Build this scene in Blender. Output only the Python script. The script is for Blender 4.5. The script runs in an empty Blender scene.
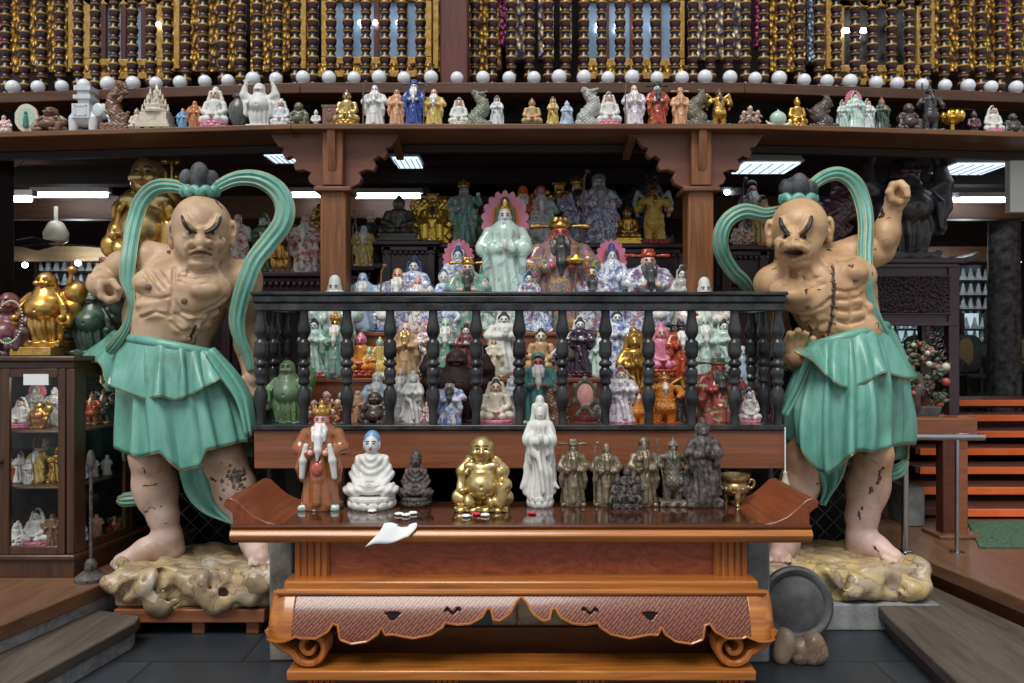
import bpy, math, random
import numpy as np
from mathutils import Vector, Matrix
PI = math.pi
rng = random.Random(11)
SC = bpy.context.scene
COL = SC.collection
CAMZ = 1.6
FPX = 800.0
def W(px, py, D):
    """world point that the photograph shows at px,py when it stands D metres ahead"""
    return Vector(((px - 512) * D / FPX, D, CAMZ - (py - 341.5) * D / FPX))
def X(px, D): return (px - 512) * D / FPX
def Z(py, D): return CAMZ - (py - 341.5) * D / FPX

# ------------------------------------------------------------ materials
def new_mat(name):
    m = bpy.data.materials.new(name); m.use_nodes = True
    nt = m.node_tree
    return m, nt, nt.nodes['Principled BSDF']
def setp(b, rough=.5, metal=0., spec=.5, coat=0.):
    b.inputs['Roughness'].default_value = rough
    b.inputs['Metallic'].default_value = metal
    b.inputs['Specular IOR Level'].default_value = spec
    b.inputs['Coat Weight'].default_value = coat
    b.inputs['Coat Roughness'].default_value = .12
def coords(nt, scale=(1, 1, 1), rnd=True, kind='Object'):
    tc = nt.nodes.new('ShaderNodeTexCoord')
    mp = nt.nodes.new('ShaderNodeMapping')
    mp.inputs['Scale'].default_value = scale
    nt.links.new(tc.outputs[kind], mp.inputs['Vector'])
    if rnd:
        oi = nt.nodes.new('ShaderNodeObjectInfo')
        mu = nt.nodes.new('ShaderNodeMath'); mu.operation = 'MULTIPLY'; mu.inputs[1].default_value = 37.
        nt.links.new(oi.outputs['Random'], mu.inputs[0])
        nt.links.new(mu.outputs[0], mp.inputs['Location'])
    return mp.outputs['Vector']
def noise(nt, vec, scale, detail=4., dist=0., rough=.55):
    n = nt.nodes.new('ShaderNodeTexNoise')
    n.inputs['Scale'].default_value = scale; n.inputs['Detail'].default_value = detail
    n.inputs['Distortion'].default_value = dist; n.inputs['Roughness'].default_value = rough
    nt.links.new(vec, n.inputs['Vector'])
    return n.outputs['Fac']
def ramp(nt, fac, stops, const=False):
    r = nt.nodes.new('ShaderNodeValToRGB')
    if const: r.color_ramp.interpolation = 'CONSTANT'
    els = r.color_ramp.elements
    while len(els) < len(stops): els.new(.5)
    for e, (p, c) in zip(els, stops):
        e.position = p; e.color = (*c, 1)
    nt.links.new(fac, r.inputs['Fac'])
    return r.outputs['Color']
def bump(nt, b, h, strength=.3, dist=.01):
    n = nt.nodes.new('ShaderNodeBump'); n.inputs['Strength'].default_value = strength
    n.inputs['Distance'].default_value = dist
    nt.links.new(h, n.inputs['Height']); nt.links.new(n.outputs['Normal'], b.inputs['Normal'])
def lin(c):
    """sRGB 0-255 to linear"""
    return tuple((v / 255 / 12.92 if v / 255 <= .04045 else ((v / 255 + .055) / 1.055) ** 2.4) for v in c)
def mix(c, k, t): return tuple(a * (1 - t) + b * t for a, b in zip(c, k))
def plain(name, c, rough=.5, metal=0., spec=.5, var=.25, scale=9., bmp=0., coat=0., rnd=True):
    m, nt, b = new_mat(name); setp(b, rough, metal, spec, coat)
    c = lin(c)
    v = coords(nt, rnd=rnd); n = noise(nt, v, scale)
    col = ramp(nt, n, [(.3, mix(c, (0, 0, 0), var)), (.7, mix(c, (1, 1, 1), var * .35))])
    nt.links.new(col, b.inputs['Base Color'])
    if bmp: bump(nt, b, noise(nt, v, scale * 4), bmp)
    return m
def wood(name, c1, c2, axis=0, scale=7., stretch=14., rough=.4, coat=0., c3=None, bmp=.15, dist=1.2):
    m, nt, b = new_mat(name); setp(b, rough, 0, .5, coat)
    s = [stretch, stretch, stretch]; s[axis] = 1.
    v = coords(nt, s)
    n = noise(nt, v, scale / 4, 6, dist, .65)
    stops = [(.25, lin(c1)), (.6, lin(c2))]
    if c3: stops.append((.85, lin(c3)))
    nt.links.new(ramp(nt, n, stops), b.inputs['Base Color'])
    if bmp: bump(nt, b, n, bmp, .004)
    return m
def glow(name, c, s):
    m, nt, b = new_mat(name)
    b.inputs['Base Color'].default_value = (.8, .8, .8, 1)
    b.inputs['Emission Color'].default_value = (*lin(c), 1); b.inputs['Emission Strength'].default_value = s
    return m
def spots(name, c, cols, scale=9., lo=.5, rough=.2, coat=.4, metal=0., mid=None):
    """glazed ground with painted patches of the given colours"""
    m, nt, b = new_mat(name); setp(b, rough, metal, .5, coat)
    v = coords(nt)
    n1 = noise(nt, v, scale, 3, .6)
    stops = [(0, lin(c)), (lo, lin(c))]
    st = (1 - lo) * .42 / max(1, len(cols))
    for i, k in enumerate(cols):
        stops.append((lo + .03 + i * st, lin(k)))
    c1 = ramp(nt, n1, stops, True)
    vo = noise(nt, v, scale * 2.3, 2, 1.4)
    k2 = ramp(nt, vo, [(0, (1, 1, 1)), (.6, (1, 1, 1)), (.63, lin(cols[-1]))], True)
    mx = nt.nodes.new('ShaderNodeMix'); mx.data_type = 'RGBA'; mx.blend_type = 'MULTIPLY'
    mx.inputs[0].default_value = .75
    nt.links.new(c1, mx.inputs[6]); nt.links.new(k2, mx.inputs[7])
    nt.links.new(mx.outputs[2], b.inputs['Base Color'])
    return m
M = {}

# ------------------------------------------------------------ mesh building
def root_loc(p):
    v = Vector((0, 0, 0))
    while p is not None:
        v = v + Vector(p.location); p = p.parent
    return v
def link_mesh(name, me, mat, parent=None, smooth=True, sharp=40):
    if mat is not None and not me.materials: me.materials.append(mat)
    if smooth:
        me.shade_smooth()
        if sharp: me.set_sharp_from_angle(angle=math.radians(sharp))
    o = bpy.data.objects.new(name, me); COL.objects.link(o)
    if parent is not None: o.parent = parent
    return o
class MB:
    def __init__(s): s.v = []; s.f = []
    def add(s, vs, fs):
        b = len(s.v); s.v += [tuple(p) for p in vs]; s.f += [tuple(b + i for i in f) for f in fs]; return s
    def box(s, x0, x1, y0, y1, z0, z1):
        return s.add([(x0,y0,z0),(x1,y0,z0),(x1,y1,z0),(x0,y1,z0),(x0,y0,z1),(x1,y0,z1),(x1,y1,z1),(x0,y1,z1)],
                     [(0,3,2,1),(4,5,6,7),(0,1,5,4),(1,2,6,5),(2,3,7,6),(3,0,4,7)])
    def hexa(s, lo, hi):
        """lo, hi: 4 points each, counter-clockwise from above"""
        return s.add(list(lo) + list(hi), [(3,2,1,0),(4,5,6,7),(0,1,5,4),(1,2,6,5),(2,3,7,6),(3,0,4,7)])
    def slab(s, poly, z0, z1):
        n = len(poly)
        return s.add([(x, y, z0) for x, y in poly] + [(x, y, z1) for x, y in poly],
                     [tuple(range(n - 1, -1, -1)), tuple(range(n, 2 * n))] + [(i, (i+1) % n, n + (i+1) % n, n + i) for i in range(n)])
    def prism(s, poly, y0, y1):
        """outline in x,z pushed from y0 to y1; counter-clockwise seen from the front"""
        n = len(poly)
        return s.add([(x, y0, z) for x, z in poly] + [(x, y1, z) for x, z in poly],
                     [tuple(range(n)), tuple(range(2*n - 1, n - 1, -1))] + [((i+1) % n, i, n + i, n + (i+1) % n) for i in range(n)])
    def lathe(s, prof, c, n=16, cap=True):
        vs = []; fs = []
        for r, z in prof:
            for i in range(n):
                a = 2 * PI * i / n
                vs.append((c[0] + r * math.cos(a), c[1] + r * math.sin(a), c[2] + z))
        for j in range(len(prof) - 1):
            for i in range(n):
                fs.append((j*n + i, j*n + (i+1) % n, (j+1)*n + (i+1) % n, (j+1)*n + i))
        if cap:
            fs.append(tuple(range(n - 1, -1, -1))); k = (len(prof) - 1) * n
            fs.append(tuple(range(k, k + n)))
        return s.add(vs, fs)
    def loft(s, rings, cap=True, closed=True):
        n = len(rings[0]); vs = [p for r in rings for p in r]; fs = []
        for j in range(len(rings) - 1):
            for i in range(n if closed else n - 1):
                fs.append((j*n + i, j*n + (i+1) % n, (j+1)*n + (i+1) % n, (j+1)*n + i))
        if cap and closed:
            fs.append(tuple(range(n - 1, -1, -1))); k = (len(rings) - 1) * n
            fs.append(tuple(range(k, k + n)))
        return s.add(vs, fs)
    def tube(s, pts, r, n=8, cap=True, flat=1., up=None):
        pts = [Vector(p) for p in pts]; rings = []
        m = len(pts)
        rr = r if hasattr(r, '__len__') else [r] * m
        nrm = None
        for i, p in enumerate(pts):
            t = (pts[min(i+1, m-1)] - pts[max(i-1, 0)]).normalized()
            if nrm is None:
                u = Vector(up) if up else (Vector((0, 0, 1)) if abs(t.z) < .9 else Vector((0, 1, 0)))
                nrm = (u - t * u.dot(t)).normalized()
            else:
                nrm = (nrm - t * nrm.dot(t)).normalized()
            bi = t.cross(nrm)
            rings.append([p + nrm * (rr[i] * math.cos(2*PI*k/n)) + bi * (rr[i] * flat * math.sin(2*PI*k/n)) for k in range(n)])
        return s.loft(rings, cap)
    def ball(s, c, r, n=12, m=8):
        r = r if hasattr(r, '__len__') else (r, r, r)
        rings = []
        for j in range(1, m):
            a = PI * j / m
            rings.append([(c[0] + r[0]*math.sin(a)*math.cos(2*PI*i/n), c[1] + r[1]*math.sin(a)*math.sin(2*PI*i/n), c[2] - r[2]*math.cos(a)) for i in range(n)])
        return s.loft(rings)
    def build(s, name, mat, parent=None, smooth=True, bv=0., sharp=40, seg=2):
        me = bpy.data.meshes.new(name)
        a = np.array(s.v, dtype=float)
        if parent is not None: off = np.array(root_loc(parent))
        else:
            off = np.array([(a[:, 0].min() + a[:, 0].max()) / 2, (a[:, 1].min() + a[:, 1].max()) / 2, a[:, 2].min()])
        me.from_pydata((a - off).tolist(), [], s.f); me.update()
        o = link_mesh(name, me, mat, parent, smooth, sharp)
        if parent is None: o.location = off
        if bv:
            md = o.modifiers.new('bevel', 'BEVEL'); md.width = bv; md.segments = seg; md.limit_method = 'ANGLE'
        return o
def tag(o, label, cat, group=None, kind=None):
    if label: o['label'] = label
    if cat: o['category'] = cat
    if group: o['group'] = group
    if kind: o['kind'] = kind
    return o
def structure(o): o['kind'] = 'structure'; return o
def thing(name, label, cat, loc, group=None, rz=0.):
    o = bpy.data.objects.new(name, None); COL.objects.link(o); o.location = loc; o.rotation_euler.z = rz
    o.empty_display_size = .1
    return tag(o, label, cat, group)
def spline(pts, n=8):
    """Catmull-Rom through the points"""
    P = [Vector(p) for p in pts]; P = [P[0] * 2 - P[1]] + P + [P[-1] * 2 - P[-2]]
    out = []
    for i in range(1, len(P) - 2):
        a, b, c, d = P[i-1], P[i], P[i+1], P[i+2]
        for k in range(n):
            t = k / n
            out.append(.5 * ((2*b) + (c - a)*t + (2*a - 5*b + 4*c - d)*t*t + (3*b - a - 3*c + d)*t**3))
    out.append(P[-2]); return out

# ------------------------------------------------------------ sculpting: smooth union of solids on a grid, meshed by surface nets
class Sculpt:
    def __init__(s, lo, hi, h):
        s.lo = np.array(lo, dtype=np.float32); s.h = h
        s.n = [int(math.ceil((b - a) / h)) + 1 for a, b in zip(lo, hi)]
        s.ax = [np.float32(a) + np.arange(k, dtype=np.float32) * np.float32(h) for a, k in zip(lo, s.n)]
        s.f = np.full(s.n, 1., dtype=np.float32)
    def loc(s, lo, hi, m):
        sl = []
        for i in range(3):
            a = int(math.floor((lo[i] - m - s.lo[i]) / s.h)); b = int(math.ceil((hi[i] + m - s.lo[i]) / s.h)) + 1
            sl.append(slice(max(0, min(a, s.n[i])), max(0, min(b, s.n[i]))))
        g = [s.ax[i][sl[i]] for i in range(3)]
        return tuple(sl), g[0][:, None, None], g[1][None, :, None], g[2][None, None, :]
    def join(s, sl, d, k, op):
        a = s.f[sl]
        if a.size == 0: return
        k = np.float32(max(k, 1e-5))
        if op == 'add':
            h = np.clip(.5 + .5 * (a - d) / k, 0, 1); s.f[sl] = a + (d - a) * h - k * h * (1 - h)
        else:
            d = -d
            h = np.clip(.5 - .5 * (a - d) / k, 0, 1); s.f[sl] = a + (d - a) * h + k * h * (1 - h)
    def cap(s, a, b, ra, rb=None, k=.02, op='add'):
        rb = ra if rb is None else rb
        a = np.array(a, dtype=np.float32); b = np.array(b, dtype=np.float32); r = max(ra, rb)
        sl, x, y, z = s.loc(np.minimum(a, b) - r, np.maximum(a, b) + r, k + s.h * 2)
        d = b - a; L = float(d @ d) + 1e-9
        t = np.clip(((x - a[0]) * d[0] + (y - a[1]) * d[1] + (z - a[2]) * d[2]) / np.float32(L), 0, 1)
        q = np.sqrt((x - a[0] - t*d[0])**2 + (y - a[1] - t*d[1])**2 + (z - a[2] - t*d[2])**2) - (ra + (rb - ra) * t)
        s.join(sl, q, k, op); return s
    def chain(s, pts, rs, k=.02, op='add'):
        rs = rs if hasattr(rs, '__len__') else [rs] * len(pts)
        for i in range(len(pts) - 1): s.cap(pts[i], pts[i+1], rs[i], rs[i+1], k, op)
        return s
    def ell(s, c, r, k=.02, op='add', rot=None):
        r = r if hasattr(r, '__len__') else (r, r, r)
        c = np.array(c, dtype=np.float32); R = max(r) if rot is not None else None
        ext = np.array([R]*3 if R else r, dtype=np.float32)
        sl, x, y, z = s.loc(c - ext, c + ext, k + s.h * 2)
        x = x - c[0]; y = y - c[1]; z = z - c[2]
        if rot is not None:
            m = np.array(rot, dtype=np.float32).T     # columns of rot are the solid's own axes
            x, y, z = (m[i][0]*x + m[i][1]*y + m[i][2]*z for i in range(3))
        k0 = np.sqrt((x/r[0])**2 + (y/r[1])**2 + (z/r[2])**2)
        k1 = np.sqrt((x/r[0]**2)**2 + (y/r[1]**2)**2 + (z/r[2]**2)**2) + 1e-6
        s.join(sl, k0 * (k0 - 1) / k1, k, op); return s
    def box(s, c, r, rad=.01, k=.01, op='add', rz=0.):
        c = np.array(c, dtype=np.float32); e = np.array(r, dtype=np.float32) * (1.45 if rz else 1)
        sl, x, y, z = s.loc(c - e, c + e, k + s.h * 2)
        x = x - c[0]; y = y - c[1]; z = z - c[2]
        if rz: x, y = x*math.cos(rz) + y*math.sin(rz), -x*math.sin(rz) + y*math.cos(rz)
        q = [abs(v) - (rr - rad) for v, rr in zip((x, y, z), r)]
        d = np.sqrt(sum(np.maximum(v, 0)**2 for v in q)) + np.minimum(np.maximum(np.maximum(q[0], q[1]), q[2]), 0) - rad
        s.join(sl, d, k, op); return s
    def torus(s, c, R, r, axis=2, k=.01, op='add', sq=1.):
        c = np.array(c, dtype=np.float32); e = np.array([R + r] * 3)
        sl, x, y, z = s.loc(c - e, c + e, k + s.h * 2)
        p = [x - c[0], y - c[1], z - c[2]]; w = p.pop(axis)
        d = np.sqrt((np.sqrt(p[0]**2 + (p[1] / sq)**2) - R)**2 + w**2) - r
        s.join(sl, d, k, op); return s
    def warp(s, fn):
        x = s.ax[0][:, None, None]; y = s.ax[1][None, :, None]; z = s.ax[2][None, None, :]
        s.f = s.f + np.asarray(fn(x, y, z), dtype=np.float32); return s
    def mesh(s, name):
        f = s.f; n = f.shape
        f[0] = f[-1] = 1; f[:, 0] = f[:, -1] = 1
        f[:, :, 0] = np.maximum(f[:, :, 0], 1e-4); f[:, :, -1] = 1
        ins = f < 0
        cnt = np.zeros((n[0]-1, n[1]-1, n[2]-1), dtype=np.int8)
        cs = [(i, j, k) for i in (0, 1) for j in (0, 1) for k in (0, 1)]
        def sh(a, c): return a[c[0]:n[0]-1+c[0], c[1]:n[1]-1+c[1], c[2]:n[2]-1+c[2]]
        for c in cs: cnt += sh(ins, c)
        act = (cnt > 0) & (cnt < 8)
        I = np.argwhere(act)
        val = {c: f[I[:, 0]+c[0], I[:, 1]+c[1], I[:, 2]+c[2]] for c in cs}
        acc = np.zeros((len(I), 3), dtype=np.float64); w = np.zeros(len(I))
        for c in cs:
            for ax in range(3):
                if c[ax]: continue
                d = list(c); d[ax] = 1; d = tuple(d)
                a, b = val[c], val[d]; m = (a < 0) != (b < 0)
                t = np.where(m, a / np.where(m, a - b, 1), 0)
                p = np.tile(np.array(c, dtype=np.float64), (len(I), 1)); p[:, ax] = t
                acc += p * m[:, None]; w += m
        V = (I + acc / w[:, None]) * s.h + s.lo
        idx = np.full(cnt.shape, -1, dtype=np.int64); idx[act] = np.arange(len(I))
        quads = []
        for ax in range(3):
            u, v = [(1, 2), (2, 0), (0, 1)][ax]
            sa = [slice(0, k) for k in n]; sb = [slice(0, k) for k in n]
            sa[ax] = slice(0, n[ax]-1); sb[ax] = slice(1, n[ax])
            A = ins[tuple(sa)]; B = ins[tuple(sb)]
            E = np.argwhere(A != B)
            E = E[(E[:, u] > 0) & (E[:, v] > 0) & (E[:, u] < n[u]-1) & (E[:, v] < n[v]-1)]
            if len(E) == 0: continue
            flip = A[E[:, 0], E[:, 1], E[:, 2]]
            def cell(du, dv):
                c = E.copy(); c[:, u] -= du; c[:, v] -= dv
                return idx[c[:, 0], c[:, 1], c[:, 2]]
            q = np.stack([cell(1, 1), cell(0, 1), cell(0, 0), cell(1, 0)], 1)
            q[~flip] = q[~flip][:, ::-1]
            quads.append(q)
        Q = np.concatenate(quads)
        me = bpy.data.meshes.new(name)
        me.vertices.add(len(V)); me.vertices.foreach_set('co', V.astype(np.float32).ravel())
        me.loops.add(len(Q) * 4); me.loops.foreach_set('vertex_index', Q.astype(np.int32).ravel())
        me.polygons.add(len(Q)); me.polygons.foreach_set('loop_start', (np.arange(len(Q)) * 4).astype(np.int32))
        me.update(calc_edges=True); me.validate()
        return me
def sculpt_obj(s, name, mat, parent=None):
    me = s.mesh(name)
    a = np.empty(len(me.vertices) * 3, dtype=np.float32); me.vertices.foreach_get('co', a); a = a.reshape(-1, 3)
    if parent is not None: off = np.array(root_loc(parent))
    else: off = np.array([(a[:, 0].min() + a[:, 0].max()) / 2, (a[:, 1].min() + a[:, 1].max()) / 2, a[:, 2].min()])
    me.vertices.foreach_set('co', (a - off).astype(np.float32).ravel()); me.update()
    o = link_mesh(name, me, mat, parent, True, 0)
    if parent is None: o.location = off
    return o
# ============================================================ MATERIALS
M['altar'] = wood('altar_wood', (124, 68, 24), (184, 112, 46), 0, 6, 16, .28, .4, (204, 136, 64))
M['altar_v'] = wood('altar_wood_upright', (118, 64, 24), (178, 106, 46), 2, 6, 16, .28, .4)
M['altar_dark'] = wood('altar_dark_wood', (58, 26, 14), (96, 46, 24), 0, 6, 14, .35, .2)
M['altar_top'] = wood('altar_top_lacquer', (44, 22, 16), (70, 36, 24), 0, 5, 14, .06, .6, bmp=0)
M['burl'] = wood('burl_panel', (104, 46, 26), (164, 84, 46), 0, 22, 2.0, .3, .3, (188, 108, 62), .1, 3.5)
M['plank'] = wood('reddish_plank', (104, 58, 36), (142, 86, 56), 0, 5, 16, .4, .2)
M['beam'] = wood('beam_brown', (54, 34, 22), (88, 56, 36), 0, 5, 14, .5, 0)
M['beam_dk'] = wood('beam_dark', (26, 17, 13), (44, 28, 20), 0, 5, 14, .6, 0)
M['shelfwood'] = wood('shelf_wood', (82, 52, 30), (120, 80, 48), 0, 5, 14, .45, .1)
M['post'] = wood('post_wood', (88, 52, 26), (140, 88, 48), 2, 5, 14, .45, .1)
M['postred'] = wood('post_red', (70, 32, 26), (100, 52, 42), 2, 5, 14, .45, .1)
M['bracket'] = wood('bracket_wood', (88, 52, 40), (124, 78, 60), 0, 5, 6, .5, .1)
M['cab'] = wood('cabinet_wood', (46, 28, 18), (78, 50, 32), 2, 5, 12, .4, .2)
M['purple'] = wood('purple_lacquer', (38, 24, 30), (62, 40, 48), 0, 5, 8, .35, .2)
M['deck'] = wood('deck_boards', (84, 62, 48), (122, 88, 64), 1, 4, 10, .35, .1)
M['deckside'] = wood('deck_riser', (104, 106, 110), (168, 170, 174), 0, 6, 8, .6, 0)
M['stepwood'] = wood('weathered_step', (58, 52, 48), (96, 86, 78), 1, 6, 9, .6, 0)
M['stair'] = wood('stair_brown', (66, 32, 22), (92, 48, 34), 0, 6, 9, .5, 0)
M['black'] = plain('black_lacquer', (17, 19, 25), .25, 0, .35, .15, 8, 0, .12)
M['slate'] = plain('slate', (52, 58, 64), .42, 0, .5, .35, 3.5, .06)
M['concrete'] = plain('concrete', (128, 130, 130), .8, 0, .3, .25, 12, .3)
M['stonepost'] = plain('stone_post', (118, 108, 98), .7, 0, .3, .45, 9, .4)
M['orange'] = plain('orange_nosing', (232, 104, 34), .5, 0, .4, .1)
M['mat'] = plain('green_mat', (38, 92, 58), .95, 0, .1, .35, 60, .5)
M['steel'] = plain('steel', (190, 192, 196), .22, 1, .5, .05)
M['wire'] = plain('wire', (120, 124, 128), .4, .7, .5, .1)
M['iron'] = plain('rusty_iron', (54, 38, 32), .6, .4, .4, .4, 20, .3)
M['dark'] = plain('dark_board', (12, 10, 9), .8, 0, .1, .05)
M['darkred'] = wood('dark_red_wall', (34, 16, 14), (52, 26, 22), 0, 4, 5, .6, 0)
M['ceil'] = wood('ceiling_boards', (24, 17, 13), (36, 25, 19), 0, 4, 9, .7, 0)
M['globe'] = plain('milk_glass', (226, 230, 236), .18, 0, .5, .03, 3, 0, .3)
M['white'] = plain('white_enamel', (214, 214, 210), .45, 0, .4, .06)
M['paper'] = plain('white_paper', (232, 234, 236), .8, 0, .2, .04)
M['tube'] = glow('lit_tube', (238, 246, 255), 13.)
M['lightpane'] = glow('lit_louvre', (196, 216, 236), 1.6)
M['gold'] = plain('gilt', (214, 158, 40), .28, .9, .5, .35, 14)
M['goldy'] = plain('gold_paint', (206, 156, 28), .42, .35, .5, .4, 30, .3)
M['skyglass'] = glow('daylit_pane', (150, 186, 214), .5)
M['mirror'] = plain('mirror_pane', (140, 172, 206), .15, .15, .5, .35, 5)
M['darkpane'] = plain('dark_pane', (20, 24, 26), .1, .2, .5, .3)
M['cloth_dk'] = plain('dark_blue_cloth', (34, 38, 52), .85, 0, .2, .4, 9, .4)
M['cane'] = plain('woven_cane', (176, 148, 92), .8, 0, .2, .25, 70, .4)
M['chair'] = plain('dark_green_chair', (24, 32, 32), .4, 0, .4, .2)
M['green_glass'] = None
def glassmat():
    m, nt, b = new_mat('cabinet_glass'); b.inputs['Roughness'].default_value = .02
    out = nt.nodes['Material Output']
    tr = nt.nodes.new('ShaderNodeBsdfTransparent'); gl = nt.nodes.new('ShaderNodeBsdfGlossy'); gl.inputs['Roughness'].default_value = .03
    lw = nt.nodes.new('ShaderNodeLayerWeight'); pw = nt.nodes.new('ShaderNodeMath'); pw.operation = 'POWER'; pw.inputs[1].default_value = 4; nt.links.new(lw.outputs['Facing'], pw.inputs[0]); fr = nt.nodes.new('ShaderNodeMath'); fr.operation = 'MULTIPLY_ADD'; fr.inputs[1].default_value = .18; fr.inputs[2].default_value = .02; nt.links.new(pw.outputs[0], fr.inputs[0])
    ms = nt.nodes.new('ShaderNodeMixShader')
    nt.links.new(fr.outputs[0], ms.inputs[0]); nt.links.new(tr.outputs[0], ms.inputs[1]); nt.links.new(gl.outputs[0], ms.inputs[2])
    nt.links.new(ms.outputs[0], out.inputs['Surface']); return m
M['glass'] = glassmat()
def bandmat():
    """turned upper balusters: plum, black and gold rings up the shaft"""
    m, nt, b = new_mat('banded_baluster'); setp(b, .35, .1, .5, .2)
    tc = nt.nodes.new('ShaderNodeTexCoord'); sp = nt.nodes.new('ShaderNodeSeparateXYZ')
    nt.links.new(tc.outputs['Object'], sp.inputs[0])
    mu = nt.nodes.new('ShaderNodeMath'); mu.operation = 'MULTIPLY'; mu.inputs[1].default_value = 1 / .125
    fr = nt.nodes.new('ShaderNodeMath'); fr.operation = 'FRACT'
    nt.links.new(sp.outputs['Z'], mu.inputs[0]); nt.links.new(mu.outputs[0], fr.inputs[0])
    g = lin((168, 122, 34)); p = lin((58, 28, 32)); k = lin((24, 22, 24))
    nt.links.new(ramp(nt, fr.outputs[0], [(0, g), (.07, k), (.34, k), (.38, g), (.45, p), (.86, p), (.90, k), (.96, g)], True), b.inputs['Base Color'])
    return m
M['band'] = bandmat()
def leafmat(name, c1, c2, c3, scale):
    """carved leaf relief"""
    m, nt, b = new_mat(name); setp(b, .4, .35)
    v = coords(nt, (1, 1, .7))
    vo = nt.nodes.new('ShaderNodeTexVoronoi'); vo.inputs['Scale'].default_value = scale
    nt.links.new(v, vo.inputs['Vector'])
    nt.links.new(ramp(nt, vo.outputs['Distance'], [(.1, lin(c1)), (.42, lin(c2)), (.62, lin(c3))]), b.inputs['Base Color'])
    bump(nt, b, vo.outputs['Distance'], .8, .03); return m
M['leafgold'] = leafmat('gold_leaf_relief', (222, 178, 56), (178, 132, 44), (76, 50, 28), 30)
M['leafpale'] = leafmat('pale_leaf_relief', (212, 200, 160), (160, 142, 112), (72, 58, 76), 24)
M['pinkdots'] = leafmat('pink_beads', (206, 84, 150), (180, 60, 128), (60, 20, 44), 42)
M['bluedots'] = leafmat('pale_blue_beads', (176, 196, 214), (140, 160, 186), (80, 84, 104), 40)
def carvemat():
    """lattice of fine diagonal grooves cut in red-brown wood"""
    m, nt, b = new_mat('carved_apron'); setp(b, .3, 0, .5, .35)
    v = coords(nt, (1, 1, 1), False)
    br = nt.nodes.new('ShaderNodeTexBrick')
    mp = nt.nodes.new('ShaderNodeMapping'); mp.inputs['Rotation'].default_value = (PI / 2, 0, 0)
    mp2 = nt.nodes.new('ShaderNodeMapping'); mp2.inputs['Rotation'].default_value = (0, 0, PI / 4)
    nt.links.new(v, mp.inputs['Vector']); nt.links.new(mp.outputs[0], mp2.inputs['Vector']); nt.links.new(mp2.outputs[0], br.inputs['Vector'])
    br.inputs['Scale'].default_value = 1.; br.inputs['Brick Width'].default_value = .05; br.inputs['Row Height'].default_value = .0125
    br.inputs['Mortar Size'].default_value = .0028; br.inputs['Mortar Smooth'].default_value = .1
    br.inputs['Color1'].default_value = (*lin((150, 88, 66)), 1); br.inputs['Color2'].default_value = (*lin((134, 76, 56)), 1)
    br.inputs['Mortar'].default_value = (*lin((88, 44, 32)), 1)
    nt.links.new(br.outputs['Color'], b.inputs['Base Color'])
    inv = nt.nodes.new('ShaderNodeMath'); inv.operation = 'SUBTRACT'; inv.inputs[0].default_value = 1
    nt.links.new(br.outputs['Fac'], inv.inputs[1]); bump(nt, b, inv.outputs[0], .9, .004)
    return m
M['carve'] = carvemat()

# ============================================================ SETTING
def slate_floor():
    m, nt, b = new_mat('slate_paving'); setp(b, .38, 0, .5)
    v = coords(nt, (1, 1, 1), False)
    br = nt.nodes.new('ShaderNodeTexBrick'); nt.links.new(v, br.inputs['Vector'])
    br.inputs['Scale'].default_value = 1; br.inputs['Brick Width'].default_value = .9; br.inputs['Row Height'].default_value = .45; br.inputs['Mortar Size'].default_value = .006
    br.inputs['Color1'].default_value = (*lin((50, 56, 62)), 1); br.inputs['Color2'].default_value = (*lin((62, 68, 74)), 1); br.inputs['Mortar'].default_value = (*lin((34, 38, 42)), 1)
    n = noise(nt, v, 5, 5)
    mx = nt.nodes.new('ShaderNodeMix'); mx.data_type = 'RGBA'; mx.blend_type = 'MULTIPLY'; mx.inputs[0].default_value = .6
    nt.links.new(br.outputs['Color'], mx.inputs[6]); nt.links.new(ramp(nt, n, [(.3, (.5, .5, .5)), (.7, (1, 1, 1))]), mx.inputs[7])
    nt.links.new(mx.outputs[2], b.inputs['Base Color']); return m
o = MB().box(-8, 8, -3, 11, -.12, 0).build('floor', slate_floor(), bv=0); structure(o)
o = MB().box(-8, 8, 10.6, 10.8, 0, 6).build('wall_back', M['darkred']); structure(o)
for sd, x in (('left', -8), ('right', 7.8)):
    structure(MB().box(x, x + .2, 5.6, 10.6, 0, 6).build('wall_' + sd, M['darkred']))
structure(MB().box(-7.8, 7.8, 6.75, 10.6, 3.3, 3.42).build('ceiling', M['ceil']))
structure(MB().box(-7.8, 7.8, 5.75, 10.8, 5.2, 5.3).build('ceiling_gallery', M['ceil']))
structure(MB().box(-7.8, 7.8, 6.6, 6.74, 3.06, 5.2).build('wall_gallery', M['darkred']))
# raised timber platforms each side, with a step
def deck(sd, poly, z0, z1, m): structure(MB().slab(poly, z0, z1).build(sd, m, bv=.008))
deck('floor_left_deck', [(-7.7, 2.9), (-2.56, 2.9), (-2.38, 3.72), (-2.23, 4.39), (-2.23, 10.6), (-7.7, 10.6)], .2, .28, M['deck'])
structure(MB().slab([(-7.68, 2.93), (-2.59, 2.93), (-2.41, 3.72), (-2.26, 4.40), (-2.26, 10.6), (-7.68, 10.6)], 0, .2).build('trim_left_deck_riser', M['deckside']))
deck('floor_left_step', [(-2.63, 2.7), (-2.22, 2.7), (-2.09, 3.44), (-1.96, 4.16), (-1.98, 4.26), (-2.26, 4.36), (-2.41, 3.72)], .08, .14, M['stepwood'])
structure(MB().slab([(-2.63, 2.73), (-2.25, 2.73), (-2.115, 3.44), (-1.985, 4.16), (-2.0, 4.24), (-2.26, 4.34), (-2.41, 3.72)], 0, .08).build('trim_left_step_riser', M['deckside']))
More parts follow.
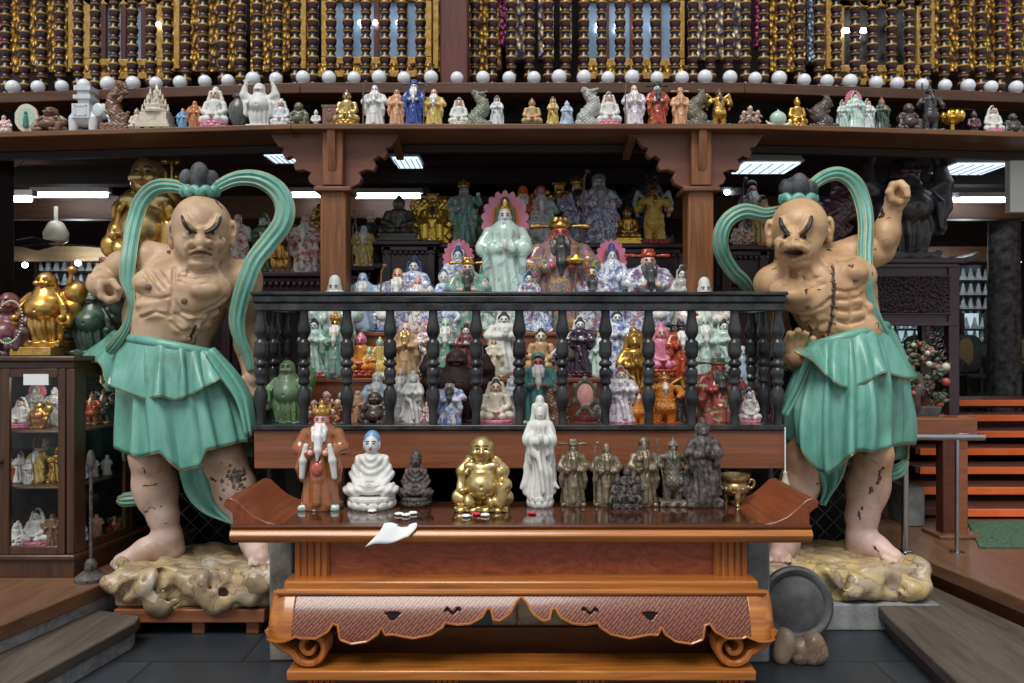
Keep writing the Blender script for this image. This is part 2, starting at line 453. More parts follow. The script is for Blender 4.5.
deck('floor_right_deck', [(2.66, 2.7), (7.7, 2.7), (7.7, 10.6), (2.42, 10.6), (2.46, 5.1), (2.62, 4.1)], .2, .28, M['deck'])
structure(MB().slab([(2.7, 2.73), (7.68, 2.73), (7.68, 10.6), (2.46, 10.6), (2.5, 5.1), (2.66, 4.1)], 0, .2).build('trim_right_deck_riser', M['stair']))
deck('floor_right_step', [(1.86, 2.7), (2.66, 2.7), (2.62, 4.1), (2.48, 5.0), (2.05, 4.6), (1.99, 4.2), (1.91, 3.42)], .08, .14, M['stepwood'])
structure(MB().slab([(1.9, 2.73), (2.66, 2.73), (2.62, 4.1), (2.48, 5.0), (2.09, 4.6), (2.03, 4.2), (1.95, 3.42)], 0, .08).build('trim_right_step_riser', M['stepwood']))
# upper platform behind at right
structure(MB().box(2.42, 2.42 + .75, 5.5, 10.55, .97, 1.06).build('floor_rear_platform', M['plank'], bv=.006))
structure(MB().box(3.17, 7.6, 7.6, 7.95, .97, 1.06).build('floor_rear_landing', M['stair'], bv=.006))
structure(MB().box(-7.6, 7.6, 6.0, 6.06, .28, 1.0).build('wall_low_rear', M['dark']) if False else MB().box(-1.4, 2.3, 6.35, 6.42, 0, 2.05).build('wall_behind_shrine', M['dark']))
structure(MB().box(3.17, 7.6, 7.95, 10.55, .72, .80).build('floor_rear_room', M['stair']))
# cross beams under the gallery
for i, (z, D, h) in enumerate(((2.96, 6.9, .22), (2.86, 8.2, .24), (3.06, 9.3, .22))):
    tag(MB().box(-7.7, 7.7, D, D + .16, z, z + h).build('cross_beam', M['beam_dk'] if i != 1 else M['beam'], bv=.01),
        ['dark timber cross beam nearest the shelf under the gallery', 'brown timber cross beam behind the lit tubes under the gallery', 'dark timber cross beam farthest back under the gallery'][i], 'beam', kind='structure')
for i, x in enumerate((-4.3, -2.6, -.95, .75, 2.45, 4.3)):
    structure(MB().box(x, x + .12, 5.8, 10.6, 3.14, 3.29).build('trim_%d' % (i + 1), M['ceil'], bv=.008))
# beam and shelf that run across the front, wings bent slightly back
def fascia(name, z0, z1, y0, y1, m, bv=.006):
    pl = [(X(-60, 5.46), 5.46 + y0), (X(300, 5.2), 5.2 + y0), (X(745, 5.2), 5.2 + y0), (X(1084, 5.46), 5.46 + y0)]
    pb = [(x, y + y1 - y0) for x, y in pl]
    mb = MB()
    for i in range(3):
        a, b, c, d = pl[i], pl[i+1], pb[i+1], pb[i]
        mb.hexa([(a[0], a[1], z0), (b[0], b[1], z0), (c[0], c[1], z0), (d[0], d[1], z0)], [(a[0], a[1], z1), (b[0], b[1], z1), (c[0], c[1], z1), (d[0], d[1], z1)])
    return mb.build(name, m, bv=bv)
structure(fascia('trim_gallery_beam', 3.215, 3.285, 0, .5, M['beam']))
structure(fascia('trim_gallery_floor', 3.29, 3.305, .25, 1.5, M['beam_dk']))
SHZ = Z(123.5, 4.98)      # top of the figurine shelf
t = thing('figurine_shelf', 'long brown shelf full of small figurines under the gallery beam', 'shelf', (0, 5.4, SHZ - .05))
def fas_part(z0, z1, y0, y1, m, nm):
    o = fascia(nm, z0, z1, y0, y1, m); off = Vector(o.location) - Vector(t.location); o.parent = t; o.location = off
fas_part(SHZ - .035, SHZ, -.22, .2, M['shelfwood'], 'shelf_board')
fas_part(SHZ - .09, SHZ - .036, .15, .2, M['beam_dk'], 'back_rail')
fas_part(SHZ + .001, 3.21, .17, .2, M['dark'], 'back_board')
for px in (300, 394, 625, 745):
    x = X(px, 5.3); MB().hexa([(x, 5.1, SHZ-.05), (x+.05, 5.1, SHZ-.05), (x+.05, 5.42, SHZ-.13), (x, 5.42, SHZ-.13)], [(x, 5.1, SHZ-.037), (x+.05, 5.1, SHZ-.037), (x+.05, 5.42, SHZ-.037), (x, 5.42, SHZ-.037)]).build('strut', M['shelfwood'], t, bv=.004)

# posts with carved brackets
def bracket_post(pc, which, mpost, mbr):
    D = 5.06; x = X(pc, D); w = .082
    t = thing('bracket_post', which + ' brown timber post with scalloped bracket holding up the shelf', 'post', (x, D + .09, 0))
    MB().box(x - w, x + w, D, D + .17, 0, Z(190, D)).build('shaft', mpost, t, bv=.012)
    MB().box(x - w - .035, x + w + .035, D - .03, D + .2, Z(192, D), Z(187, D)).build('capital', mbr, t, bv=.008)
    # scalloped bracket outline, right half then mirrored
    half = [(.10, 187), (.17, 182), (.185, 176), (.165, 171), (.215, 168), (.27, 169), (.285, 163), (.265, 158), (.30, 154), (.34, 157), (.365, 151), (.35, 146), (.385, 145), (.415, 139), (.44, 133), (.44, 129.5)]
    pts = [(x + dx * .93, Z(py, D)) for dx, py in half]
    pts = pts + [(2 * x - a, b) for a, b in reversed(pts)]
    MB().prism(pts, D + .05, D + .12).build('bracket', mbr, t, bv=.006, smooth=False)
    MB().box(x - .065, x + .065, D - .02, D + .05, Z(186, D), Z(130, D)).build('tongue_board', mpost, t, bv=.008)
    MB().hexa([(x-.025, D-.035, Z(166, D)), (x+.025, D-.035, Z(166, D)), (x+.025, D-.02, Z(172, D)), (x-.025, D-.02, Z(172, D))],
              [(x-.025, D-.07, Z(131, D)), (x+.025, D-.07, Z(131, D)), (x+.025, D-.02, Z(131, D)), (x-.025, D-.02, Z(131, D))]).build('strut', mpost, t, bv=.004)
    return t
bracket_post(333, 'left', M['post'], M['bracket'])
bracket_post(701, 'right', M['post'], M['bracket'])
# gallery post at top
x0, x1 = X(440, 5.3), X(468, 5.3)
o = MB().box(x0, x1, 5.3, 5.48, 3.285, 5.2).build('gallery_post', M['postred'], bv=.012)
tag(o, 'wide red-brown post among the gallery balusters', 'post')

# gallery railing
rail = thing('gallery_railing', 'row of dark turned balusters with gold rings along the gallery', 'railing', (0, 5.6, 3.286))
prof = [(.036, 0), (.036, .03)]
z = .04
while z < 1.0:
    prof += [(.024, z), (.034, z + .010), (.036, z + .03), (.027, z + .04), (.035, z + .055), (.040, z + .078), (.035, z + .098), (.026, z + .112)]; z += .125
bmesh0 = None
for i in range(60):
    px = -12 + i * 18.05
    if 436 < px < 474: continue
    D = 5.5 + (max(0, 300 - px) / 360 + max(0, px - 745) / 339) * .26
    if bmesh0 is None:
        b0 = MB().lathe(prof, (0, 0, 0), 12).build('baluster', M['band'], None, True, sharp=60); bmesh0 = b0.data
        o = b0
    else:
        o = b0.copy(); COL.objects.link(o)
    o.parent = rail; o.location = Vector((X(px + rng.uniform(-1, 1), D), D, 3.3)) - Vector(rail.location)
MB().box(-5, 5, 5.46, 5.56, 4.3, 4.36).build('top_rail', M['postred'], rail, bv=.01)

# white globes along the beam
g0 = None
gpx = [13, 38, 62, 84, 108, 133, 156, 180, 205, 228, 253, 276, 303, 329, 354, 379, 404, 431, 457, 483, 509, 534, 559, 584, 608, 632, 657, 682, 705, 730, 755, 779, 804, 827, 850, 876, 897, 922, 945, 968, 991, 1016]
for i, px in enumerate(gpx):
    D = 5.27 + (max(0, 300 - px) / 360 + max(0, px - 745) / 339) * .26
    t = thing('globe_lamp', 'round white glass globe standing in the row along the gallery beam', 'lamp', (X(px, D), D, 3.286), 'white globes along the gallery beam')
    k = rng.uniform(.92, 1.08)
    if g0 is None:
        g0 = MB().ball((0, 0, .05), .047, 16, 10).build('globe', M['globe'], None, True, sharp=0); c0 = MB().lathe([(.026, -.0), (.03, .004), (.03, .012), (.024, .016)], (0, 0, 0), 12).build('collar', M['white'], None)
        gg, cc = g0, c0
    else:
        gg, cc = g0.copy(), c0.copy(); COL.objects.link(gg); COL.objects.link(cc)
    for q in (gg, cc): q.parent = t
    gg.location = (0, 0, .006); cc.location = (0, 0, 0)
    t.scale = (k, k, k)

# ornate wall behind the gallery railing
GD = 6.3
def gz(py): return Z(py, GD)
def panel(px0, px1, py1, m, nm, label, cat, d=0., grp=None, th=.08):
    o = MB().box(X(px0, GD), X(px1, GD), GD + d, GD + d + th, gz(py1), gz(-14)).build(nm, m, bv=.006)
    return tag(o, label, cat, grp)
for px0, px1 in ((9, 40), (42, 76), (166, 200), (202, 240), (250, 290), (292, 316), (432, 440), (468, 502), (770, 806), (818, 836), (926, 960), (964, 996), (1006, 1040)):
    panel(px0, px1, 72, M['leafgold'], 'relief_panel', 'gilded leaf relief panel on the gallery wall behind the balusters', 'panel', 0, 'gilded relief panels')
for px0, px1 in ((515, 532), (538, 554), (560, 572), (690, 706), (712, 724), (730, 745)):
    panel(px0, px1, 60, M['leafpale'], 'relief_panel', 'pale leaf-carved panel on the right half of the gallery wall', 'panel', 0, 'pale relief panels')
for px in (73, 178, 304, 436, 475, 692, 828, 930, 962):
    panel(px - 3, px + 3, 70, M['goldy'], 'gilt_strip', 'narrow bright yellow gilt strip edging the gallery wall panels', 'strip', -.03, 'gilt strips on the gallery wall')
for px, lb in ((2, 'pink beaded strip at the far left end of the gallery wall'), (503, 'pink beaded strip right of the gallery post'), (757, 'pink beaded strip right of the pale relief panels'), (1000, 'pink beaded strip at the far right end of the gallery wall')):
    panel(px - 3, px + 3, 48, M['pinkdots'], 'beaded_strip', lb, 'strip', -.05)
for px, lb in ((510, 'pale blue beaded strip right of the gallery post'), (811, 'pale blue beaded strip left of the dark gallery window')):
    panel(px - 4, px + 4, 64, M['bluedots'], 'beaded_strip', lb, 'strip', -.04)
for i, (px0, px1, py0, py1, kind) in enumerate(((85, 165, 6, 60, 'm'), (322, 432, 2, 58, 'm'), (580, 684, 2, 60, 'm'), (836, 922, 8, 66, 'd'))):
    t = thing('gallery_window', ['gold framed mirror window at the left of the gallery', 'gold framed mirror window left of the gallery post', 'gold framed mirror window right of the gallery post', 'gold framed dark window at the right of the gallery'][i], 'window', (X((px0+px1)/2, GD), GD, gz(py1 + 10)))
    D = GD - .02; fw = .055
    xa, xb = X(px0, D), X(px1, D); za, zb = Z(py1, D), Z(py0, D)
    f = MB().box(xa, xa + fw, D - .03, D + .05, za, zb).box(xb - fw, xb, D - .03, D + .05, za, zb).box(xa, xb, D - .03, D + .05, za - fw, za).box(xa, xb, D - .03, D + .05, zb, zb + fw)
    f.build('frame', M['goldy'], t, bv=.006)
    MB().box(xa + fw, xb - fw, D + .0, D + .02, za, zb).build('pane', M['mirror'] if kind == 'm' else M['darkpane'], t)
    n = 4
    if kind == 'm':
        for k in range(1, n):
            xm = xa + (xb - xa) * k / n
            MB().box(xm - .02, xm + .02, D - .03, D + .0, za, zb).build('mullion', M['postred'], t, bv=.004)
    MB().box(xa - .02, xb + .02, D - .04, D + .06, za - fw - .06, za - fw).build('sill', M['leafgold'], t, bv=.004)
    MB().box(xa - .02, xb + .02, D - .05, D + .06, za - fw - .11, za - fw - .06).build('lower_sill', M['goldy'], t, bv=.004)
    pts = [(xa - .02, zb + fw)]
    for k in range(n):
        for q in range(7):
            a = PI * q / 6; c = xa + (xb - xa) * (k + .5) / n; r = (xb - xa) / n / 2
            pts.append((c - r * math.cos(a), zb + fw - .0 - .06 * math.sin(a)))
    pts += [(xb + .02, zb + fw), (xb + .02, zb + .3), (xa - .02, zb + .3)]
    MB().prism(pts, D - .03, D + .04).build('arched_head', M['leafgold'], t, smooth=False)
    for k, px in enumerate({0: [158], 1: [360, 375, 398], 2: [598, 617, 637, 655], 3: [847, 864]}[i]):
        MB().ball((X(px, D - .07), D - .06, Z([24, 22, 24, 30][i], D - .07)), (.02 if kind == 'm' else .035, .012, .022), 10, 6).build('lamp', M['tube'], t)  # glowing beads put in for light reflections on the panes
# dark cloth heaps along the wall foot
for i, (px0, px1, h) in enumerate(((0, 62, 34), (60, 150, 16), (200, 262, 40), (264, 322, 14), (330, 440, 12), (470, 580, 36), (575, 690, 22), (690, 800, 30), (835, 925, 26), (925, 1030, 36))):
    rings = []; n = 22
    for k in range(n + 1):
        u = k / n; px = px0 + (px1 - px0) * u
        hh = h * math.sin(PI * min(1, max(0, u)))**.6 * (.75 + .25 * math.sin(u * 9 + i)) + 2
        z0 = 3.305; x = X(px, 6.1); zt = z0 + (hh) * 6.1 / 800
        rings.append([(x, 5.95 + .03*math.sin(k*1.7), z0), (x, 6.0 + .02*math.sin(k*2.3), z0 + (zt - z0)*.6), (x, 6.08, zt), (x, 6.2, zt - .01), (x, 6.24, z0)])
    o = MB().loft(rings).build('cloth_heap', M['cloth_dk'])
    tag(o, ['heap of dark blue cloth at the left end of the gallery', 'low dark cloth heap under the leftmost gallery window', 'tall dark blue cloth heap left of centre in the gallery', 'low dark cloth heap left of the second gallery window', 'low dark cloth heap under the window left of the gallery post', 'tall dark cloth heap just right of the gallery post', 'dark cloth heap under the window right of the gallery post', 'dark cloth heap below the pale relief panels', 'dark cloth heap under the dark gallery window', 'dark blue cloth heap at the right end of the gallery'][i], 'cloth')

# fluorescent tubes and louvred light boxes under the gallery
def tube_light(px0, px1, py, D, label):
    t = thing('tube_light', label, 'lamp', (X((px0+px1)/2, D), D, Z(py, D)))
    MB().box(X(px0, D) - .03, X(px1, D) + .03, D - .03, D + .05, Z(py, D) + .025, Z(py, D) + .075).build('housing', M['white'], t, bv=.006)
    MB().tube([(X(px0, D), D, Z(py, D)), (X(px1, D), D, Z(py, D))], .025, 10).build('tube', M['tube'], t)
tube_light(-40, 31, 199, 6.75, 'short lit tube at the far left edge under the gallery')
tube_light(34, 107, 195, 7.9, 'long thin lit tube left of the big green ribbon')
tube_light(293, 322, 195, 7.9, 'lit tube just left of the left bracket post')
tube_light(356, 420, 196, 7.9, 'lit tube just right of the left bracket post')
tube_light(960, 1014, 200, 7.9, 'lit tube at the right above the dark wooden statue')
tube_light(925, 957, 200, 8.15, 'short lit tube beside the dark wooden statue at right')
def light_box(px0, px1, py0, py1, D, label):
    t = thing('light_box', label, 'lamp', (X((px0+px1)/2, D), D, Z(py1, D)))
    xa, xb = X(px0, D), X(px1, D); za, zb = Z(py1, D), Z(py0, D)
    y1 = D * (za - CAMZ) / (zb - CAMZ)          # stays level: lower face runs back
    d = .42
    MB().hexa([(xa, D, za), (xb, D, za), (xb, D + d, za), (xa, D + d, za)], [(xa + .03, D + .03, zb), (xb - .03, D + .03, zb), (xb - .03, D + d, zb), (xa + .03, D + d, zb)]).build('housing', M['white'], t, bv=.01)
    MB().box(xa + .03, xb - .03, D + .03, D + d - .03, za - .014, za - .004).build('louvre', M['lightpane'], t)
    for k in range(1, 6):
        x = xa + (xb - xa) * k / 6
        MB().box(x - .003, x + .003, D + .03, D + d - .03, za - .02, za - .014).build('fin', M['white'], t)
    MB().box((xa+xb)/2 - .02, (xa+xb)/2 + .02, D + .1, D + .14, zb, 3.3).build('hanger', M['beam_dk'], t)
light_box(259, 291, 146, 153, 6.3, 'white louvred light box left of the left bracket')
light_box(388, 421, 149, 156, 6.3, 'white louvred light box right of the left bracket')
light_box(742, 806, 153, 161, 5.9, 'white louvred light box above the right guardian statue')
light_box(956, 1016, 152, 162, 5.9, 'white louvred light box at the far right')

# dark post far left, round column far right
o = MB().box(X(-24, 5.9), X(-2, 5.9), 5.9, 6.1, .28, 3.06).build('timber_post', M['beam_dk'], bv=.012); tag(o, 'dark square post at the far left behind the display cabinet', 'post')
o = MB().lathe([(.17, 0), (.165, .05), (.16, 1.0), (.15, 2.3)], (X(1004, 8.5), 8.5, .80), 20).build('round_column', plain('tree_trunk_column', (52, 44, 40), .8, 0, .2, .4, 14, .6)); tag(o, 'round dark column at the right behind the orange stairs', 'column')
o = MB().box(X(1010, 5.6), X(1040, 5.6), 5.6, 5.66, Z(212, 5.6), Z(148, 5.6)).build('hanging_sign', M['white'], bv=.004); tag(o, 'pale board hanging at the far right edge', 'sign')

b = MB().tube(spline([(X(-6, 6.2), 6.2, 3.2), (X(2, 6.2), 6.2, Z(150, 6.2)), (X(12, 6.2), 6.2, Z(166, 6.2)), (X(24, 6.2), 6.2, Z(160, 6.2)), (X(30, 6.2), 6.2, Z(146, 6.2)), (X(24, 6.2), 6.2, 3.25)], 6), .008, 6)
tag(b.build('hanging_cable', M['wire']), 'loop of pale cable hanging under the gallery at the far left', 'cable')
# ============================================================ ALTAR TABLE
TX = .04; TZ = .80; TF = 3.46; TB = 4.03
t = thing('altar_table', 'long orange-brown wooden altar table with upturned ends and carved apron', 'table', (TX, 3.85, 0))
hw = 1.26
# top board with moulded front edge
MB().box(TX - hw + .02, TX + hw - .02, TF + .02, TB, TZ - .035, TZ - .006).build('top_board', M['altar_dark'], t, bv=.004)
MB().box(TX - hw + .2, TX + hw - .2, TF + .06, TB - .03, TZ - .006, TZ).build('lacquer_panel', M['altar_top'], t, bv=.002)
MB().box(TX - hw, TX + hw, TF + .005, TF + .06, TZ - .012, TZ + .003).build('edge_fillet', M['altar_dark'], t, bv=.004)
rings = []
for x in (TX - hw, TX + hw):
    rings.append([(x, TF + .06, TZ - .012), (x, TF + .02, TZ - .012), (x, TF, TZ - .022), (x, TF - .008, TZ - .04), (x, TF, TZ - .062), (x, TF + .02, TZ - .075), (x, TF + .06, TZ - .078)])
MB().loft([r for r in rings]).build('edge_moulding', M['altar'], t)
for sd in (-1, 1):                                   # upturned ends that finish in a roll
    prof = [(.215, 0), (.15, .012), (.10, .034), (.06, .066), (.035, .09), (.015, .108), (-.01, .118), (-.03, .112), (-.04, .096), (-.035, .076), (-.02, .068), (.0, .05), (.0, -.01), (.215, -.01)]
    pts = [(TX + sd * (hw - a), TZ + b) for a, b in prof]
    if sd > 0: pts = pts[::-1]
    MB().prism(pts, TF + .03, TB - .02).build('upturned_end', M['altar_dark'] if False else wood('end_wood_%d' % (sd + 1), (84, 38, 20), (134, 68, 34), 1, 6, 14, .3, .4), t, bv=.004, sharp=50)
# frieze: burl panel between fluted blocks
FR = 3.56
MB().box(TX - 1.0, TX + 1.0, FR + .015, FR + .04, .56, .722).build('burl_panel', M['burl'], t)
for sd in (-1, 1):
    b = MB(); xa = TX + sd * .93
    b.box(xa - .075, xa + .075, FR - .005, FR + .05, .556, .722)
    for k in range(5): b.tube([(xa - .06 + k * .03, FR - .006, .56), (xa - .06 + k * .03, FR - .006, .72)], .0125, 8)
    b.build('fluted_block', M['altar_v'], t)
    MB().box(TX + sd * .995 - .02, TX + sd * .995 + .02, FR + .03, TB - .12, .2, .722).build('end_panel', M['altar_dark'], t, bv=.004)
MB().box(TX - 1.0, TX + 1.0, TB - .14, TB - .11, .4, .722).build('back_panel', M['altar_dark'], t, bv=.004)
MB().box(TX - 1.03, TX + 1.03, 3.47, FR + .05, .508, .56).build('waist_ledge', M['altar'], t, bv=.01)
# bulging carved apron with a scalloped lower edge
def apron_edge(u):
    """lower edge (m below the apron top) along half the table, u = 0 centre .. 1 end"""
    P = [(0, .012), (.02, .03), (.05, .075), (.085, .097), (.11, .092), (.118, .055), (.135, .052), (.155, .085), (.2, .108), (.25, .112), (.30, .104), (.305, .12), (.35, .15), (.42, .165), (.46, .158), (.5, .15), (.53, .152), (.545, .12), (.56, .15), (.60, .178), (.66, .188), (.705, .17), (.715, .115), (.735, .108), (.755, .14), (.80, .166), (.86, .165), (.875, .158), (.92, .178), (1, .186)]
    for (a, b), (c, d) in zip(P, P[1:]):
        if a <= u <= c: return b + (d - b) * (u - a) / (c - a)
    return .186
HALF = 1.09; ATOP = .508
def apron_face(u, v):
    """v: metres down the face -> (y, z); swells forward"""
    s = min(1, v / .19)
    return 3.475 - .085 * math.sin(s * PI * .5)**.8, ATOP - v
def in_hole(x, v):
    for c, vv, kind in ((.27, .062, 1), (.505, .078, 0)):
        for sd in (-1, 1):
            q = sd * x / HALF
            dx = (q - c) * HALF; dv = v - vv
            if kind == 0:
                if (dx / .034)**2 + ((dv + .006) / .009)**2 < 1 or (dx / .02)**2 + ((dv - .003) / .015)**2 < 1: return True
            else:
                if (abs(dx) < .034 and abs(dv - .007 * math.cos(dx * 130)) < .007): return True
    return False
vs = []; fs = []; NX, NV = 436, 40
for i in range(NX + 1):
    x = -HALF + 2 * HALF * i / NX; u = abs(x) / HALF; e = apron_edge(u)
    for j in range(NV + 1):
        v = e * j / NV; y, z = apron_face(u, v)
        k = max(0, u - .93) / .07
        vs.append((TX + x, y + .05 * k**2, z))
for i in range(NX):
    for j in range(NV):
        x = -HALF + 2 * HALF * (i + .5) / NX; e = apron_edge(abs(x) / HALF); v = e * (j + .5) / NV
        if in_hole(x, v): continue
        a = i * (NV + 1) + j; fs.append((a, a + 1, a + NV + 2, a + NV + 1))
cut = (.875)
def sub(fn):
    b = MB(); keep = [f for f in fs if fn(sum(vs[i][0] for i in f) / 4 - TX)]
    ids = sorted({i for f in keep for i in f}); m = {i: n for n, i in enumerate(ids)}
    b.v = [vs[i] for i in ids]; b.f = [tuple(m[i] for i in f) for f in keep]; return b
o = sub(lambda x: abs(x) < cut * HALF + .02).build('carved_apron', M['carve'], t, sharp=0)
md = o.modifiers.new('thick', 'SOLIDIFY'); md.thickness = .03; md.offset = -1
for sd in (-1, 1):
    o = sub(lambda x: sd * x > cut * HALF + .02).build('apron_shoulder', M['altar'], t, sharp=0)
    md = o.modifiers.new('thick', 'SOLIDIFY'); md.thickness = .03; md.offset = -1
    o = MB().box(TX + sd * 1.05 - .015, TX + sd * 1.05 + .015, 3.5, TB - .1, .34, .5).build('side_apron', M['altar'], t, bv=.006)
# pale bead along the lower edge of the apron
pts = []
for i in range(0, NX + 1):
    x = -HALF + 2 * HALF * i / NX; u = abs(x) / HALF; e = apron_edge(u); y, z = apron_face(u, e)
    pts.append((TX + x, y - .004 + .05 * (max(0, u - .93) / .07)**2, z))
MB().tube(pts, .0055, 6).build('edge_bead', M['altar'], t)
pts = [(TX + x, 3.468, ATOP + .005) for x in np.linspace(-1.06, 1.06, 8)]
MB().tube(pts, .014, 8).build('top_bead', M['altar'], t)
# curled feet
for sd in (-1, 1):
    for yy in (3.42, TB - .28):
        cx, cz = TX + sd * .905, .268
        path = []
        for k in range(14):
            a = k / 13; path.append((TX + sd * (1.085 - .02 * a - .085 * a**2.2), .345 - .10 * a))
        x0, z0 = path[-1]
        r0 = math.hypot(x0 - cx, z0 - cz); a0 = math.atan2(z0 - cz, sd * (x0 - cx))
        for k in range(1, 50):
            a = a0 - k * .19; r = r0 * (1 - k / 58)
            path.append((cx + sd * r * math.cos(a), cz + r * math.sin(a) * (.075 / r0 if False else 1) ))
        zmin = min(p[1] for p in path); path = [(x, z + .218 - zmin) for x, z in path]
        b = MB()
        for q in range(5):
            y = yy + .012 + q * .028
            b.tube([(x, y, z) for x, z in path], [.017 - .006 * min(1, k / 62) for k in range(len(path))], 7)
        b.build('curled_foot', M['altar_v'], t)
        if yy < 3.6:
            MB().tube([(TX + sd * .86, yy + .06, .335), (TX + sd * .88, yy + .06, .36), (TX + sd * .915, yy + .06, .362), (TX + sd * .93, yy + .06, .335), (TX + sd * .91, yy + .06, .318), (TX + sd * .89, yy + .06, .33)], .016, 8).build('foot_scroll', M['altar_dark'], t)
# plinth frame
PL = MB().box(TX - 1.0, TX + 1.0, 3.40, 3.60, .155, .2)
PL.build('plinth_ledge', M['altar'], t, bv=.008)
b = MB().box(TX - .965, TX + .965, 3.45, 3.53, 0, .155)
b.build('plinth_board', M['altar_dark'], t, bv=.004)
for c in (-.86, -.33, .3, .9):
    b = MB()
    for k in range(5): b.tube([(TX + c - .05 + k * .025, 3.446, .01), (TX + c - .05 + k * .025, 3.446, .15)], .011, 8)
    b.build('plinth_fluting', M['altar_v'], t)
for sd in (-1, 1): MB().box(TX + sd * .95 - .04, TX + sd * .95 + .04, 3.6, TB - .1, 0, .2).build('plinth_side', M['altar_dark'], t, bv=.004)
MB().box(TX - .92, TX + .92, TB - .16, TB - .12, 0, .215).build('plinth_back', M['plank'], t, bv=.004)
# things lying on the table's edge
b = MB()
vsn = []
for i in range(13):
    for j in range(9):
        u = i / 12; v = j / 8
        x = -.575 + .145 * u + .02 * math.sin(v * 4); y = 3.49 - .03 * v
        z = TZ + .006 + .008 * math.sin(u * 7 + v * 3)
        if v > .35: y = 3.478 - .03 * math.sin((v - .35) * 2) ; z = TZ + .004 - (v - .35) * (.075 + .06 * (1 - u)) + .006 * math.sin(u * 8)
        vsn.append((x + (v - .3) * -.06 * (1 - u), y - .012, z))
b.v = vsn; b.f = [(i*9+j, i*9+j+1, (i+1)*9+j+1, (i+1)*9+j) for i in range(12) for j in range(8)]
o = b.build('crumpled_tissue', M['paper'], None); md = o.modifiers.new('t', 'SOLIDIFY'); md.thickness = .003
tag(o, 'crumpled white tissue hanging over the front edge of the altar table', 'tissue')
petal = [plain('white_petal', (240, 238, 236), .6, 0, .3, .05), plain('pink_petal', (206, 60, 84), .6, 0, .3, .1)]
for px, py, k, lb in ((316, 509, 0, 'small white flower in front of the bearded elder figurine'), (372, 510, 0, 'small white flower in front of the white seated figurine'),
                   (399, 513, 0, 'left white flower of the three before the grey seated figurine'), (406, 514, 0, 'middle white flower of the three before the grey seated figurine'), (413, 512, 0, 'right white flower of the three before the grey seated figurine'),
                   (466, 515, 0, 'white flower left before the golden laughing figurine'), (476, 513, 1, 'pink flower between two white ones before the golden laughing figurine'), (485, 514, 0, 'white flower right before the golden laughing figurine'), (532, 512, 1, 'pink flower in front of the tall white standing figurine')):
    D = (CAMZ - TZ - .01) * FPX / (py - 341.5)
    c = (X(px, D), D, TZ)
    b = MB(); b.ball((c[0], c[1], c[2] + .008), (.006, .006, .006), 8, 6)
    for q in range(5):
        a = q * 2 * PI / 5 + px; b.ball((c[0] + .012 * math.cos(a), c[1] + .012 * math.sin(a), c[2] + .007), (.010, .010, .006), 8, 6)
    tag(b.build('flower', petal[k]), lb, 'flower')

# ============================================================ SHRINE WITH BLACK BALUSTRADE
SX = .04; SF = 4.36; SB = 5.02; SHW = 1.45
t = thing('shrine_stand', 'reddish plank stand that carries the black balustrade and tiers of figurines', 'stand', (SX, 4.7, 0))
MB().box(SX - SHW, SX + SHW, SF + .01, SF + .08, .905, 1.115).build('front_plank', M['plank'], t, bv=.006)
for sd in (-1, 1): MB().box(SX + sd * (SHW - .035) - .035, SX + sd * (SHW - .035) + .035, SF + .08, SB + 1, .905, 1.115).build('side_plank', M['plank'], t, bv=.006)
MB().box(SX - SHW + .08, SX + SHW - .08, SF + .08, SB + 1, 1.09, 1.115).build('tier_floor', M['plank'], t)
MB().box(SX - 1.34, SX + 1.34, 4.80, 5.03, 1.355, 1.38).build('tier_board', M['plank'], t, bv=.004)
MB().box(SX - 1.03, SX + 1.03, 5.03, 5.32, 1.355, 1.38).build('tier_board', M['plank'], t, bv=.004)
MB().box(SX - 1.34, SX + 1.34, 4.815, 4.84, 1.115, 1.355).build('tier_riser', M['plank'], t)
MB().box(SX - 1.03, SX + 1.03, 5.06, 5.9, 1.635, 1.66).build('tier_board', M['plank'], t, bv=.004)
MB().box(SX - 1.03, SX + 1.03, 5.075, 5.1, 1.38, 1.635).build('tier_riser', M['plank'], t)
MB().box(SX - 1.03, SX + 1.03, 5.9, 5.95, 1.0, 1.66).build('tier_back', M['dark'], t)
for px, w, lb in ((281, .1, 'rough brown stone post under the left end of the altar table'), (757, .1, 'grey stone post under the right end of the altar table')):
    D = 4.0; x = X(px, D)
    if px > 500: D = 3.98
    o = MB().box(x - .06, x + .06, D, D + .14, 0, .715).build('stone_post', M['stonepost'] if px < 500 else M['concrete'], bv=.012); tag(o, lb, 'post')
for sd in (-1, 1):
    MB().box(SX + sd * 1.38 - .05, SX + sd * 1.38 + .05, 4.9, 5.0, 0, .905).build('rear_leg', M['beam_dk'], t, bv=.006)
# balustrade
t = thing('balustrade', 'black lacquered balustrade with turned balusters round the shrine figurines', 'railing', (SX, 4.7, 1.116))
BZ = 1.116; RT = 1.872
def ring_rail(z0, z1, out, nm, bv):
    for (a, b_) in (((SX - SHW - out, SF - out), (SX + SHW + out, SF + .075 + out)),):
        MB().box(a[0], b_[0], a[1], b_[1], z0, z1).build(nm, M['black'], t, bv=bv)
    for sd in (-1, 1):
        xa = SX + sd * SHW; xx = sorted((xa + sd * out, xa - sd * (.075 + out)))
        MB().box(xx[0], xx[1], SF + .075 + out, SB, z0, z1).build(nm, M['black'], t, bv=bv)
ring_rail(BZ, BZ + .03, .01, 'bottom_rail', .006)
ring_rail(RT - .105, RT - .062, .0, 'under_rail', .006)
ring_rail(RT - .061, RT - .022, .008, 'top_rail', .008)
ring_rail(RT - .021, RT, .014, 'cap_rail', .006)
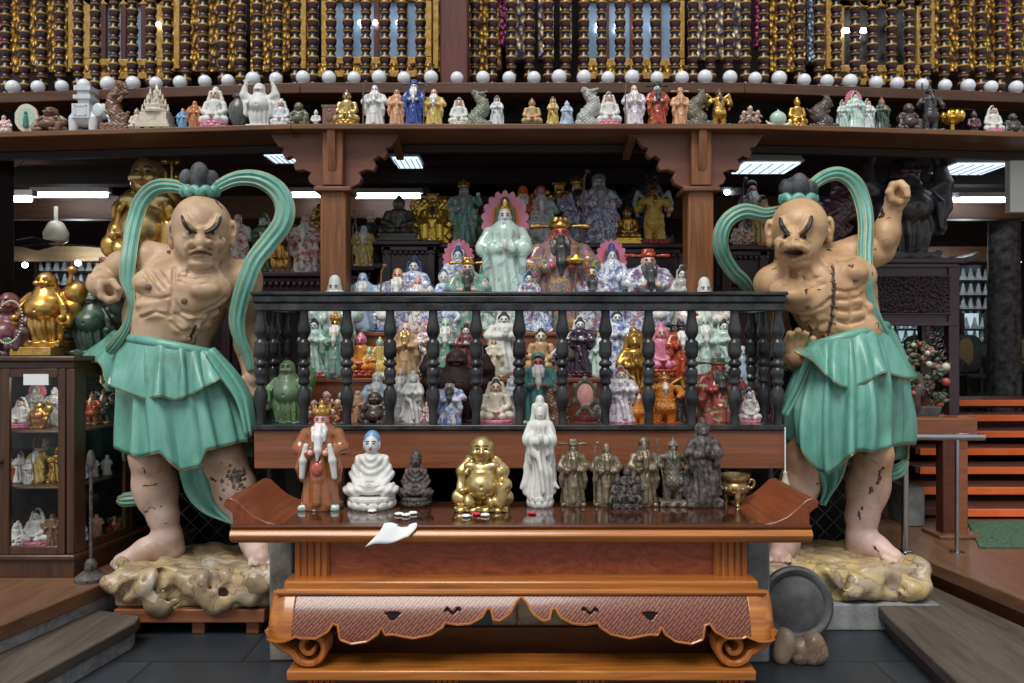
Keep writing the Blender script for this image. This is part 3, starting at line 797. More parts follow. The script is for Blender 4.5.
bp = [(.0, .024), (.1, .023), (.14, .026), (.19, .035), (.24, .0385), (.29, .035), (.325, .023), (.345, .019), (.355, .03), (.37, .033), (.385, .030), (.40, .026), (.43, .033), (.46, .035), (.485, .031), (.505, .022), (.515, .032), (.535, .038), (.555, .032), (.565, .022), (.585, .024), (.60, .034), (.65, .037), (.70, .034), (.715, .036), (.73, .034), (.745, .022), (.76, .022), (.79, .032), (.82, .038), (.86, .036), (.91, .028), (.96, .024), (1, .024)]
Hb = RT - .105 - BZ - .03
b0 = None
def bal(x, y):
    global b0
    if b0 is None:
        o = MB().lathe([(r, z * Hb) for z, r in bp], (0, 0, 0), 16).build('baluster', M['black'], None, sharp=70); b0 = o
    else: o = b0.copy(); COL.objects.link(o)
    o.parent = t; o.location = Vector((x, y, BZ + .03)) - Vector(t.location)
for i in range(13): bal(SX - SHW + .03 + i * (2 * SHW - .06) / 12, SF + .0375)
for sd in (-1, 1):
    for k in (1, 2): bal(SX + sd * (SHW - .03), SF + .0375 + .245 * k)

# tables behind the shrine that carry the back rows
def carved_table(name, px0, px1, pyt, D, depth, zf, label, frieze=True):
    zt = Z(pyt, D); xa, xb = X(px0, D), X(px1, D)
    t = thing(name, label, 'table', ((xa+xb)/2, D + depth/2, zf))
    MB().box(xa, xb, D, D + depth, zt - .035, zt).build('table_top', M['purple'], t, bv=.008)
    MB().box(xa + .03, xb - .03, D + .03, D + .06, zt - .075, zt - .035).build('moulding', M['purple'], t, bv=.008)
    b = MB(); n = int((xb - xa) / .045)
    for k in range(n):
        x = xa + .05 + (xb - xa - .1) * k / max(1, n - 1); b.ball((x, D + .035, zt - .085), (.017, .012, .02), 8, 6)
    b.build('carved_beading', M['purple'], t)
    MB().box(xa + .05, xb - .05, D + .05, D + .07, zt - .28, zt - .075).build('frieze_board', M['purple'], t, bv=.004)
    for x in (xa + .07, xb - .07):
        for y in (D + .06, D + depth - .06): MB().box(x - .03, x + .03, y - .03, y + .03, zf, zt - .035).build('leg', M['purple'], t, bv=.006)
    return zt
T4D = 5.72
T4Z = carved_table('altar_stand', 432, 694, 243, T4D, .6, 1.66, 'dark carved altar stand in the middle behind the balustrade')
TLZ = carved_table('side_stand', 376, 440, 240, 5.64, .6, 1.66, 'dark carved stand left of the crowned figurine with flame halo')
SLZ = carved_table('display_ledge', 214, 336, 272, 5.7, .45, 0, 'dark ledge left of the left bracket post behind the ribbon')
SMZ = carved_table('display_ledge', 344, 374, 266, 5.7, .4, 0, 'narrow dark ledge just right of the left bracket post')
SRZ = carved_table('side_cabinet', 718, 775, 245, 5.72, .5, 0, 'dark red cabinet behind the right guardian statue')
MB().box(X(720, 5.76), X(773, 5.76), 5.8, 5.83, 1.0, SRZ - .28).build('door', M['darkred'], bpy.data.objects['side_cabinet'], bv=.006)

# ============================================================ GLASS DISPLAY CABINET (left)
CZ = .28; CT = Z(356, 4.47); CY = 4.47
t = thing('display_cabinet', 'dark wood display cabinet with glass doors full of figurines at the left', 'cabinet', (-2.8, 4.8, CZ))
xl, xr = -3.25, X(74, CY); xb, yb = X(131, 4.98), 4.98
foot = [(xl, CY), (xr, CY), (xb, yb), (xb, 5.2), (xl, 5.2)]
def grow(p, d): return [(p[0][0] - d, p[0][1] - d), (p[1][0] + d * .6, p[1][1] - d), (p[2][0] + d, p[2][1] - d * .3), (p[3][0] + d, p[3][1]), (p[4][0] - d, p[4][1])]
MB().slab(foot, CZ, CZ + .1).build('base', M['cab'], t, bv=.006)
MB().slab(grow(foot, .02), CZ + .1, CZ + .13).build('base_moulding', M['cab'], t, bv=.008)
MB().slab(foot, CT - .07, CT - .03).build('cornice', M['cab'], t, bv=.006)
MB().slab(grow(foot, .03), CT - .03, CT).build('top_board', M['cab'], t, bv=.008)
MB().box(xl, xb, 5.17, 5.2, CZ + .13, CT - .07).build('back_panel', M['dark'], t)
CSH = [CZ + .13, Z(487, CY + .04), Z(431, CY + .04)]
for z in CSH[1:]: MB().slab([(xl + .03, CY + .04), (xr - .02, CY + .04), (xb - .04, yb), (xb - .04, 5.16), (xl + .03, 5.16)], z - .012, z).build('shelf', M['cab'], t, bv=.003)
z0, z1 = CZ + .13, CT - .07
MB().slab([(xr - .045, CY), (xr, CY), (xr + .02, CY + .09), (xr - .03, CY + .06)], z0, z1).build('corner_post', M['cab'], t, bv=.006)
MB().box(xb - .05, xb, yb, yb + .06, z0, z1).build('corner_post', M['cab'], t, bv=.006)
MB().box(xl, xl + .04, CY, CY + .05, z0, z1).build('corner_post', M['cab'], t, bv=.006)
xd0 = X(4, CY)
MB().box(xd0 - .05, xd0 - .005, CY + .005, CY + .035, z0, z1).build('stile', M['cab'], t, bv=.004)
def door(a, b_, nm):
    """framed glass leaf between two plan points"""
    a = Vector((*a, 0)); b_ = Vector((*b_, 0)); u = (b_ - a).normalized(); n = Vector((u.y, -u.x, 0))
    def bar(s0, s1, za, zb, mb):
        p = [a + u*s0, a + u*s1]; q = [v + n * -.025 for v in p]
        pl = [(p[0].x, p[0].y), (p[1].x, p[1].y), (q[1].x, q[1].y), (q[0].x, q[0].y)]
        return mb.slab(pl, za, zb)
    L = (b_ - a).length; mb = MB()
    d = None
    bar(0, .04, z0, z1, mb); bar(L - .04, L, z0, z1, mb); bar(.04, L - .04, z0, z0 + .045, mb); bar(.04, L - .04, z1 - .05, z1, mb)
    d = mb.build(nm, M['cab'], t, bv=.004)
    mb = MB(); p = a + u*.035 - n*.012; q = a + u*(L - .035) - n*.012; r1 = q - n*.004; r0 = p - n*.004
    mb.slab([(p.x, p.y), (q.x, q.y), (r1.x, r1.y), (r0.x, r0.y)], z0 + .04, z1 - .045)
    mb.build('glass_pane', M['glass'], d)
    return d
d = door((xd0 - .01, CY - .002), (xr - .05, CY - .002), 'door')
MB().ball((xd0 - .02, CY - .012, (z0 + z1) / 2), .016, 10, 8).build('knob', M['iron'], d)
door((xr + .005, CY + .05), (xb - .0, yb - .02), 'side_door')
o = MB().box(X(24, CY), X(49, CY), CY - .006, CY - .003, Z(385, CY), Z(374, CY)).build('paper_note', M['paper'], None); tag(o, 'white paper note taped at the top of the cabinet door glass', 'note')
# candle-stand like iron rod before the cabinet
D = 4.42; x = X(91, D)
t = thing('iron_stand', 'thin rusty iron rod stand in front of the display cabinet', 'stand', (x, D, CZ))
MB().lathe([(.085, 0), (.085, .02), (.06, .04), (.035, .06), (.03, .1), (.016, .12)], (x, D, CZ), 16).build('foot', M['iron'], t)
MB().tube([(x, D, CZ + .1), (x, D, Z(455, D))], .009, 8).build('rod', M['iron'], t)
MB().lathe([(.01, 0), (.02, .02), (.024, .05), (.018, .09), (.01, .11)], (x, D, Z(470, D)), 12).build('knob', M['iron'], t)

# ============================================================ RIGHT: altar table on the platform, bench rail, stairs
PZ = 1.06
D = 5.85; xa, xb = X(868, D), X(958, D); zt = Z(258, D)
t = thing('purple_altar', 'dark purple carved altar table with upturned ends carrying the dark wooden statue', 'table', ((xa+xb)/2, D + .3, PZ))
MB().box(xa - .06, xb + .05, D - .03, D + .5, zt - .04, zt).build('table_top', M['purple'], t, bv=.008)
for sd, x in ((-1, xa - .06), (1, xb + .05)):
    pr = [(x - sd*.02, zt - .04), (x + sd*.05, zt - .025), (x + sd*.09, zt + .02), (x + sd*.085, zt + .045), (x + sd*.05, zt + .02), (x - sd*.02, zt)]
    MB().prism(pr if sd > 0 else pr[::-1], D - .03, D + .5).build('upturned_end', M['purple'], t, bv=.004)
zb_ = Z(326, D)
MB().box(xa + .02, xb - .02, D + .012, D + .03, zb_ + .03, zt - .04).build('drawer_box', M['purple'], t)
zc0, zc1 = Z(313, D), Z(277, D)
f = MB().box(xa + .04, xb - .06, D - .006, D + .01, zc0, zc1).build('carved_panel', leafmat('purple_relief', (78, 58, 66), (56, 40, 48), (34, 22, 28), 60), t, bv=.004)
fr = MB()
for a in ((xa + .0, xb, zt - .07, zt - .04), (xa, xb, zb_, zb_ + .03), (xa + .03, xb - .05, zc1, zc1 + .012), (xa + .03, xb - .05, zc0 - .012, zc0)): fr.box(a[0], a[1], D - .012, D + .02, a[2], a[3])
fr.build('frame_rails', M['purple'], t, bv=.004)
for x in (xa + .02, xb - .03):
    for y in (D + .03, D + .42): MB().box(x - .04, x + .04, y - .035, y + .035, PZ, zt - .04).build('leg', M['purple'], t, bv=.006)
for sd, x in ((1, xa + .07), (-1, xb - .08)):
    b = MB()
    for k in range(5):
        r = .035; cz = zb_ - .03 - k * .045; cx = x + sd * (.07 - .014 * k)
        b.tube([(cx + r*math.cos(a)*.9, D + .03, cz + r*math.sin(a)) for a in np.linspace(0, 2*PI, 13)], .007, 6)
        if k < 3: b.tube([(cx + sd*.05 + r*math.cos(a)*.8, D + .03, cz + .01 + r*.8*math.sin(a)) for a in np.linspace(0, 2*PI, 13)], .007, 6)
    b.build('fretwork_corner', M['purple'], t)
# platform edge on its post
D = 5.38; t = thing('rail_bench', 'thick brown plank on a square post at the right behind the steel handrail', 'bench', (X(940, D), D, .28))
MB().box(X(894, D), X(978, D), D, D + .12, Z(439, D), Z(418, D)).build('plank', M['plank'], t, bv=.01)
MB().box(X(944, D), X(957, D), D + .01, D + .11, .28, Z(439, D)).build('post', M['stair'], t, bv=.008)
MB().box(X(957, D), X(970, D), D + .02, D + .12, .28, Z(439, D)).build('post', M['plank'], t, bv=.008)
MB().box(X(936, D), X(979, D), D - .05, D + .2, .28, .305).build('foot_plate', M['deck'], t, bv=.006)
# steel handrail
D = 5.0; t = thing('handrail', 'bent steel tube handrail beside the right guardian statue', 'handrail', (X(930, D), D, .28))
zt = Z(437, D)
p = spline([(X(905, D), D, .28), (X(905, D), D, .6), (X(905, D), D, zt - .07), (X(907.5, D), D, zt - .02), (X(913, D), D, zt), (X(940, D), D, zt), (X(984, D), D, zt)], 6)
MB().tube(p, .022, 12).build('tube', M['steel'], t)
x = X(957, D); MB().tube([(x, D, .285), (x, D, zt - .015)], .013, 10).build('post', M['steel'], t)
MB().lathe([(.045, 0), (.045, .008), (.015, .014)], (x, D, .281), 16).build('base_flange', M['steel'], t)
MB().lathe([(.045, 0), (.045, .008), (.024, .014)], (X(905, D), D, .281), 16).build('base_flange', M['steel'], t)
# open stairs with orange nosings
t = thing('stairs', 'open stairs with orange edged treads rising at the right', 'stairs', (3.4, 6.6, .28))
for i in range(7):
    d = 5.95 + .25 * i; z = .335 + .117 * i
    xa = X(918, d) - .02; xb = 6.2
    MB().box(xa, xb, d, d + .27, z - .03, z + .022).build('tread', M['stair'], t, bv=.004)
    MB().box(xa + (.35 if i == 0 else .03), xb, d - .014, d, z - .036, z + .02).build('orange_edge', M['orange'], t, bv=.003)
MB().hexa([(2.7, 5.95, .28), (2.78, 5.95, .28), (2.78, 7.7, .95), (2.7, 7.7, .95)], [(2.7, 5.95, .31), (2.78, 5.95, .31), (2.78, 7.7, 1.0), (2.7, 7.7, 1.0)]).build('stringer', M['stair'], t)
o = MB().box(X(908, 5.7), X(925, 5.7), 5.7, 6.0, .28, Z(488, 5.7)).build('concrete_block', M['concrete'], bv=.008); tag(o, 'pale concrete block at the foot of the orange stairs', 'block')
o = MB().slab([(2.98, 5.1), (6.5, 5.1), (6.5, 5.84), (3.32, 5.84)], .281, .292).build('green_mat', M['mat'], bv=.002); tag(o, 'green grass mat on the right deck below the orange stairs', 'mat')
# chain-link fences either side behind the guardians
for sd, xa, xb, lb in (('l', X(168, 5.15), X(262, 5.15), 'chain-link fence behind the left guardian statue'), ('r', X(775, 5.15), X(868, 5.15), 'chain-link fence behind the right guardian statue')):
    D = 5.15; t = thing('chain_link_fence', lb, 'fence', ((xa+xb)/2, D, 0)); b = MB(); g = .058; zb_, zt = .03, 1.0
    n = int((xb - xa) / g)
    for k in range(n + 1):
        pts = []
        for q in range(int((zt - zb_) / g) + 1): pts.append((xa + g * k + (g * .5 if (q + k) % 2 else -g * .5), D + (.004 if (q + k) % 2 else -.004), zb_ + g * q))
        b.tube(pts, .0032, 5)
    b.build('wire_mesh', M['wire'], t)
    for x in (xa - .03, xb + .05): MB().tube([(x, D, 0), (x, D, zt)], .018, 8).build('fence_post', M['wire'], t)
    o = MB().box(xa - .1, xb + .1, D + .5, D + .53, 0, 1.2).build('back_board', M['dark']); tag(o, 'dark board standing behind the %s chain-link fence' % ('left' if sd == 'l' else 'right'), 'board')

# ============================================================ ROCK BASES, PALLETS, LOOSE STONES
def rockmat(name, c1, c2, c3, c4):
    m, nt, b = new_mat(name); setp(b, .42, 0, .5, .2)
    v = coords(nt, (1, 1, 1)); n = noise(nt, v, 4.5, 5, .6, .6)
    ad = nt.nodes.new('ShaderNodeVectorMath'); ad.operation = 'ADD'; nt.links.new(v, ad.inputs[0])
    cn = nt.nodes.new('ShaderNodeTexNoise'); cn.inputs['Scale'].default_value = 7; nt.links.new(v, cn.inputs['Vector'])
    sc = nt.nodes.new('ShaderNodeVectorMath'); sc.operation = 'SCALE'; sc.inputs['Scale'].default_value = .3; nt.links.new(cn.outputs['Color'], sc.inputs[0]); nt.links.new(sc.outputs[0], ad.inputs[1])
    vo = nt.nodes.new('ShaderNodeTexVoronoi'); vo.inputs['Scale'].default_value = 5.5; nt.links.new(ad.outputs[0], vo.inputs['Vector'])
    ve = nt.nodes.new('ShaderNodeTexVoronoi'); ve.feature = 'DISTANCE_TO_EDGE'; ve.inputs['Scale'].default_value = 5.5; nt.links.new(ad.outputs[0], ve.inputs['Vector'])
    sp = nt.nodes.new('ShaderNodeSeparateColor'); nt.links.new(vo.outputs['Color'], sp.inputs[0])
    me = nt.nodes.new('ShaderNodeMath'); me.operation = 'MULTIPLY_ADD'; me.inputs[1].default_value = .3; nt.links.new(sp.outputs[0], me.inputs[0]); 
    m5 = nt.nodes.new('ShaderNodeMath'); m5.operation = 'MULTIPLY'; m5.inputs[1].default_value = .75; nt.links.new(n, m5.inputs[0]); nt.links.new(m5.outputs[0], me.inputs[2])
    col = ramp(nt, me.outputs[0], [(.26, lin(c1)), (.42, lin(c2)), (.6, lin(c3)), (.76, lin(c4))])
    mx = nt.nodes.new('ShaderNodeMix'); mx.data_type = 'RGBA'; mx.blend_type = 'MULTIPLY'; mx.inputs[0].default_value = .8
    nt.links.new(col, mx.inputs[6]); nt.links.new(ramp(nt, ve.outputs['Distance'], [(.0, (.3, .25, .2)), (.03, (1, 1, 1))]), mx.inputs[7])
    nt.links.new(mx.outputs[2], b.inputs['Base Color'])
    bump(nt, b, noise(nt, v, 22, 5), .5, .01); return m
M['rock'] = rockmat('ochre_rock', (104, 86, 66), (146, 128, 104), (174, 150, 112), (184, 176, 164))
M['rock2'] = rockmat('ochre_rock_red', (138, 96, 80), (166, 150, 126), (192, 166, 110), (182, 174, 158))
M['stone'] = rockmat('field_stone', (104, 82, 64), (138, 116, 96), (158, 140, 118), (120, 104, 90))
def rock(name, px0, px1, py0, py1, D, dep, mat, label, seed, lumps, hole=None):
    r = random.Random(seed); xa, xb = X(px0, D - dep/2), X(px1, D - dep/2); z0, z1 = Z(py1, D - dep/2), Z(py0, D)
    s = Sculpt((xa - .06, D - dep/2 - .08, z0 - .04), (xb + .06, D + dep/2 + .08, z1 + .14), .011)
    cx, cz = (xa+xb)/2, (z0+z1)/2
    s.box((cx, D, cz), ((xb-xa)/2 * .96, dep/2 * .92, (z1-z0)/2), .05, .02)
    for i in range(lumps):
        u = r.uniform(-.9, .9); zz = r.uniform(-.55, .6); rr = r.uniform(.05, .11)
        s.ell((cx + u * (xb-xa)/2, D - dep/2 + .05, cz + zz * (z1-z0)/2), (rr * 1.2, .07, rr * .85), .018)
    for i in range(5): s.ell((xb if i % 2 else xa, D + r.uniform(-.3, .2), cz + r.uniform(-.06, .05)), (.07, .12, .1), .03)
    for i in range(9):
        x = r.uniform(xa, xb); q = [(x + r.uniform(-.05, .05) * k, D - dep/2 - .03 + .02*k, z1 + .03 - (z1-z0+.06) * k / 4) for k in range(5)]
        s.chain(q, .014, .025, 'sub')
    for i in range(5):
        y = r.uniform(D - dep/2, D + .1); s.chain([(xa + (xb-xa)*k/6, y + r.uniform(-.05, .05), z1 + .004) for k in range(7)], .012, .02, 'sub')
    s.warp(lambda x, y, z: .012 * np.sin(x*21 + 1.3*np.sin(z*17)) * np.sin(z*19 + y*13) + .006*np.sin(x*47+y*31)*np.sin(z*41))
    return tag(sculpt_obj(s, name, mat), label, 'rock'), z1
GLD, GRD = 4.66, 4.78
_, LRZ = rock('rock_pedestal', 101, 274, 556, 611, GLD, .72, M['rock'], 'lumpy ochre rock pedestal under the left guardian statue', 3, 26)
_, RRZ = rock('rock_pedestal', 764, 928, 552, 604, GRD, .72, M['rock2'], 'cracked ochre rock pedestal under the right guardian statue', 8, 12)
zb_ = Z(611, GLD - .36)
t = thing('pallet', 'low brown wooden pallet under the left rock pedestal', 'pallet', (X(195, GLD), GLD, 0))
MB().box(X(142, GLD), X(282, GLD), GLD - .33, GLD + .33, zb_ - .075, zb_ - .002).build('deck_board', M['plank'], t, bv=.006)
for px in (152, 217, 268):
    for y in (GLD - .28, GLD + .22): MB().box(X(px, GLD) - .035, X(px, GLD) + .035, y, y + .07, 0, zb_ - .075).build('block', M['plank'], t, bv=.004)
zb_ = Z(604, GRD - .36)
o = MB().box(X(775, GRD), X(908, GRD), GRD - .36, GRD + .33, 0, zb_ - .002).build('concrete_slab', M['concrete'], bv=.01); tag(o, 'pale concrete slab under the right rock pedestal', 'slab')
# round dark tray
D = 4.24; c = Vector((X(797, D), D, .003)); 
prof = [(.001, .035), (.1, .034), (.145, .03), (.158, .045), (.178, .05), (.192, .042), (.197, .02), (.19, .0), (.15, -.012), (.001, -.014)]
b = MB().lathe(prof, (0, 0, 0), 40, False)
mt = Matrix.Translation(c + Vector((0, .035, .198))) @ Matrix.Rotation(math.radians(80), 4, 'X')
b.v = [tuple(mt @ Vector(p)) for p in b.v]
o = b.build('round_tray', plain('dark_cast_iron', (52, 52, 54), .5, .3, .4, .35, 6, .1)); tag(o, 'big round dark dish leaning against the right rock pedestal', 'dish')
sp = [(783, 655, .05, .1, 'left brown stone of the little pile by the grey stone post'), (799, 657, .05, .075, 'small middle stone of the pile before the round dark dish'), (812, 652, .07, .085, 'right ochre stone of the pile before the round dark dish'), (805, 643, .055, .06, 'back stone resting behind the little pile by the dark dish')]
for i, (px, py, rx, rz_, lb) in enumerate(sp):
    D = 3.98 + .1 * (i == 3); z = rz_ * .8
    s = Sculpt((X(px, D) - rx - .03, D - rx - .03, 0), (X(px, D) + rx + .03, D + rx + .03, rz_ * 2.1), .008)
    s.ell((X(px, D), D, z), (rx, rx * .9, rz_), .01); s.ell((X(px, D) + .02, D - .01, z * 1.2), (rx * .7, rx * .7, rz_ * .8), .02)
    s.warp(lambda x, y, z: .007 * np.sin(x*40 + i) * np.sin(z*33 + y*20))
    tag(sculpt_obj(s, 'stone', M['stone']), lb, 'stone')
for i, (px0, px1, h, lb) in enumerate(((492, 518, .19, 'pale upright stone seen under the middle of the altar table'), (516, 576, .21, 'broad pale stone seen under the altar table right of its middle'))):
    D = 4.55; xa, xb = X(px0, D), X(px1, D)
    s = Sculpt((xa - .03, D - .12, 0), (xb + .03, D + .12, h + .04), .01); s.box(((xa+xb)/2, D, h/2 - .01), ((xb-xa)/2, .08, h/2), .03); s.warp(lambda x, y, z: .006*np.sin(x*30+i)*np.sin(z*26))
    tag(sculpt_obj(s, 'stone', M['stone']), lb, 'stone')

# tassel hanging from the right end of the shrine plank
D = SF - .02; x = SX + SHW - .03
t = thing('tassel', 'pale tassel on a white string at the right end of the shrine plank', 'tassel', (x, D, Z(500, D)))
MB().tube([(x + .02, D - .005, BZ + .02), (x + .02, D - .006, Z(472, D))], .004, 6).build('string', M['paper'], t)
MB().lathe([(.006, .105), (.012, .1), (.010, .085), (.022, .04), (.03, .0)], (x + .02, D - .006, Z(472, D) - .1), 12).build('fringe', plain('pale_tassel', (196, 190, 168), .8), t)
# ============================================================ GUARDIAN STATUES
def skinmat(name, tan, pink, zlo, zhi, chip):
    """painted wood flesh: tan above, pinker painted legs below, worn dark chips"""
    m, nt, b = new_mat(name); setp(b, .5, 0, .4, .1)
    v = coords(nt, (1, 1, 1), False)
    sp = nt.nodes.new('ShaderNodeSeparateXYZ'); nt.links.new(v, sp.inputs[0])
    mr = nt.nodes.new('ShaderNodeMapRange'); mr.inputs['From Min'].default_value = zlo; mr.inputs['From Max'].default_value = zhi
    nt.links.new(sp.outputs['Z'], mr.inputs['Value'])
    base = ramp(nt, mr.outputs[0], [(0, lin(pink)), (1, lin(tan))])
    n = noise(nt, v, 7, 5, .4)
    mx = nt.nodes.new('ShaderNodeMix'); mx.data_type = 'RGBA'; mx.blend_type = 'MULTIPLY'; mx.inputs[0].default_value = .8
    nt.links.new(base, mx.inputs[6]); nt.links.new(ramp(nt, n, [(.3, (.62, .54, .46)), (.6, (1, 1, 1))]), mx.inputs[7])
    n2 = noise(nt, v, 9, 4, .9, .6)
    m2 = nt.nodes.new('ShaderNodeMix'); m2.data_type = 'RGBA'
    nt.links.new(ramp(nt, n2, [(chip, (0, 0, 0)), (chip + .03, (1, 1, 1))]), m2.inputs[0])
    nt.links.new(mx.outputs[2], m2.inputs[6]); m2.inputs[7].default_value = (*lin((70, 44, 36)), 1)
    nt.links.new(m2.outputs[2], b.inputs['Base Color'])
    bump(nt, b, noise(nt, v, 30, 4), .12, .006)
    return m
def clothmat():
    m, nt, b = new_mat('verdigris_cloth'); setp(b, .45, 0, .5, .2)
    v = coords(nt, (1, 1, .45)); n = noise(nt, v, 6, 6, .6, .65)
    c = ramp(nt, n, [(.26, lin((70, 98, 86))), (.42, lin((92, 152, 136))), (.62, lin((114, 174, 158))), (.8, lin((152, 198, 184)))])
    n2 = noise(nt, v, 8, 5, 1., .7)
    m2 = nt.nodes.new('ShaderNodeMix'); m2.data_type = 'RGBA'
    nt.links.new(ramp(nt, n2, [(.68, (0, 0, 0)), (.72, (1, 1, 1))]), m2.inputs[0])
    nt.links.new(c, m2.inputs[6]); m2.inputs[7].default_value = (*lin((92, 74, 58)), 1)
    nt.links.new(m2.outputs[2], b.inputs['Base Color'])
    bump(nt, b, n, .15, .01); return m
M['cloth'] = clothmat()
M['skinL'] = skinmat('painted_flesh', (200, 170, 140), (206, 180, 168), -.02 + .3, .62, .655)
M['skinR'] = skinmat('painted_flesh_tan', (204, 166, 126), (214, 184, 174), -.02 + .3, .62, .645)
M['ink'] = plain('black_paint', (22, 22, 24), .4, 0, .4, .1)
M['hair'] = plain('blue_black_hair', (26, 31, 40), .65, 0, .4, .3, 14, .2)
M['lip'] = plain('dark_red_lip', (96, 40, 36), .4, 0, .4, .2)
M['eyewhite'] = plain('eye_white', (196, 190, 168), .3, 0, .5, .1)
M['trim'] = plain('worn_gold_edge', (182, 158, 102), .45, .25, .5, .3, 30)
M['scab'] = plain('dark_crack', (66, 34, 30), .7, 0, .2, .4, 40)
M['worn'] = plain('bare_worn_wood', (84, 62, 52), .7, 0, .2, .4, 30)
M['nip'] = plain('brown_nipple', (110, 66, 54), .5, 0, .3, .2)

class Figure:
    """places joints and muscles where the statue stands: x,y in photo pixels at the statue's own distance, third value depth (same unit, + = away)"""
    def __init__(s, D, box, h):
        s.D = D; s.u = D / FPX
        lo = s.P(box[0], box[3], box[4]); hi = s.P(box[1], box[2], box[5])
        s.S = Sculpt((X(box[0], D), D + box[4] * s.u, Z(box[3], D)), (X(box[1], D), D + box[5] * s.u, Z(box[2], D)), h)
    def P(s, px, py, dy=0.):
        D = s.D + dy * s.u
        return Vector((X(px, D), D, Z(py, D)))
    def Q(s, p): return s.P(*p)
    def ell(s, c, r, k=4, rot=0, op='add'):
        rm = None
        if rot:
            a = math.radians(rot); rm = [[math.cos(a), 0, -math.sin(a)], [0, 1, 0], [math.sin(a), 0, math.cos(a)]]
            rm = [[math.cos(a), 0, math.sin(a)], [0, 1, 0], [-math.sin(a), 0, math.cos(a)]]
        s.S.ell(s.P(*c), [v * s.u for v in r], k * s.u, op, rm)
    def chain(s, pts, rs, k=3, op='add'):
        rs = rs if hasattr(rs, '__len__') else [rs] * len(pts)
        s.S.chain([s.P(*p) for p in pts], [r * s.u for r in rs], k * s.u, op)
    def front(s, px, py, d=0.):
        """depth of the surface met first when looking from the visitor's place"""
        S = s.S; dy = np.arange(-64, 60, .4); D = s.D + dy * s.u
        i = np.rint(((px - 512) * D / FPX - S.lo[0]) / S.h).astype(int); j = np.rint((D - S.lo[1]) / S.h).astype(int)
        k = np.rint((CAMZ - (py - 341.5) * D / FPX - S.lo[2]) / S.h).astype(int)
        ok = (i >= 0) & (j >= 0) & (k >= 0) & (i < S.n[0]) & (j < S.n[1]) & (k < S.n[2])
        v = np.where(ok, S.f[np.clip(i, 0, S.n[0]-1), np.clip(j, 0, S.n[1]-1), np.clip(k, 0, S.n[2]-1)], 1)
        q = int(np.argmax(v < 0))
        return float(dy[q]) + d
    def groove(s, pts, r=1.5, k=1.8, d=-.2):
        pp = [(x, y, s.front(x, y, d)) for x, y in pts]
        s.chain(pp, r, k, 'sub')
    def bump(s, x, y, rx, ry, rz=None, k=4, d=2, rot=0):
        s.ell((x, y, s.front(x, y, d)), (rx, rz or min(rx, ry), ry), k, rot)
    def onface(s, pts, r, name, mat, parent, d=0., n=6, flat=1.):
        b = MB(); P = spline([s.P(x, y, s.front(x, y, d)) for x, y in pts], 4)
        m = len(P); b.tube(P, [(r * s.u) * (.35 + .65 * math.sin(PI * (i + .6) / (m + .2))**.5) for i in range(m)], n)
        return b.build(name, mat, parent, sharp=0)

def fold_wave(a, seed, n):
    r = random.Random(seed); v = 0
    for i in range(n):
        c = r.uniform(0, 2*PI); wd = r.uniform(.05, .13)
        d = (a - c + PI) % (2*PI) - PI
        v += math.exp(-(d / wd)**2) * r.uniform(.6, 1.)
    return v
def skirt(F, name, belt, hem, hem_pts, seed, amp, parent, mat, belt_tilt=0., t0=0., nf=15, bulge=0.):
    """draped skirt: belt/hem = (px, py, rx, ry depth); hem_pts = front lower edge in px; the back hangs level"""
    NA, NT = 200, 30
    hp = sorted(hem_pts); ym = max(y for _, y in hp) - 6
    folds = [fold_wave(2*PI*i/NA, seed, nf) for i in range(NA)]
    fm = sum(folds) / NA
    def hem_y(px):
        if px <= hp[0][0]: return hp[0][1]
        for (a, b), (c, d) in zip(hp, hp[1:]):
            if a <= px <= c: return b + (d - b) * (px - a) / max(1e-6, c - a)
        return hp[-1][1]
    rings = []
    for j in range(NT + 1):
        t = j / NT; ring = []
        for i in range(NA):
            a = 2 * PI * i / NA; c, sn = math.cos(a), math.sin(a)      # sn > 0 : front
            k = t**.8
            rx = belt[2] + (hem[2] - belt[2]) * k + bulge * math.sin(PI * t); ry = belt[3] + (hem[3] - belt[3]) * k + bulge * .8 * math.sin(PI * t)
            cx = belt[0] + (hem[0] - belt[0]) * t
            f = 1 + amp * (folds[i] - fm * .35) * (.25 + .75 * t) * (1 + .25 * math.sin(5 * t + i * .3))
            px = cx + rx * f * c
            hx = hem[0] + hem[2] * f * c
            hy = hem_y(hx) if sn > -.15 else hem_y(hx) * .4 + ym * .6
            by = belt[1] + belt_tilt * c
            py = by + (hy - by) * t
            ring.append(F.P(px, py, -ry * f * sn))
        rings.append(ring)
    b = MB().loft(rings, cap=False)
    o = b.build(name, mat, parent, sharp=0)
    md = o.modifiers.new('thick', 'SOLIDIFY'); md.thickness = .014; md.offset = 0
    tr = MB().tube([rings[-1][i % NA] for i in range(NA + 1)], .0062, 6, False).build('hem_trim', M['trim'], o, sharp=0)
    return o
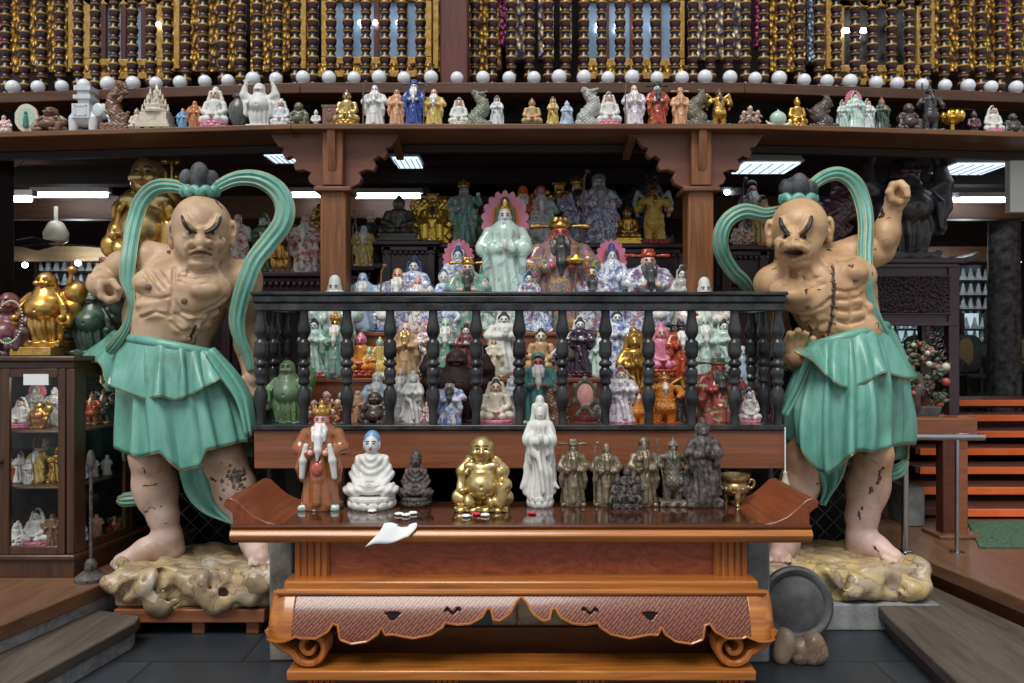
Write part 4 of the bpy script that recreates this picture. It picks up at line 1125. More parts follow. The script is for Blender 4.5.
def ribbon(F, pts, ws, parent, flat=.5):
    """long grooved scarf"""
    n = 6; P = spline([F.P(*p) for p in pts], n); m = len(P)
    wv = spline([(w * .8, 0, 0) for w in ws], n); rings = []
    nrm = None
    for i, p in enumerate(P):
        t = (P[min(i+1, m-1)] - P[max(0, i-1)]).normalized()
        back = Vector((0, 1, 0)); back = (back - t * back.dot(t)).normalized(); side = t.cross(back)
        r = wv[i].x * F.u / 2
        if i in (0, m-1): r *= .5
        ring = []
        for q in range(36):
            a = 2*PI*q/36; c = math.cos(a); k = 1 + .38 * math.cos(9.5 * c + .8 + .012 * i)
            ring.append(p + side * (r * c) + back * (r * flat * k * math.sin(a)))
        rings.append(ring)
    o = MB().loft(rings).build('ribbon', M['cloth'], parent, sharp=0)
    for q in (0, 18, 25):
        MB().tube([r[q] for r in rings], .0036, 5).build('ribbon_edge', M['trim'], o, sharp=0)
    return o
def sheet(F, name, left, right, parent, nf=4, depth=5, dys=(-10, -10)):
    """hanging cloth tail between two edges"""
    n = 7; A = spline([F.P(x, y, dys[0]) for x, y in left], n); B = spline([F.P(x, y, dys[1]) for x, y in right], n)
    m = min(len(A), len(B)); rings = []
    for i in range(m):
        row = []
        for q in range(25):
            u = q / 24; p = A[i].lerp(B[i], u)
            row.append(p + Vector((0, -depth * F.u * math.sin(u * PI * nf + i * .06) * .6 - depth * F.u * math.sin(PI * u), 0)))
        rings.append(row)
    o = MB().loft(rings, False, False).build(name, M['cloth'], parent, sharp=0)
    md = o.modifiers.new('thick', 'SOLIDIFY'); md.thickness = .014; md.offset = 0
    MB().tube([r[0] for r in rings] + list(reversed([r[-1] for r in rings])) if True else [], .006, 5).build('hem_trim', M['trim'], o, sharp=0)
    return o
def foot(F, heel, ankle, toe, w, side):
    """heel, ankle and toe points; toes fan across the tip"""
    F.chain([ankle, heel], [w * .9, w * .75], 6)
    F.chain([heel, toe], [w * .72, w * .5], 6)
    mid = tuple((a + b) / 2 for a, b in zip(ankle, toe)); F.chain([ankle, mid, toe], [w * .85, w * .75, w * .5], 7)
    d = Vector(F.P(*toe)) - Vector(F.P(*heel)); d.z = 0; d.normalize(); n = Vector((d.y, -d.x, 0))
    c = F.P(*toe)
    for i in range(5):
        k = (i - 2) * w * .34 * F.u * side
        st = c + n * k - d * (w * .25 * F.u); en = c + n * (k * 1.15) + d * ((w * .62 - abs(i - 1) * w * .1) * F.u); en.z -= w * .2 * F.u
        r = (w * (.27 if i == 0 else .2)) * F.u
        F.S.cap(st, en, r, r * .9, 1.2 * F.u)
def fist(F, c, r, sp, thumb_side, dz=0):
    """fingers curled round an empty grip whose hole faces the viewer"""
    cx, cy, cd = c
    for i in range(4):
        rr = r * (1, 1.04, 1, .9)[i]; dd = cd + (i - 1.5) * sp
        pts = []
        for q in range(6):
            a = math.radians(dz + 120 + q * 48 * thumb_side * -1 if thumb_side < 0 else dz + 60 - q * 48)
            pts.append((cx + rr * math.cos(a), cy - rr * math.sin(a), dd))
        F.chain(pts, [r * .36, r * .4, r * .38, r * .36, r * .34, r * .3], 1.2)
    a0 = math.radians(dz + (120 if thumb_side < 0 else 60))
    pts = [(cx + r * 1.0 * math.cos(a0), cy - r * math.sin(a0), cd - 1.5 * sp), (cx + r * .75 * math.cos(a0 + .9 * thumb_side), cy - r * 1.05 * math.sin(a0 + .9 * thumb_side), cd - 2.4 * sp),
           (cx + r * .95 * math.cos(a0 + 1.8 * thumb_side), cy - r * .8 * math.sin(a0 + 1.8 * thumb_side), cd - 2.8 * sp)]
    F.chain(pts, [r * .42, r * .4, r * .32], 1.2)

def head(F, c, rx, rh, turn, jaw, open_mouth, brows, eyes, nose, mouth, ears, parent_parts):
    """skull, jaw, bulging V brow ridges, nose, cheeks, mouth, ears; small painted features are returned for later"""
    x, y, d = c
    F.ell((x, y - rh * .22, d), (rx, rx * 1.12, rh * .80), 5)
    F.ell((x + turn * .3, y + rh * .38, d - rx * .16), (rx * jaw, rx * .95, rh * .60), 8)
    F.ell((x + turn * .5, y - rh * .28, d - rx * .62), (rx * .56, rx * .5, rh * .36), 6)          # domed brow
    for sx in (-1, 1):
        F.ell((x + sx * rx * .55 + turn * .4, y + rh * .22, d - rx * .66), (rx * .32, rx * .26, rh * .2), 5)   # cheek
    ch = (x + turn * .6, y + rh * .80, d - rx * .78); F.ell(ch, (rx * .42, rx * .3, rh * .15), 5)
    for b in brows:
        pts = [(px, py, F.front(px, py, -.6)) for px, py in b]
        F.chain(pts, [3.2, 4.6, 5.2, 4.2], 2.5)
    for ex, ey in eyes: F.ell((ex, ey + .5, F.front(ex, ey, 0)), (4.6, 3.2, 2.6), 2, op='sub')
    for ex, ey in eyes: F.ell((ex, ey + .4, F.front(ex, ey, 1.4)), (3.8, 3, 2.4), 1)
    for ex, ey in eyes: F.chain([(ex - 5, ey + 4, F.front(ex - 4, ey + 4, .4)), (ex, ey + 5, F.front(ex, ey + 5, .2)), (ex + 5, ey + 4, F.front(ex + 4, ey + 4, .4))], 1.5, 1.5)
    nx, ny = nose; fy = F.front(nx, ny - 4)
    F.chain([(nx, ny - 13, F.front(nx, ny - 13, .5)), (nx, ny - 6, fy - 3), (nx, ny, fy - 6.8)], [3.6, 4.6, 6.4], 2.5)
    for sx in (-1, 1): F.ell((nx + sx * 7.2, ny + .4, fy - 2.8), (5.0, 5, 4.4), 1.6)
    for sx in (-1, 1): F.ell((nx + sx * 4.4, ny + 4.2, fy - 7), (2.2, 2.6, 1.7), .8, op='sub')
    for sx in (-1, 1):                                                                         # fold from nose to mouth corner
        F.chain([(nx + sx * 9, ny - 1, F.front(nx + sx * 9, ny - 1, .6)), (nx + sx * 13, ny + 5, F.front(nx + sx * 13, ny + 5, .4)), (nx + sx * 14, ny + 13, F.front(nx + sx * 14, ny + 13, .6))], [2.2, 3.2, 2.4], 2)
    mx, my, mw = mouth
    if open_mouth:
        F.chain([(mx - mw, my - 3, F.front(mx - mw, my - 3)), (mx - mw * .4, my - 7, F.front(mx, my - 7, -.5)), (mx + mw * .4, my - 7, F.front(mx, my - 7, -.5)), (mx + mw, my - 3, F.front(mx + mw, my - 3))], 2.6, 2)
        fz = F.front(mx, my)
        F.chain([(mx - mw * .8, my + 1, fz + 1.5), (mx, my - 1.2, fz - 1), (mx + mw * .8, my + 1, fz + 1.5)], [4.2, 5.6, 4.2], 1.2, 'sub')
        F.chain([(mx - mw, my + 3, F.front(mx - mw, my + 3, .5)), (mx, my + 7.5, F.front(mx, my + 7.5, -.6)), (mx + mw, my + 3, F.front(mx + mw, my + 3, .5))], [2, 3, 2], 1.6)
    else:
        F.chain([(mx - mw, my + 1.5, F.front(mx - mw, my + 1, .3)), (mx, my - 2.4, F.front(mx, my - 2.4, -.8)), (mx + mw, my + 1.5, F.front(mx + mw, my + 1, .3))], [1.6, 2.4, 1.6], 1.8)
        F.chain([(mx - mw * .8, my + 4, F.front(mx - mw * .8, my + 4, .3)), (mx, my + 3.4, F.front(mx, my + 3.4, -.8)), (mx + mw * .8, my + 4, F.front(mx + mw * .8, my + 4, .3))], [1.6, 2.6, 1.6], 1.8)
        F.groove([(mx - mw, my + 3.8), (mx - mw * .5, my + 1), (mx, my + .3), (mx + mw * .5, my + 1), (mx + mw, my + 3.8)], 1.3, 1)
        F.groove([(mx - mw * .6, my + 9), (mx, my + 7.5), (mx + mw * .6, my + 9)], 1.2, 2)
    for ex, ey, dd in ears:
        F.ell((ex, ey, d + dd), (5, 6, 11), 2.5); F.ell((ex, ey + 11, d + dd), (3.6, 4, 6.5), 2)
        F.ell((ex, ey - 1, d + dd - 4.5), (2, 2.6, 5), 1.2, op='sub')
    return

def torso_detail(F, nip, grooves, bumps):
    for b in bumps: F.bump(*b)
    for g in grooves: F.groove(g)

# ---------------------------------------------------------------- left guardian
F = Figure(GLD, (80, 300, 176, 592, -66, 48), .0068)
GL = thing('guardian_statue', 'scowling bare-chested guardian statue with closed mouth and green skirt at the left', 'statue', (X(185, GLD), GLD, LRZ))
# pelvis, belly, chest
F.chain([(166, 372, 0), (165, 345, 0), (170, 322, 0), (182, 300, 0)], [35, 36, 40, 43], 8)
F.ell((172, 315, 0), (46, 34, 40), 8); F.ell((188, 286, 0), (54, 34, 30), 8)
F.ell((165, 348, 0), (41, 32, 22), 8)
F.ell((157, 332, -22), (24, 15, 20), 6)                      # belly mound
F.ell((156, 285, -24), (24, 14, 17), 5); F.ell((201, 292, -26), (30, 14, 20), 5, -12)   # pecs
# neck, traps, shoulders
F.chain([(196, 278, 0), (201, 252, -4)], [25, 21], 8)
F.chain([(186, 262, 6), (148, 258, 4)], [15, 17], 8); F.chain([(212, 266, 6), (243, 277, 2)], [15, 17], 8)
F.ell((146, 260, 2), (17, 17, 18), 5); F.ell((244, 281, 0), (18, 18, 20), 5)
# neck cords
for a, b in (((190, 256), (184, 276)), ((199, 264), (198, 280)), ((210, 258), (222, 276))): F.chain([(a[0], a[1], F.front(*a, .5)), (b[0], b[1], F.front(*b, 1))], [2.2, 2], 3)
# raised left arm (to the viewer's left), fist forward
F.chain([(146, 260, 2), (124, 268, 10), (107, 276, 14)], [16, 15.5, 13], 4); F.ell((124, 264, 8), (17, 14, 13), 5)
F.chain([(107, 276, 14), (101, 284, -8), (104, 289, -26)], [13, 12.5, 9.5], 4)
F.ell((102, 287, -30), (9, 11, 11), 3); F.ell((109, 291, -20), (10, 8, 11), 3); fist(F, (110, 291, -34), 9.4, 5.4, -1, 0)
# hanging right arm
F.chain([(244, 283, 0), (246, 304, 0), (243, 326, 2)], [16, 16, 11.5], 4); F.ell((243, 305, -6), (14, 13, 17), 5)
F.chain([(243, 326, 2), (248, 345, -2), (250, 368, -8)], [11.5, 13, 8.5], 4)
F.ell((250, 379, -10), (8, 9, 11), 3)
for i in range(4): F.chain([(246 + i * 3, 386, -16 + i * 2.5), (246 + i * 3, 396, -20 + i * 2.5), (247 + i * 2.6, 400, -13 + i * 2.5)], [3.6, 3.3, 2.8], 1)
F.chain([(243, 380, -16), (239, 390, -20), (241, 398, -20)], [3.8, 3.5, 3], 1)
# legs
F.chain([(156, 372, 0), (153, 420, -2), (150, 455, -6)], [26, 23, 19], 5)
F.chain([(150, 455, -8), (154, 484, 0), (163, 515, 2), (168, 537, 2)], [18.5, 19.5, 14.5, 11.5], 6)
F.ell((150, 460, -20), (12, 9, 13), 5); F.ell((163, 490, 4), (14, 16, 24), 6); F.ell((145, 490, -6), (9, 10, 22), 6)
foot(F, (173, 549, 5), (168, 538, 2), (122, 562, -14), 14, -1)
F.chain([(186, 372, 0), (206, 420, 0), (224, 460, -6)], [29, 24, 20], 6)
F.chain([(224, 460, -14), (235, 488, -8), (248, 520, -6), (254, 540, -6)], [20, 20, 14, 11.5], 6)
F.ell((223, 466, -18), (13, 9, 13), 5); F.ell((232, 492, -4), (15, 17, 24), 6)
foot(F, (256, 551, -2), (254, 540, -6), (262, 559, -38), 14, 1)
head(F, (202, 234, -12), 28, 37, -1, .86, False,
     brows=[[(184, 216), (188, 223), (193, 229), (199, 232)], [(219, 217), (215, 224), (210, 230), (204, 232)]],
     eyes=[(189.5, 232), (212.5, 232.5)], nose=(200.5, 243), mouth=(200.5, 251.5, 11), ears=[(172, 231, 4), (233, 231, 4)], parent_parts=None)
# chest, rib and belly modelling
torso_detail(F, None,
    [[(133, 291), (146, 298), (160, 299), (172, 296)], [(174, 300), (182, 312), (197, 314), (214, 306), (226, 297)], [(174, 268), (173, 285), (172, 300), (168, 318)],
     [(140, 318), (155, 312), (170, 316)], [(170, 322), (182, 332), (196, 330)], [(176, 314), (188, 322), (204, 320)], [(130, 346), (150, 356), (176, 354), (196, 344)], [(196, 332), (206, 322), (214, 312)],
     [(158, 270), (164, 278), (168, 284)], [(150, 270), (157, 280), (164, 288)], [(143, 272), (150, 282), (158, 291)], [(180, 276), (194, 279), (210, 276)], [(179, 281), (194, 285), (212, 282)], [(182, 272), (196, 274), (206, 271)]],
    [(148, 305, 12, 5), (153, 314, 12, 5), (186, 319, 9, 5), (200, 318, 8, 5), (212, 312, 8, 5), (180, 328, 8, 5), (194, 327, 8, 5), (206, 324, 6, 5), (184, 338, 7, 4), (146, 284, 10, 7), (205, 290, 14, 9)])
gl = sculpt_obj(F.S, 'body', M['skinL'], GL)
for px, py in ((148, 287), (184, 301)):
    o = MB().ball(F.P(px, py, F.front(px, py, .3)), (3.4 * F.u, 1.6 * F.u, 3.2 * F.u), 12, 8).build('nipple', M['nip'], GL, sharp=0)
F.onface([(182, 216), (184.5, 223), (189, 229), (197, 233)], 2.0, 'eyebrow', M['ink'], GL, -.3)
F.onface([(220.5, 217), (218, 224), (213, 229.5), (205, 233.5)], 2.0, 'eyebrow', M['ink'], GL, -.3)
M['browlight'] = plain('pale_brow_stroke', (214, 182, 128), .5)
for q in ([(185.5, 214), (188.5, 221), (193, 226.5), (198.5, 230)], [(217, 215), (214.5, 221.5), (210, 227), (204.5, 230.5)]): F.onface(q, 1.5, 'brow_highlight', M['browlight'], GL, .1)
for px, py in ((189.5, 232.5), (212.5, 233)):
    e = MB().ball(F.P(px, py, F.front(px, py, .6)), (3.4 * F.u, 2.2 * F.u, 2.0 * F.u), 12, 8).build('eye', M['eyewhite'], GL, sharp=0)
    MB().ball(F.P(px + .6, py, F.front(px, py, -.9)), (1.9 * F.u, 1.2 * F.u, 1.8 * F.u), 10, 6).build('pupil', M['ink'], e, sharp=0)
F.onface([(189.5, 255.6), (195, 252.6), (200.5, 251.8), (206, 252.6), (211.5, 255.6)], 1.0, 'mouth_line', M['lip'], GL, .2)
F.onface([(196, 338), (193, 345), (188, 349), (183, 352), (180, 358), (179, 366)], 1.1, 'crack', M['scab'], GL, 0)
r = random.Random(2)
for cx, cy, rx, ry, n in ((233, 480, 11, 13, 130), (226, 462, 8, 6, 16), (152, 488, 5, 14, 16), (146, 470, 5, 6, 8)):
    b = MB()
    for q in range(n):
        x, y = cx + r.gauss(0, .5) * rx, cy + r.gauss(0, .5) * ry; d = F.front(x, y, 1.9)
        if d > 40: continue
        k = .5 if n < 20 else 1
        b.ball(F.P(x, y, d), (r.uniform(2, 4) * F.u * k, 2.1 * F.u, r.uniform(2, 4) * F.u * k), 8, 6)
    b.build('worn_patch', M['worn'], GL, sharp=0)
skirt(F, 'skirt', (166, 346, 49, 42), (180, 452, 58, 57), [(108, 444), (124, 452), (139, 457), (160, 452), (171, 463), (181, 471), (200, 466), (206, 450), (224, 446), (243, 441)], 5, .2, GL, M['cloth'], 9, nf=30)
skirt(F, 'skirt_flap', (166, 343, 51, 44), (165, 386, 61, 60), [(101, 362), (107, 384), (126, 392), (146, 399), (160, 396), (176, 400), (192, 394), (206, 386), (226, 376)], 9, .2, GL, M['cloth'], 10, nf=26)
b = MB(); pts = []
for i in range(64):
    a = 2*PI*i/63; pts.append(F.P(166 + 50.5 * math.cos(a), 345 + 10 * math.cos(a), -43 * math.sin(a)))
o = b.tube(pts, 5.2 * F.u, 10, False).build('belt', M['cloth'], GL, sharp=0)
sheet(F, 'skirt_tail', [(176, 440), (180, 468), (189, 495), (206, 512), (234, 523)], [(218, 436), (222, 462), (228, 486), (236, 506), (239, 522)], GL, 4, 6, (-14, -4))
sheet(F, 'sash_end', [(205, 352), (222, 378), (238, 402), (247, 436)], [(214, 348), (236, 372), (250, 396), (256, 434)], GL, 3, 4, (-40, -30))
ribbon(F, [(212, 190, -6), (235, 179, 0), (258, 179, 2), (277, 190, 2), (285, 207, 0), (282, 224, -4), (269, 242, -10), (255, 260, -18), (246, 282, -24), (240, 302, -26), (237, 321, -26), (240, 338, -24), (247, 354, -20), (251, 372, -18)], [13, 17, 20, 23, 24, 24, 23, 22, 21, 20, 19, 15, 12, 8], GL)
ribbon(F, [(191, 191, -6), (172, 186, -2), (155, 188, 0), (143, 199, 0), (136, 216, -4), (131, 240, -14), (128, 262, -24), (127, 279, -28), (131, 300, -34), (127, 324, -36), (117, 341, -34), (108, 352, -26)], [12, 16, 19, 20, 20, 19, 19, 17, 9, 9, 12, 12], GL)
ribbon(F, [(150, 500, 24), (134, 499, 22), (123, 500, 20), (117, 499, 18)], [12, 17, 16, 6], GL)
s = Sculpt(tuple(F.P(168, 206, -34) - Vector((.08, 0, .05))), tuple(F.P(234, 154, 30) + Vector((.08, 0, .08))), .006)
for cx, cy, w_, h_, d in ((199.5, 176, 9.5, 14, -4), (186.5, 180, 7, 11, 0), (212, 181, 7, 11, 0), (193, 180, 7, 11, 8), (206, 180, 7, 11, 8)):
    s.ell(F.P(cx, cy, d), (w_ * F.u, w_ * F.u, h_ * F.u), .006); s.ell(F.P(cx * .8 + 39.8, cy + 10, d), (w_ * .8 * F.u, w_ * .8 * F.u, h_ * .7 * F.u), .01)
sculpt_obj(s, 'hair_bun', M['hair'], GL)
def scallop(F, cx, cy, rx, ry, hh, n, parent, amp):
    pts = [F.P(cx + rx * math.cos(2*PI*i/80) * (1 + .0), cy + amp * math.sin(n * 2*PI*i/80), -6 - ry * math.sin(2*PI*i/80)) for i in range(81)]
    o = MB().tube(pts, hh * F.u, 8, False).build('hair_band', M['cloth'], parent, sharp=0)
scallop(F, 200, 191, 16.5, 16, 4.2, 9, GL, 2.4)

# ---------------------------------------------------------------- right guardian
F = Figure(GRD, (735, 940, 168, 588, -70, 72), .0068)
GR = thing('guardian_statue', 'snarling guardian statue with open mouth and raised fist at the right', 'statue', (X(840, GRD), GRD, RRZ))
F.chain([(848, 366, 0), (847, 340, 0), (839, 318, 0), (828, 292, 0)], [29, 30, 35, 41], 7)
F.ell((836, 310, 0), (38, 32, 34), 8, 12); F.ell((824, 282, 0), (52, 33, 30), 8, 14); F.ell((848, 347, 0), (31, 29, 16), 7)
F.ell((857, 331, -24), (23, 14, 19), 6)
F.ell((800, 297, -25), (31, 14, 17), 5, 18); F.ell((852, 275, -24), (24, 14, 19), 5, 10)
F.chain([(806, 278, 0), (798, 256, -6)], [25, 21], 8)
F.chain([(800, 270, 6), (776, 282, 4)], [14, 17], 8); F.chain([(820, 262, 6), (858, 252, 4)], [15, 17], 8)
F.ell((772, 284, 4), (18, 18, 18), 5); F.ell((861, 253, 2), (18, 18, 17), 5)
for a, b in (((806, 258), (818, 278)), ((798, 268), (802, 286)), ((788, 266), (786, 284)), ((814, 252), (830, 270))): F.chain([(a[0], a[1], F.front(*a, .5)), (b[0], b[1], F.front(*b, 1))], [2.4, 2], 3)
# raised arm
F.chain([(860, 253, 2), (872, 252, 4), (881, 251, 4)], [15, 14, 12.5], 4); F.ell((872, 256, 2), (14, 14, 12), 4)
F.chain([(881, 251, 4), (886, 232, -2), (892, 210, -6)], [12.5, 13, 9.5], 4); F.ell((884, 238, -8), (10, 10, 14), 4); F.ell((891, 235, 2), (8, 10, 15), 4)
F.ell((896, 200, -6), (11, 10, 11), 3); F.ell((899, 193, 2), (11, 8, 12), 3); fist(F, (899, 193, -10), 9.6, 5.4, -1, -40)
# lowered arm with open palm, passing behind the balustrade corner
F.chain([(772, 284, 8), (772, 308, 34), (780, 334, 50)], [16, 15, 12], 5)
F.chain([(780, 334, 50), (787, 350, 34), (793, 362, 18)], [12, 12, 9], 4)
F.chain([(787, 350, 34), (793, 362, 4), (796, 360, -8)], [10, 9, 8], 4)
F.ell((797, 355, -14), (11.5, 7, 11), 3)
for pts in ([(789, 350, -15), (788, 341, -18), (790, 334, -24)], [(795, 346, -16), (795, 337, -19), (798, 331, -26)], [(801, 346, -16), (803, 338, -19), (806, 333, -25)], [(806, 349, -14), (810, 343, -16), (813, 339, -21)]): F.chain(pts, [4.4, 4.2, 3.6], 1)
F.chain([(802, 361, -16), (810, 357, -22), (815, 350, -26)], [4.8, 4.4, 3.6], 1)
# legs
F.chain([(834, 370, 0), (819, 415, 0), (805, 454, -6)], [28, 23, 18.5], 6)
F.chain([(804, 454, -10), (800, 484, -2), (792, 514, 0), (787, 534, 0)], [18, 19, 14, 11.5], 6)
F.ell((804, 460, -17), (12, 9, 13), 5); F.ell((797, 488, 4), (14, 16, 24), 6)
foot(F, (788, 548, 4), (787, 536, 0), (778, 556, -34), 14, -1)
F.chain([(857, 370, 2), (865, 415, 2), (872, 454, -4)], [24, 21.5, 18], 5)
F.chain([(874, 454, -6), (868, 484, 0), (862, 516, 2), (861, 536, 2)], [18, 19.5, 15, 12.5], 6)
F.ell((875, 460, -18), (12, 9, 13), 5); F.ell((863, 490, 2), (13, 16, 24), 6); F.ell((878, 486, -4), (9, 10, 22), 6)
foot(F, (858, 548, 5), (861, 537, 2), (893, 557, -26), 14, 1)
head(F, (799, 235, -14), 26.5, 36, -4, .72, True,
     brows=[[(781.5, 219), (784, 226), (787.5, 232), (791.5, 236)], [(810, 218), (807.5, 225), (803.5, 231), (799.5, 236)]],
     eyes=[(785, 236), (805, 236.5)], nose=(793, 243), mouth=(794, 253, 12.5), ears=[(769.5, 230, 4), (829, 227, 2)], parent_parts=None)
torso_detail(F, None,
    [[(776, 304), (790, 312), (806, 313), (822, 306), (832, 298)], [(834, 290), (846, 292), (858, 290), (868, 282)], [(832, 264), (834, 290), (832, 316), (828, 336)],
     [(838, 300), (850, 300), (862, 296)], [(838, 310), (852, 312), (866, 308)], [(838, 321), (850, 324), (862, 320)], [(850, 294), (852, 308), (848, 322)], [(862, 294), (864, 306), (868, 316)],
     [(796, 318), (810, 322), (826, 322)], [(806, 330), (816, 332), (828, 332)], [(812, 316), (816, 326), (818, 336)], [(836, 348), (856, 352), (874, 344)], [(800, 282), (812, 288), (824, 284)], [(796, 276), (808, 281), (820, 277)], [(838, 262), (848, 262), (858, 258)]],
    [(844, 304, 6, 5), (857, 301, 6, 5), (844, 316, 6, 5), (858, 314, 6, 5), (843, 327, 6, 4), (868, 308, 5, 5), (820, 317, 6, 5), (806, 317, 7, 5), (822, 328, 5, 4), (812, 326, 5, 4), (796, 296, 14, 8), (856, 273, 11, 8)])
sculpt_obj(F.S, 'body', M['skinR'], GR)
for px, py in ((808, 306), (856, 279)):
    MB().ball(F.P(px, py, F.front(px, py, .3)), (3.2 * F.u, 1.6 * F.u, 3.0 * F.u), 12, 8).build('nipple', M['nip'], GR, sharp=0)
MB().ball(F.P(815, 302, F.front(815, 302, .6)), (3.2 * F.u, 1.2 * F.u, 2.0 * F.u), 12, 8).build('paint_chip', M['scab'], GR, sharp=0)
F.onface([(780, 218), (781.5, 225), (785, 231), (790, 236)], 2.1, 'eyebrow', M['ink'], GR, -.3)
F.onface([(811.5, 216), (810, 224), (806, 231), (800.5, 236.5)], 2.1, 'eyebrow', M['ink'], GR, -.3)
for q in ([(783, 216), (784.8, 223), (788, 229), (792, 233.5)], [(808.2, 215), (806.5, 222), (803, 228.5), (798.5, 233.5)]): F.onface(q, 1.5, 'brow_highlight', M['browlight'], GR, .1)
for px, py in ((785, 236.6), (805, 237)):
    e = MB().ball(F.P(px, py, F.front(px, py, .6)), (3.4 * F.u, 2.2 * F.u, 2.0 * F.u), 12, 8).build('eye', M['eyewhite'], GR, sharp=0)
    MB().ball(F.P(px, py, F.front(px, py, -.9)), (1.9 * F.u, 1.2 * F.u, 1.8 * F.u), 10, 6).build('pupil', M['ink'], e, sharp=0)
fz = F.front(794, 251)
MB().ball(F.P(794, 252, fz + 1.2), (9.5 * F.u, 3 * F.u, 3.4 * F.u), 16, 8).build('mouth_hollow', M['lip'], GR, sharp=0)
b = MB()
for i in range(6): b.ball(F.P(787 + i * 2.8, 249.4 + .22 * abs(i - 2.5)**1.4, fz - 1.4), (1.3 * F.u, 1.1 * F.u, 1.5 * F.u), 8, 6)
b.build('teeth', M['eyewhite'], GR, sharp=0)
pts = [(832, 265), (834, 272), (832.5, 280), (835, 288), (833, 296), (834, 304), (831, 312), (832, 320), (829, 328), (828, 336)]
F.onface(pts, 1.5, 'crack', M['scab'], GR, .2)
b = MB()
for i, (x, y) in enumerate(pts[:-1]):
    for q in (-1, 1): b.tube([F.P(x, y + 2, F.front(x, y + 2, 0)), F.P(x + q * 4, y + 3 + q * 1.5, F.front(x + q * 4, y + 3, 0))], [1.1 * F.u, .5 * F.u], 6)
b.build('crack_branches', M['scab'], GR, sharp=0)
r = random.Random(6); 
for path in ([(882, 468), (878, 473), (880, 479), (876, 484)], [(872, 488), (870, 494)], [(862, 508), (859, 514), (861, 520)]):
    b = MB()
    for (x, y), (x2, y2) in zip(path, path[1:]):
        for q in range(4):
            u = q / 4; xx, yy = x + (x2 - x) * u + r.uniform(-1, 1), y + (y2 - y) * u; b.ball(F.P(xx, yy, F.front(xx, yy, .7)), (r.uniform(1.2, 2.6) * F.u, 1.2 * F.u, r.uniform(1.4, 2.4) * F.u), 8, 6)
    b.build('paint_chip', M['scab'], GR, sharp=0)
skirt(F, 'skirt', (846, 338, 39, 38), (845, 448, 50, 58), [(790, 440), (800, 446), (808, 462), (818, 470), (828, 474), (846, 460), (858, 450), (874, 452), (890, 447), (902, 444)], 21, .2, GR, M['cloth'], -11, nf=30, bulge=8)
skirt(F, 'skirt_flap', (846, 336, 41, 41), (849, 382, 54, 61), [(796, 352), (812, 360), (824, 373), (840, 386), (850, 388), (866, 381), (884, 372), (904, 378)], 17, .2, GR, M['cloth'], -11, nf=24)
pts = [F.P(846 + 39.5 * math.cos(2*PI*i/63), 337 - 11 * math.cos(2*PI*i/63), -39 * math.sin(2*PI*i/63)) for i in range(64)]
MB().tube(pts, 5.2 * F.u, 10, False).build('belt', M['cloth'], GR, sharp=0)
sheet(F, 'skirt_tail', [(806, 440), (812, 466), (822, 486), (819, 503)], [(852, 440), (846, 462), (838, 482), (822, 504)], GR, 4, 6, (-16, -8))
sheet(F, 'sash_end', [(808, 352), (800, 372), (790, 394), (781, 414)], [(814, 356), (806, 376), (797, 398), (786, 417)], GR, 2, 3, (-34, -36))
ribbon(F, [(806, 190, -8), (824, 177, -2), (840, 174, 0), (855, 184, 0), (863, 203, -4), (866, 225, -12), (865, 250, -22), (866, 275, -32), (868, 297, -30), (876, 318, -28), (884, 334, -24), (890, 344, -16)], [12, 15, 17, 20, 20, 19, 18, 17, 15, 13, 12, 9], GR)
ribbon(F, [(788, 208, 8), (766, 214, 8), (745, 211, 8), (729, 219, 8), (721, 234, 8), (722, 252, 12), (732, 270, 22), (745, 283, 36), (755, 300, 54), (762, 325, 62)], [10, 15, 18, 18, 19, 19, 18, 17, 15, 12], GR)
ribbon(F, [(872, 470, 26), (886, 474, 22), (899, 470, 18), (907, 460, 16)], [10, 17, 18, 7], GR)
s = Sculpt(tuple(F.P(766, 212, -40) - Vector((.08, 0, .05))), tuple(F.P(834, 160, 30) + Vector((.08, 0, .08))), .006)
for cx, cy, w_, h_, d in ((799, 186, 9.5, 13, -8), (786, 189, 7.5, 10, -4), (811, 190, 7, 10, -4), (792, 188, 7, 11, 4), (805, 188, 7, 11, 4)):
    s.ell(F.P(cx, cy, d), (w_ * F.u, w_ * F.u, h_ * F.u), .006); s.ell(F.P(cx * .8 + 159.6, cy + 9, d), (w_ * .8 * F.u, w_ * .8 * F.u, h_ * .7 * F.u), .01)
sculpt_obj(s, 'hair_bun', M['hair'], GR)
scallop(F, 798.5, 199, 16, 15, 4.4, 7, GR, 2.2)
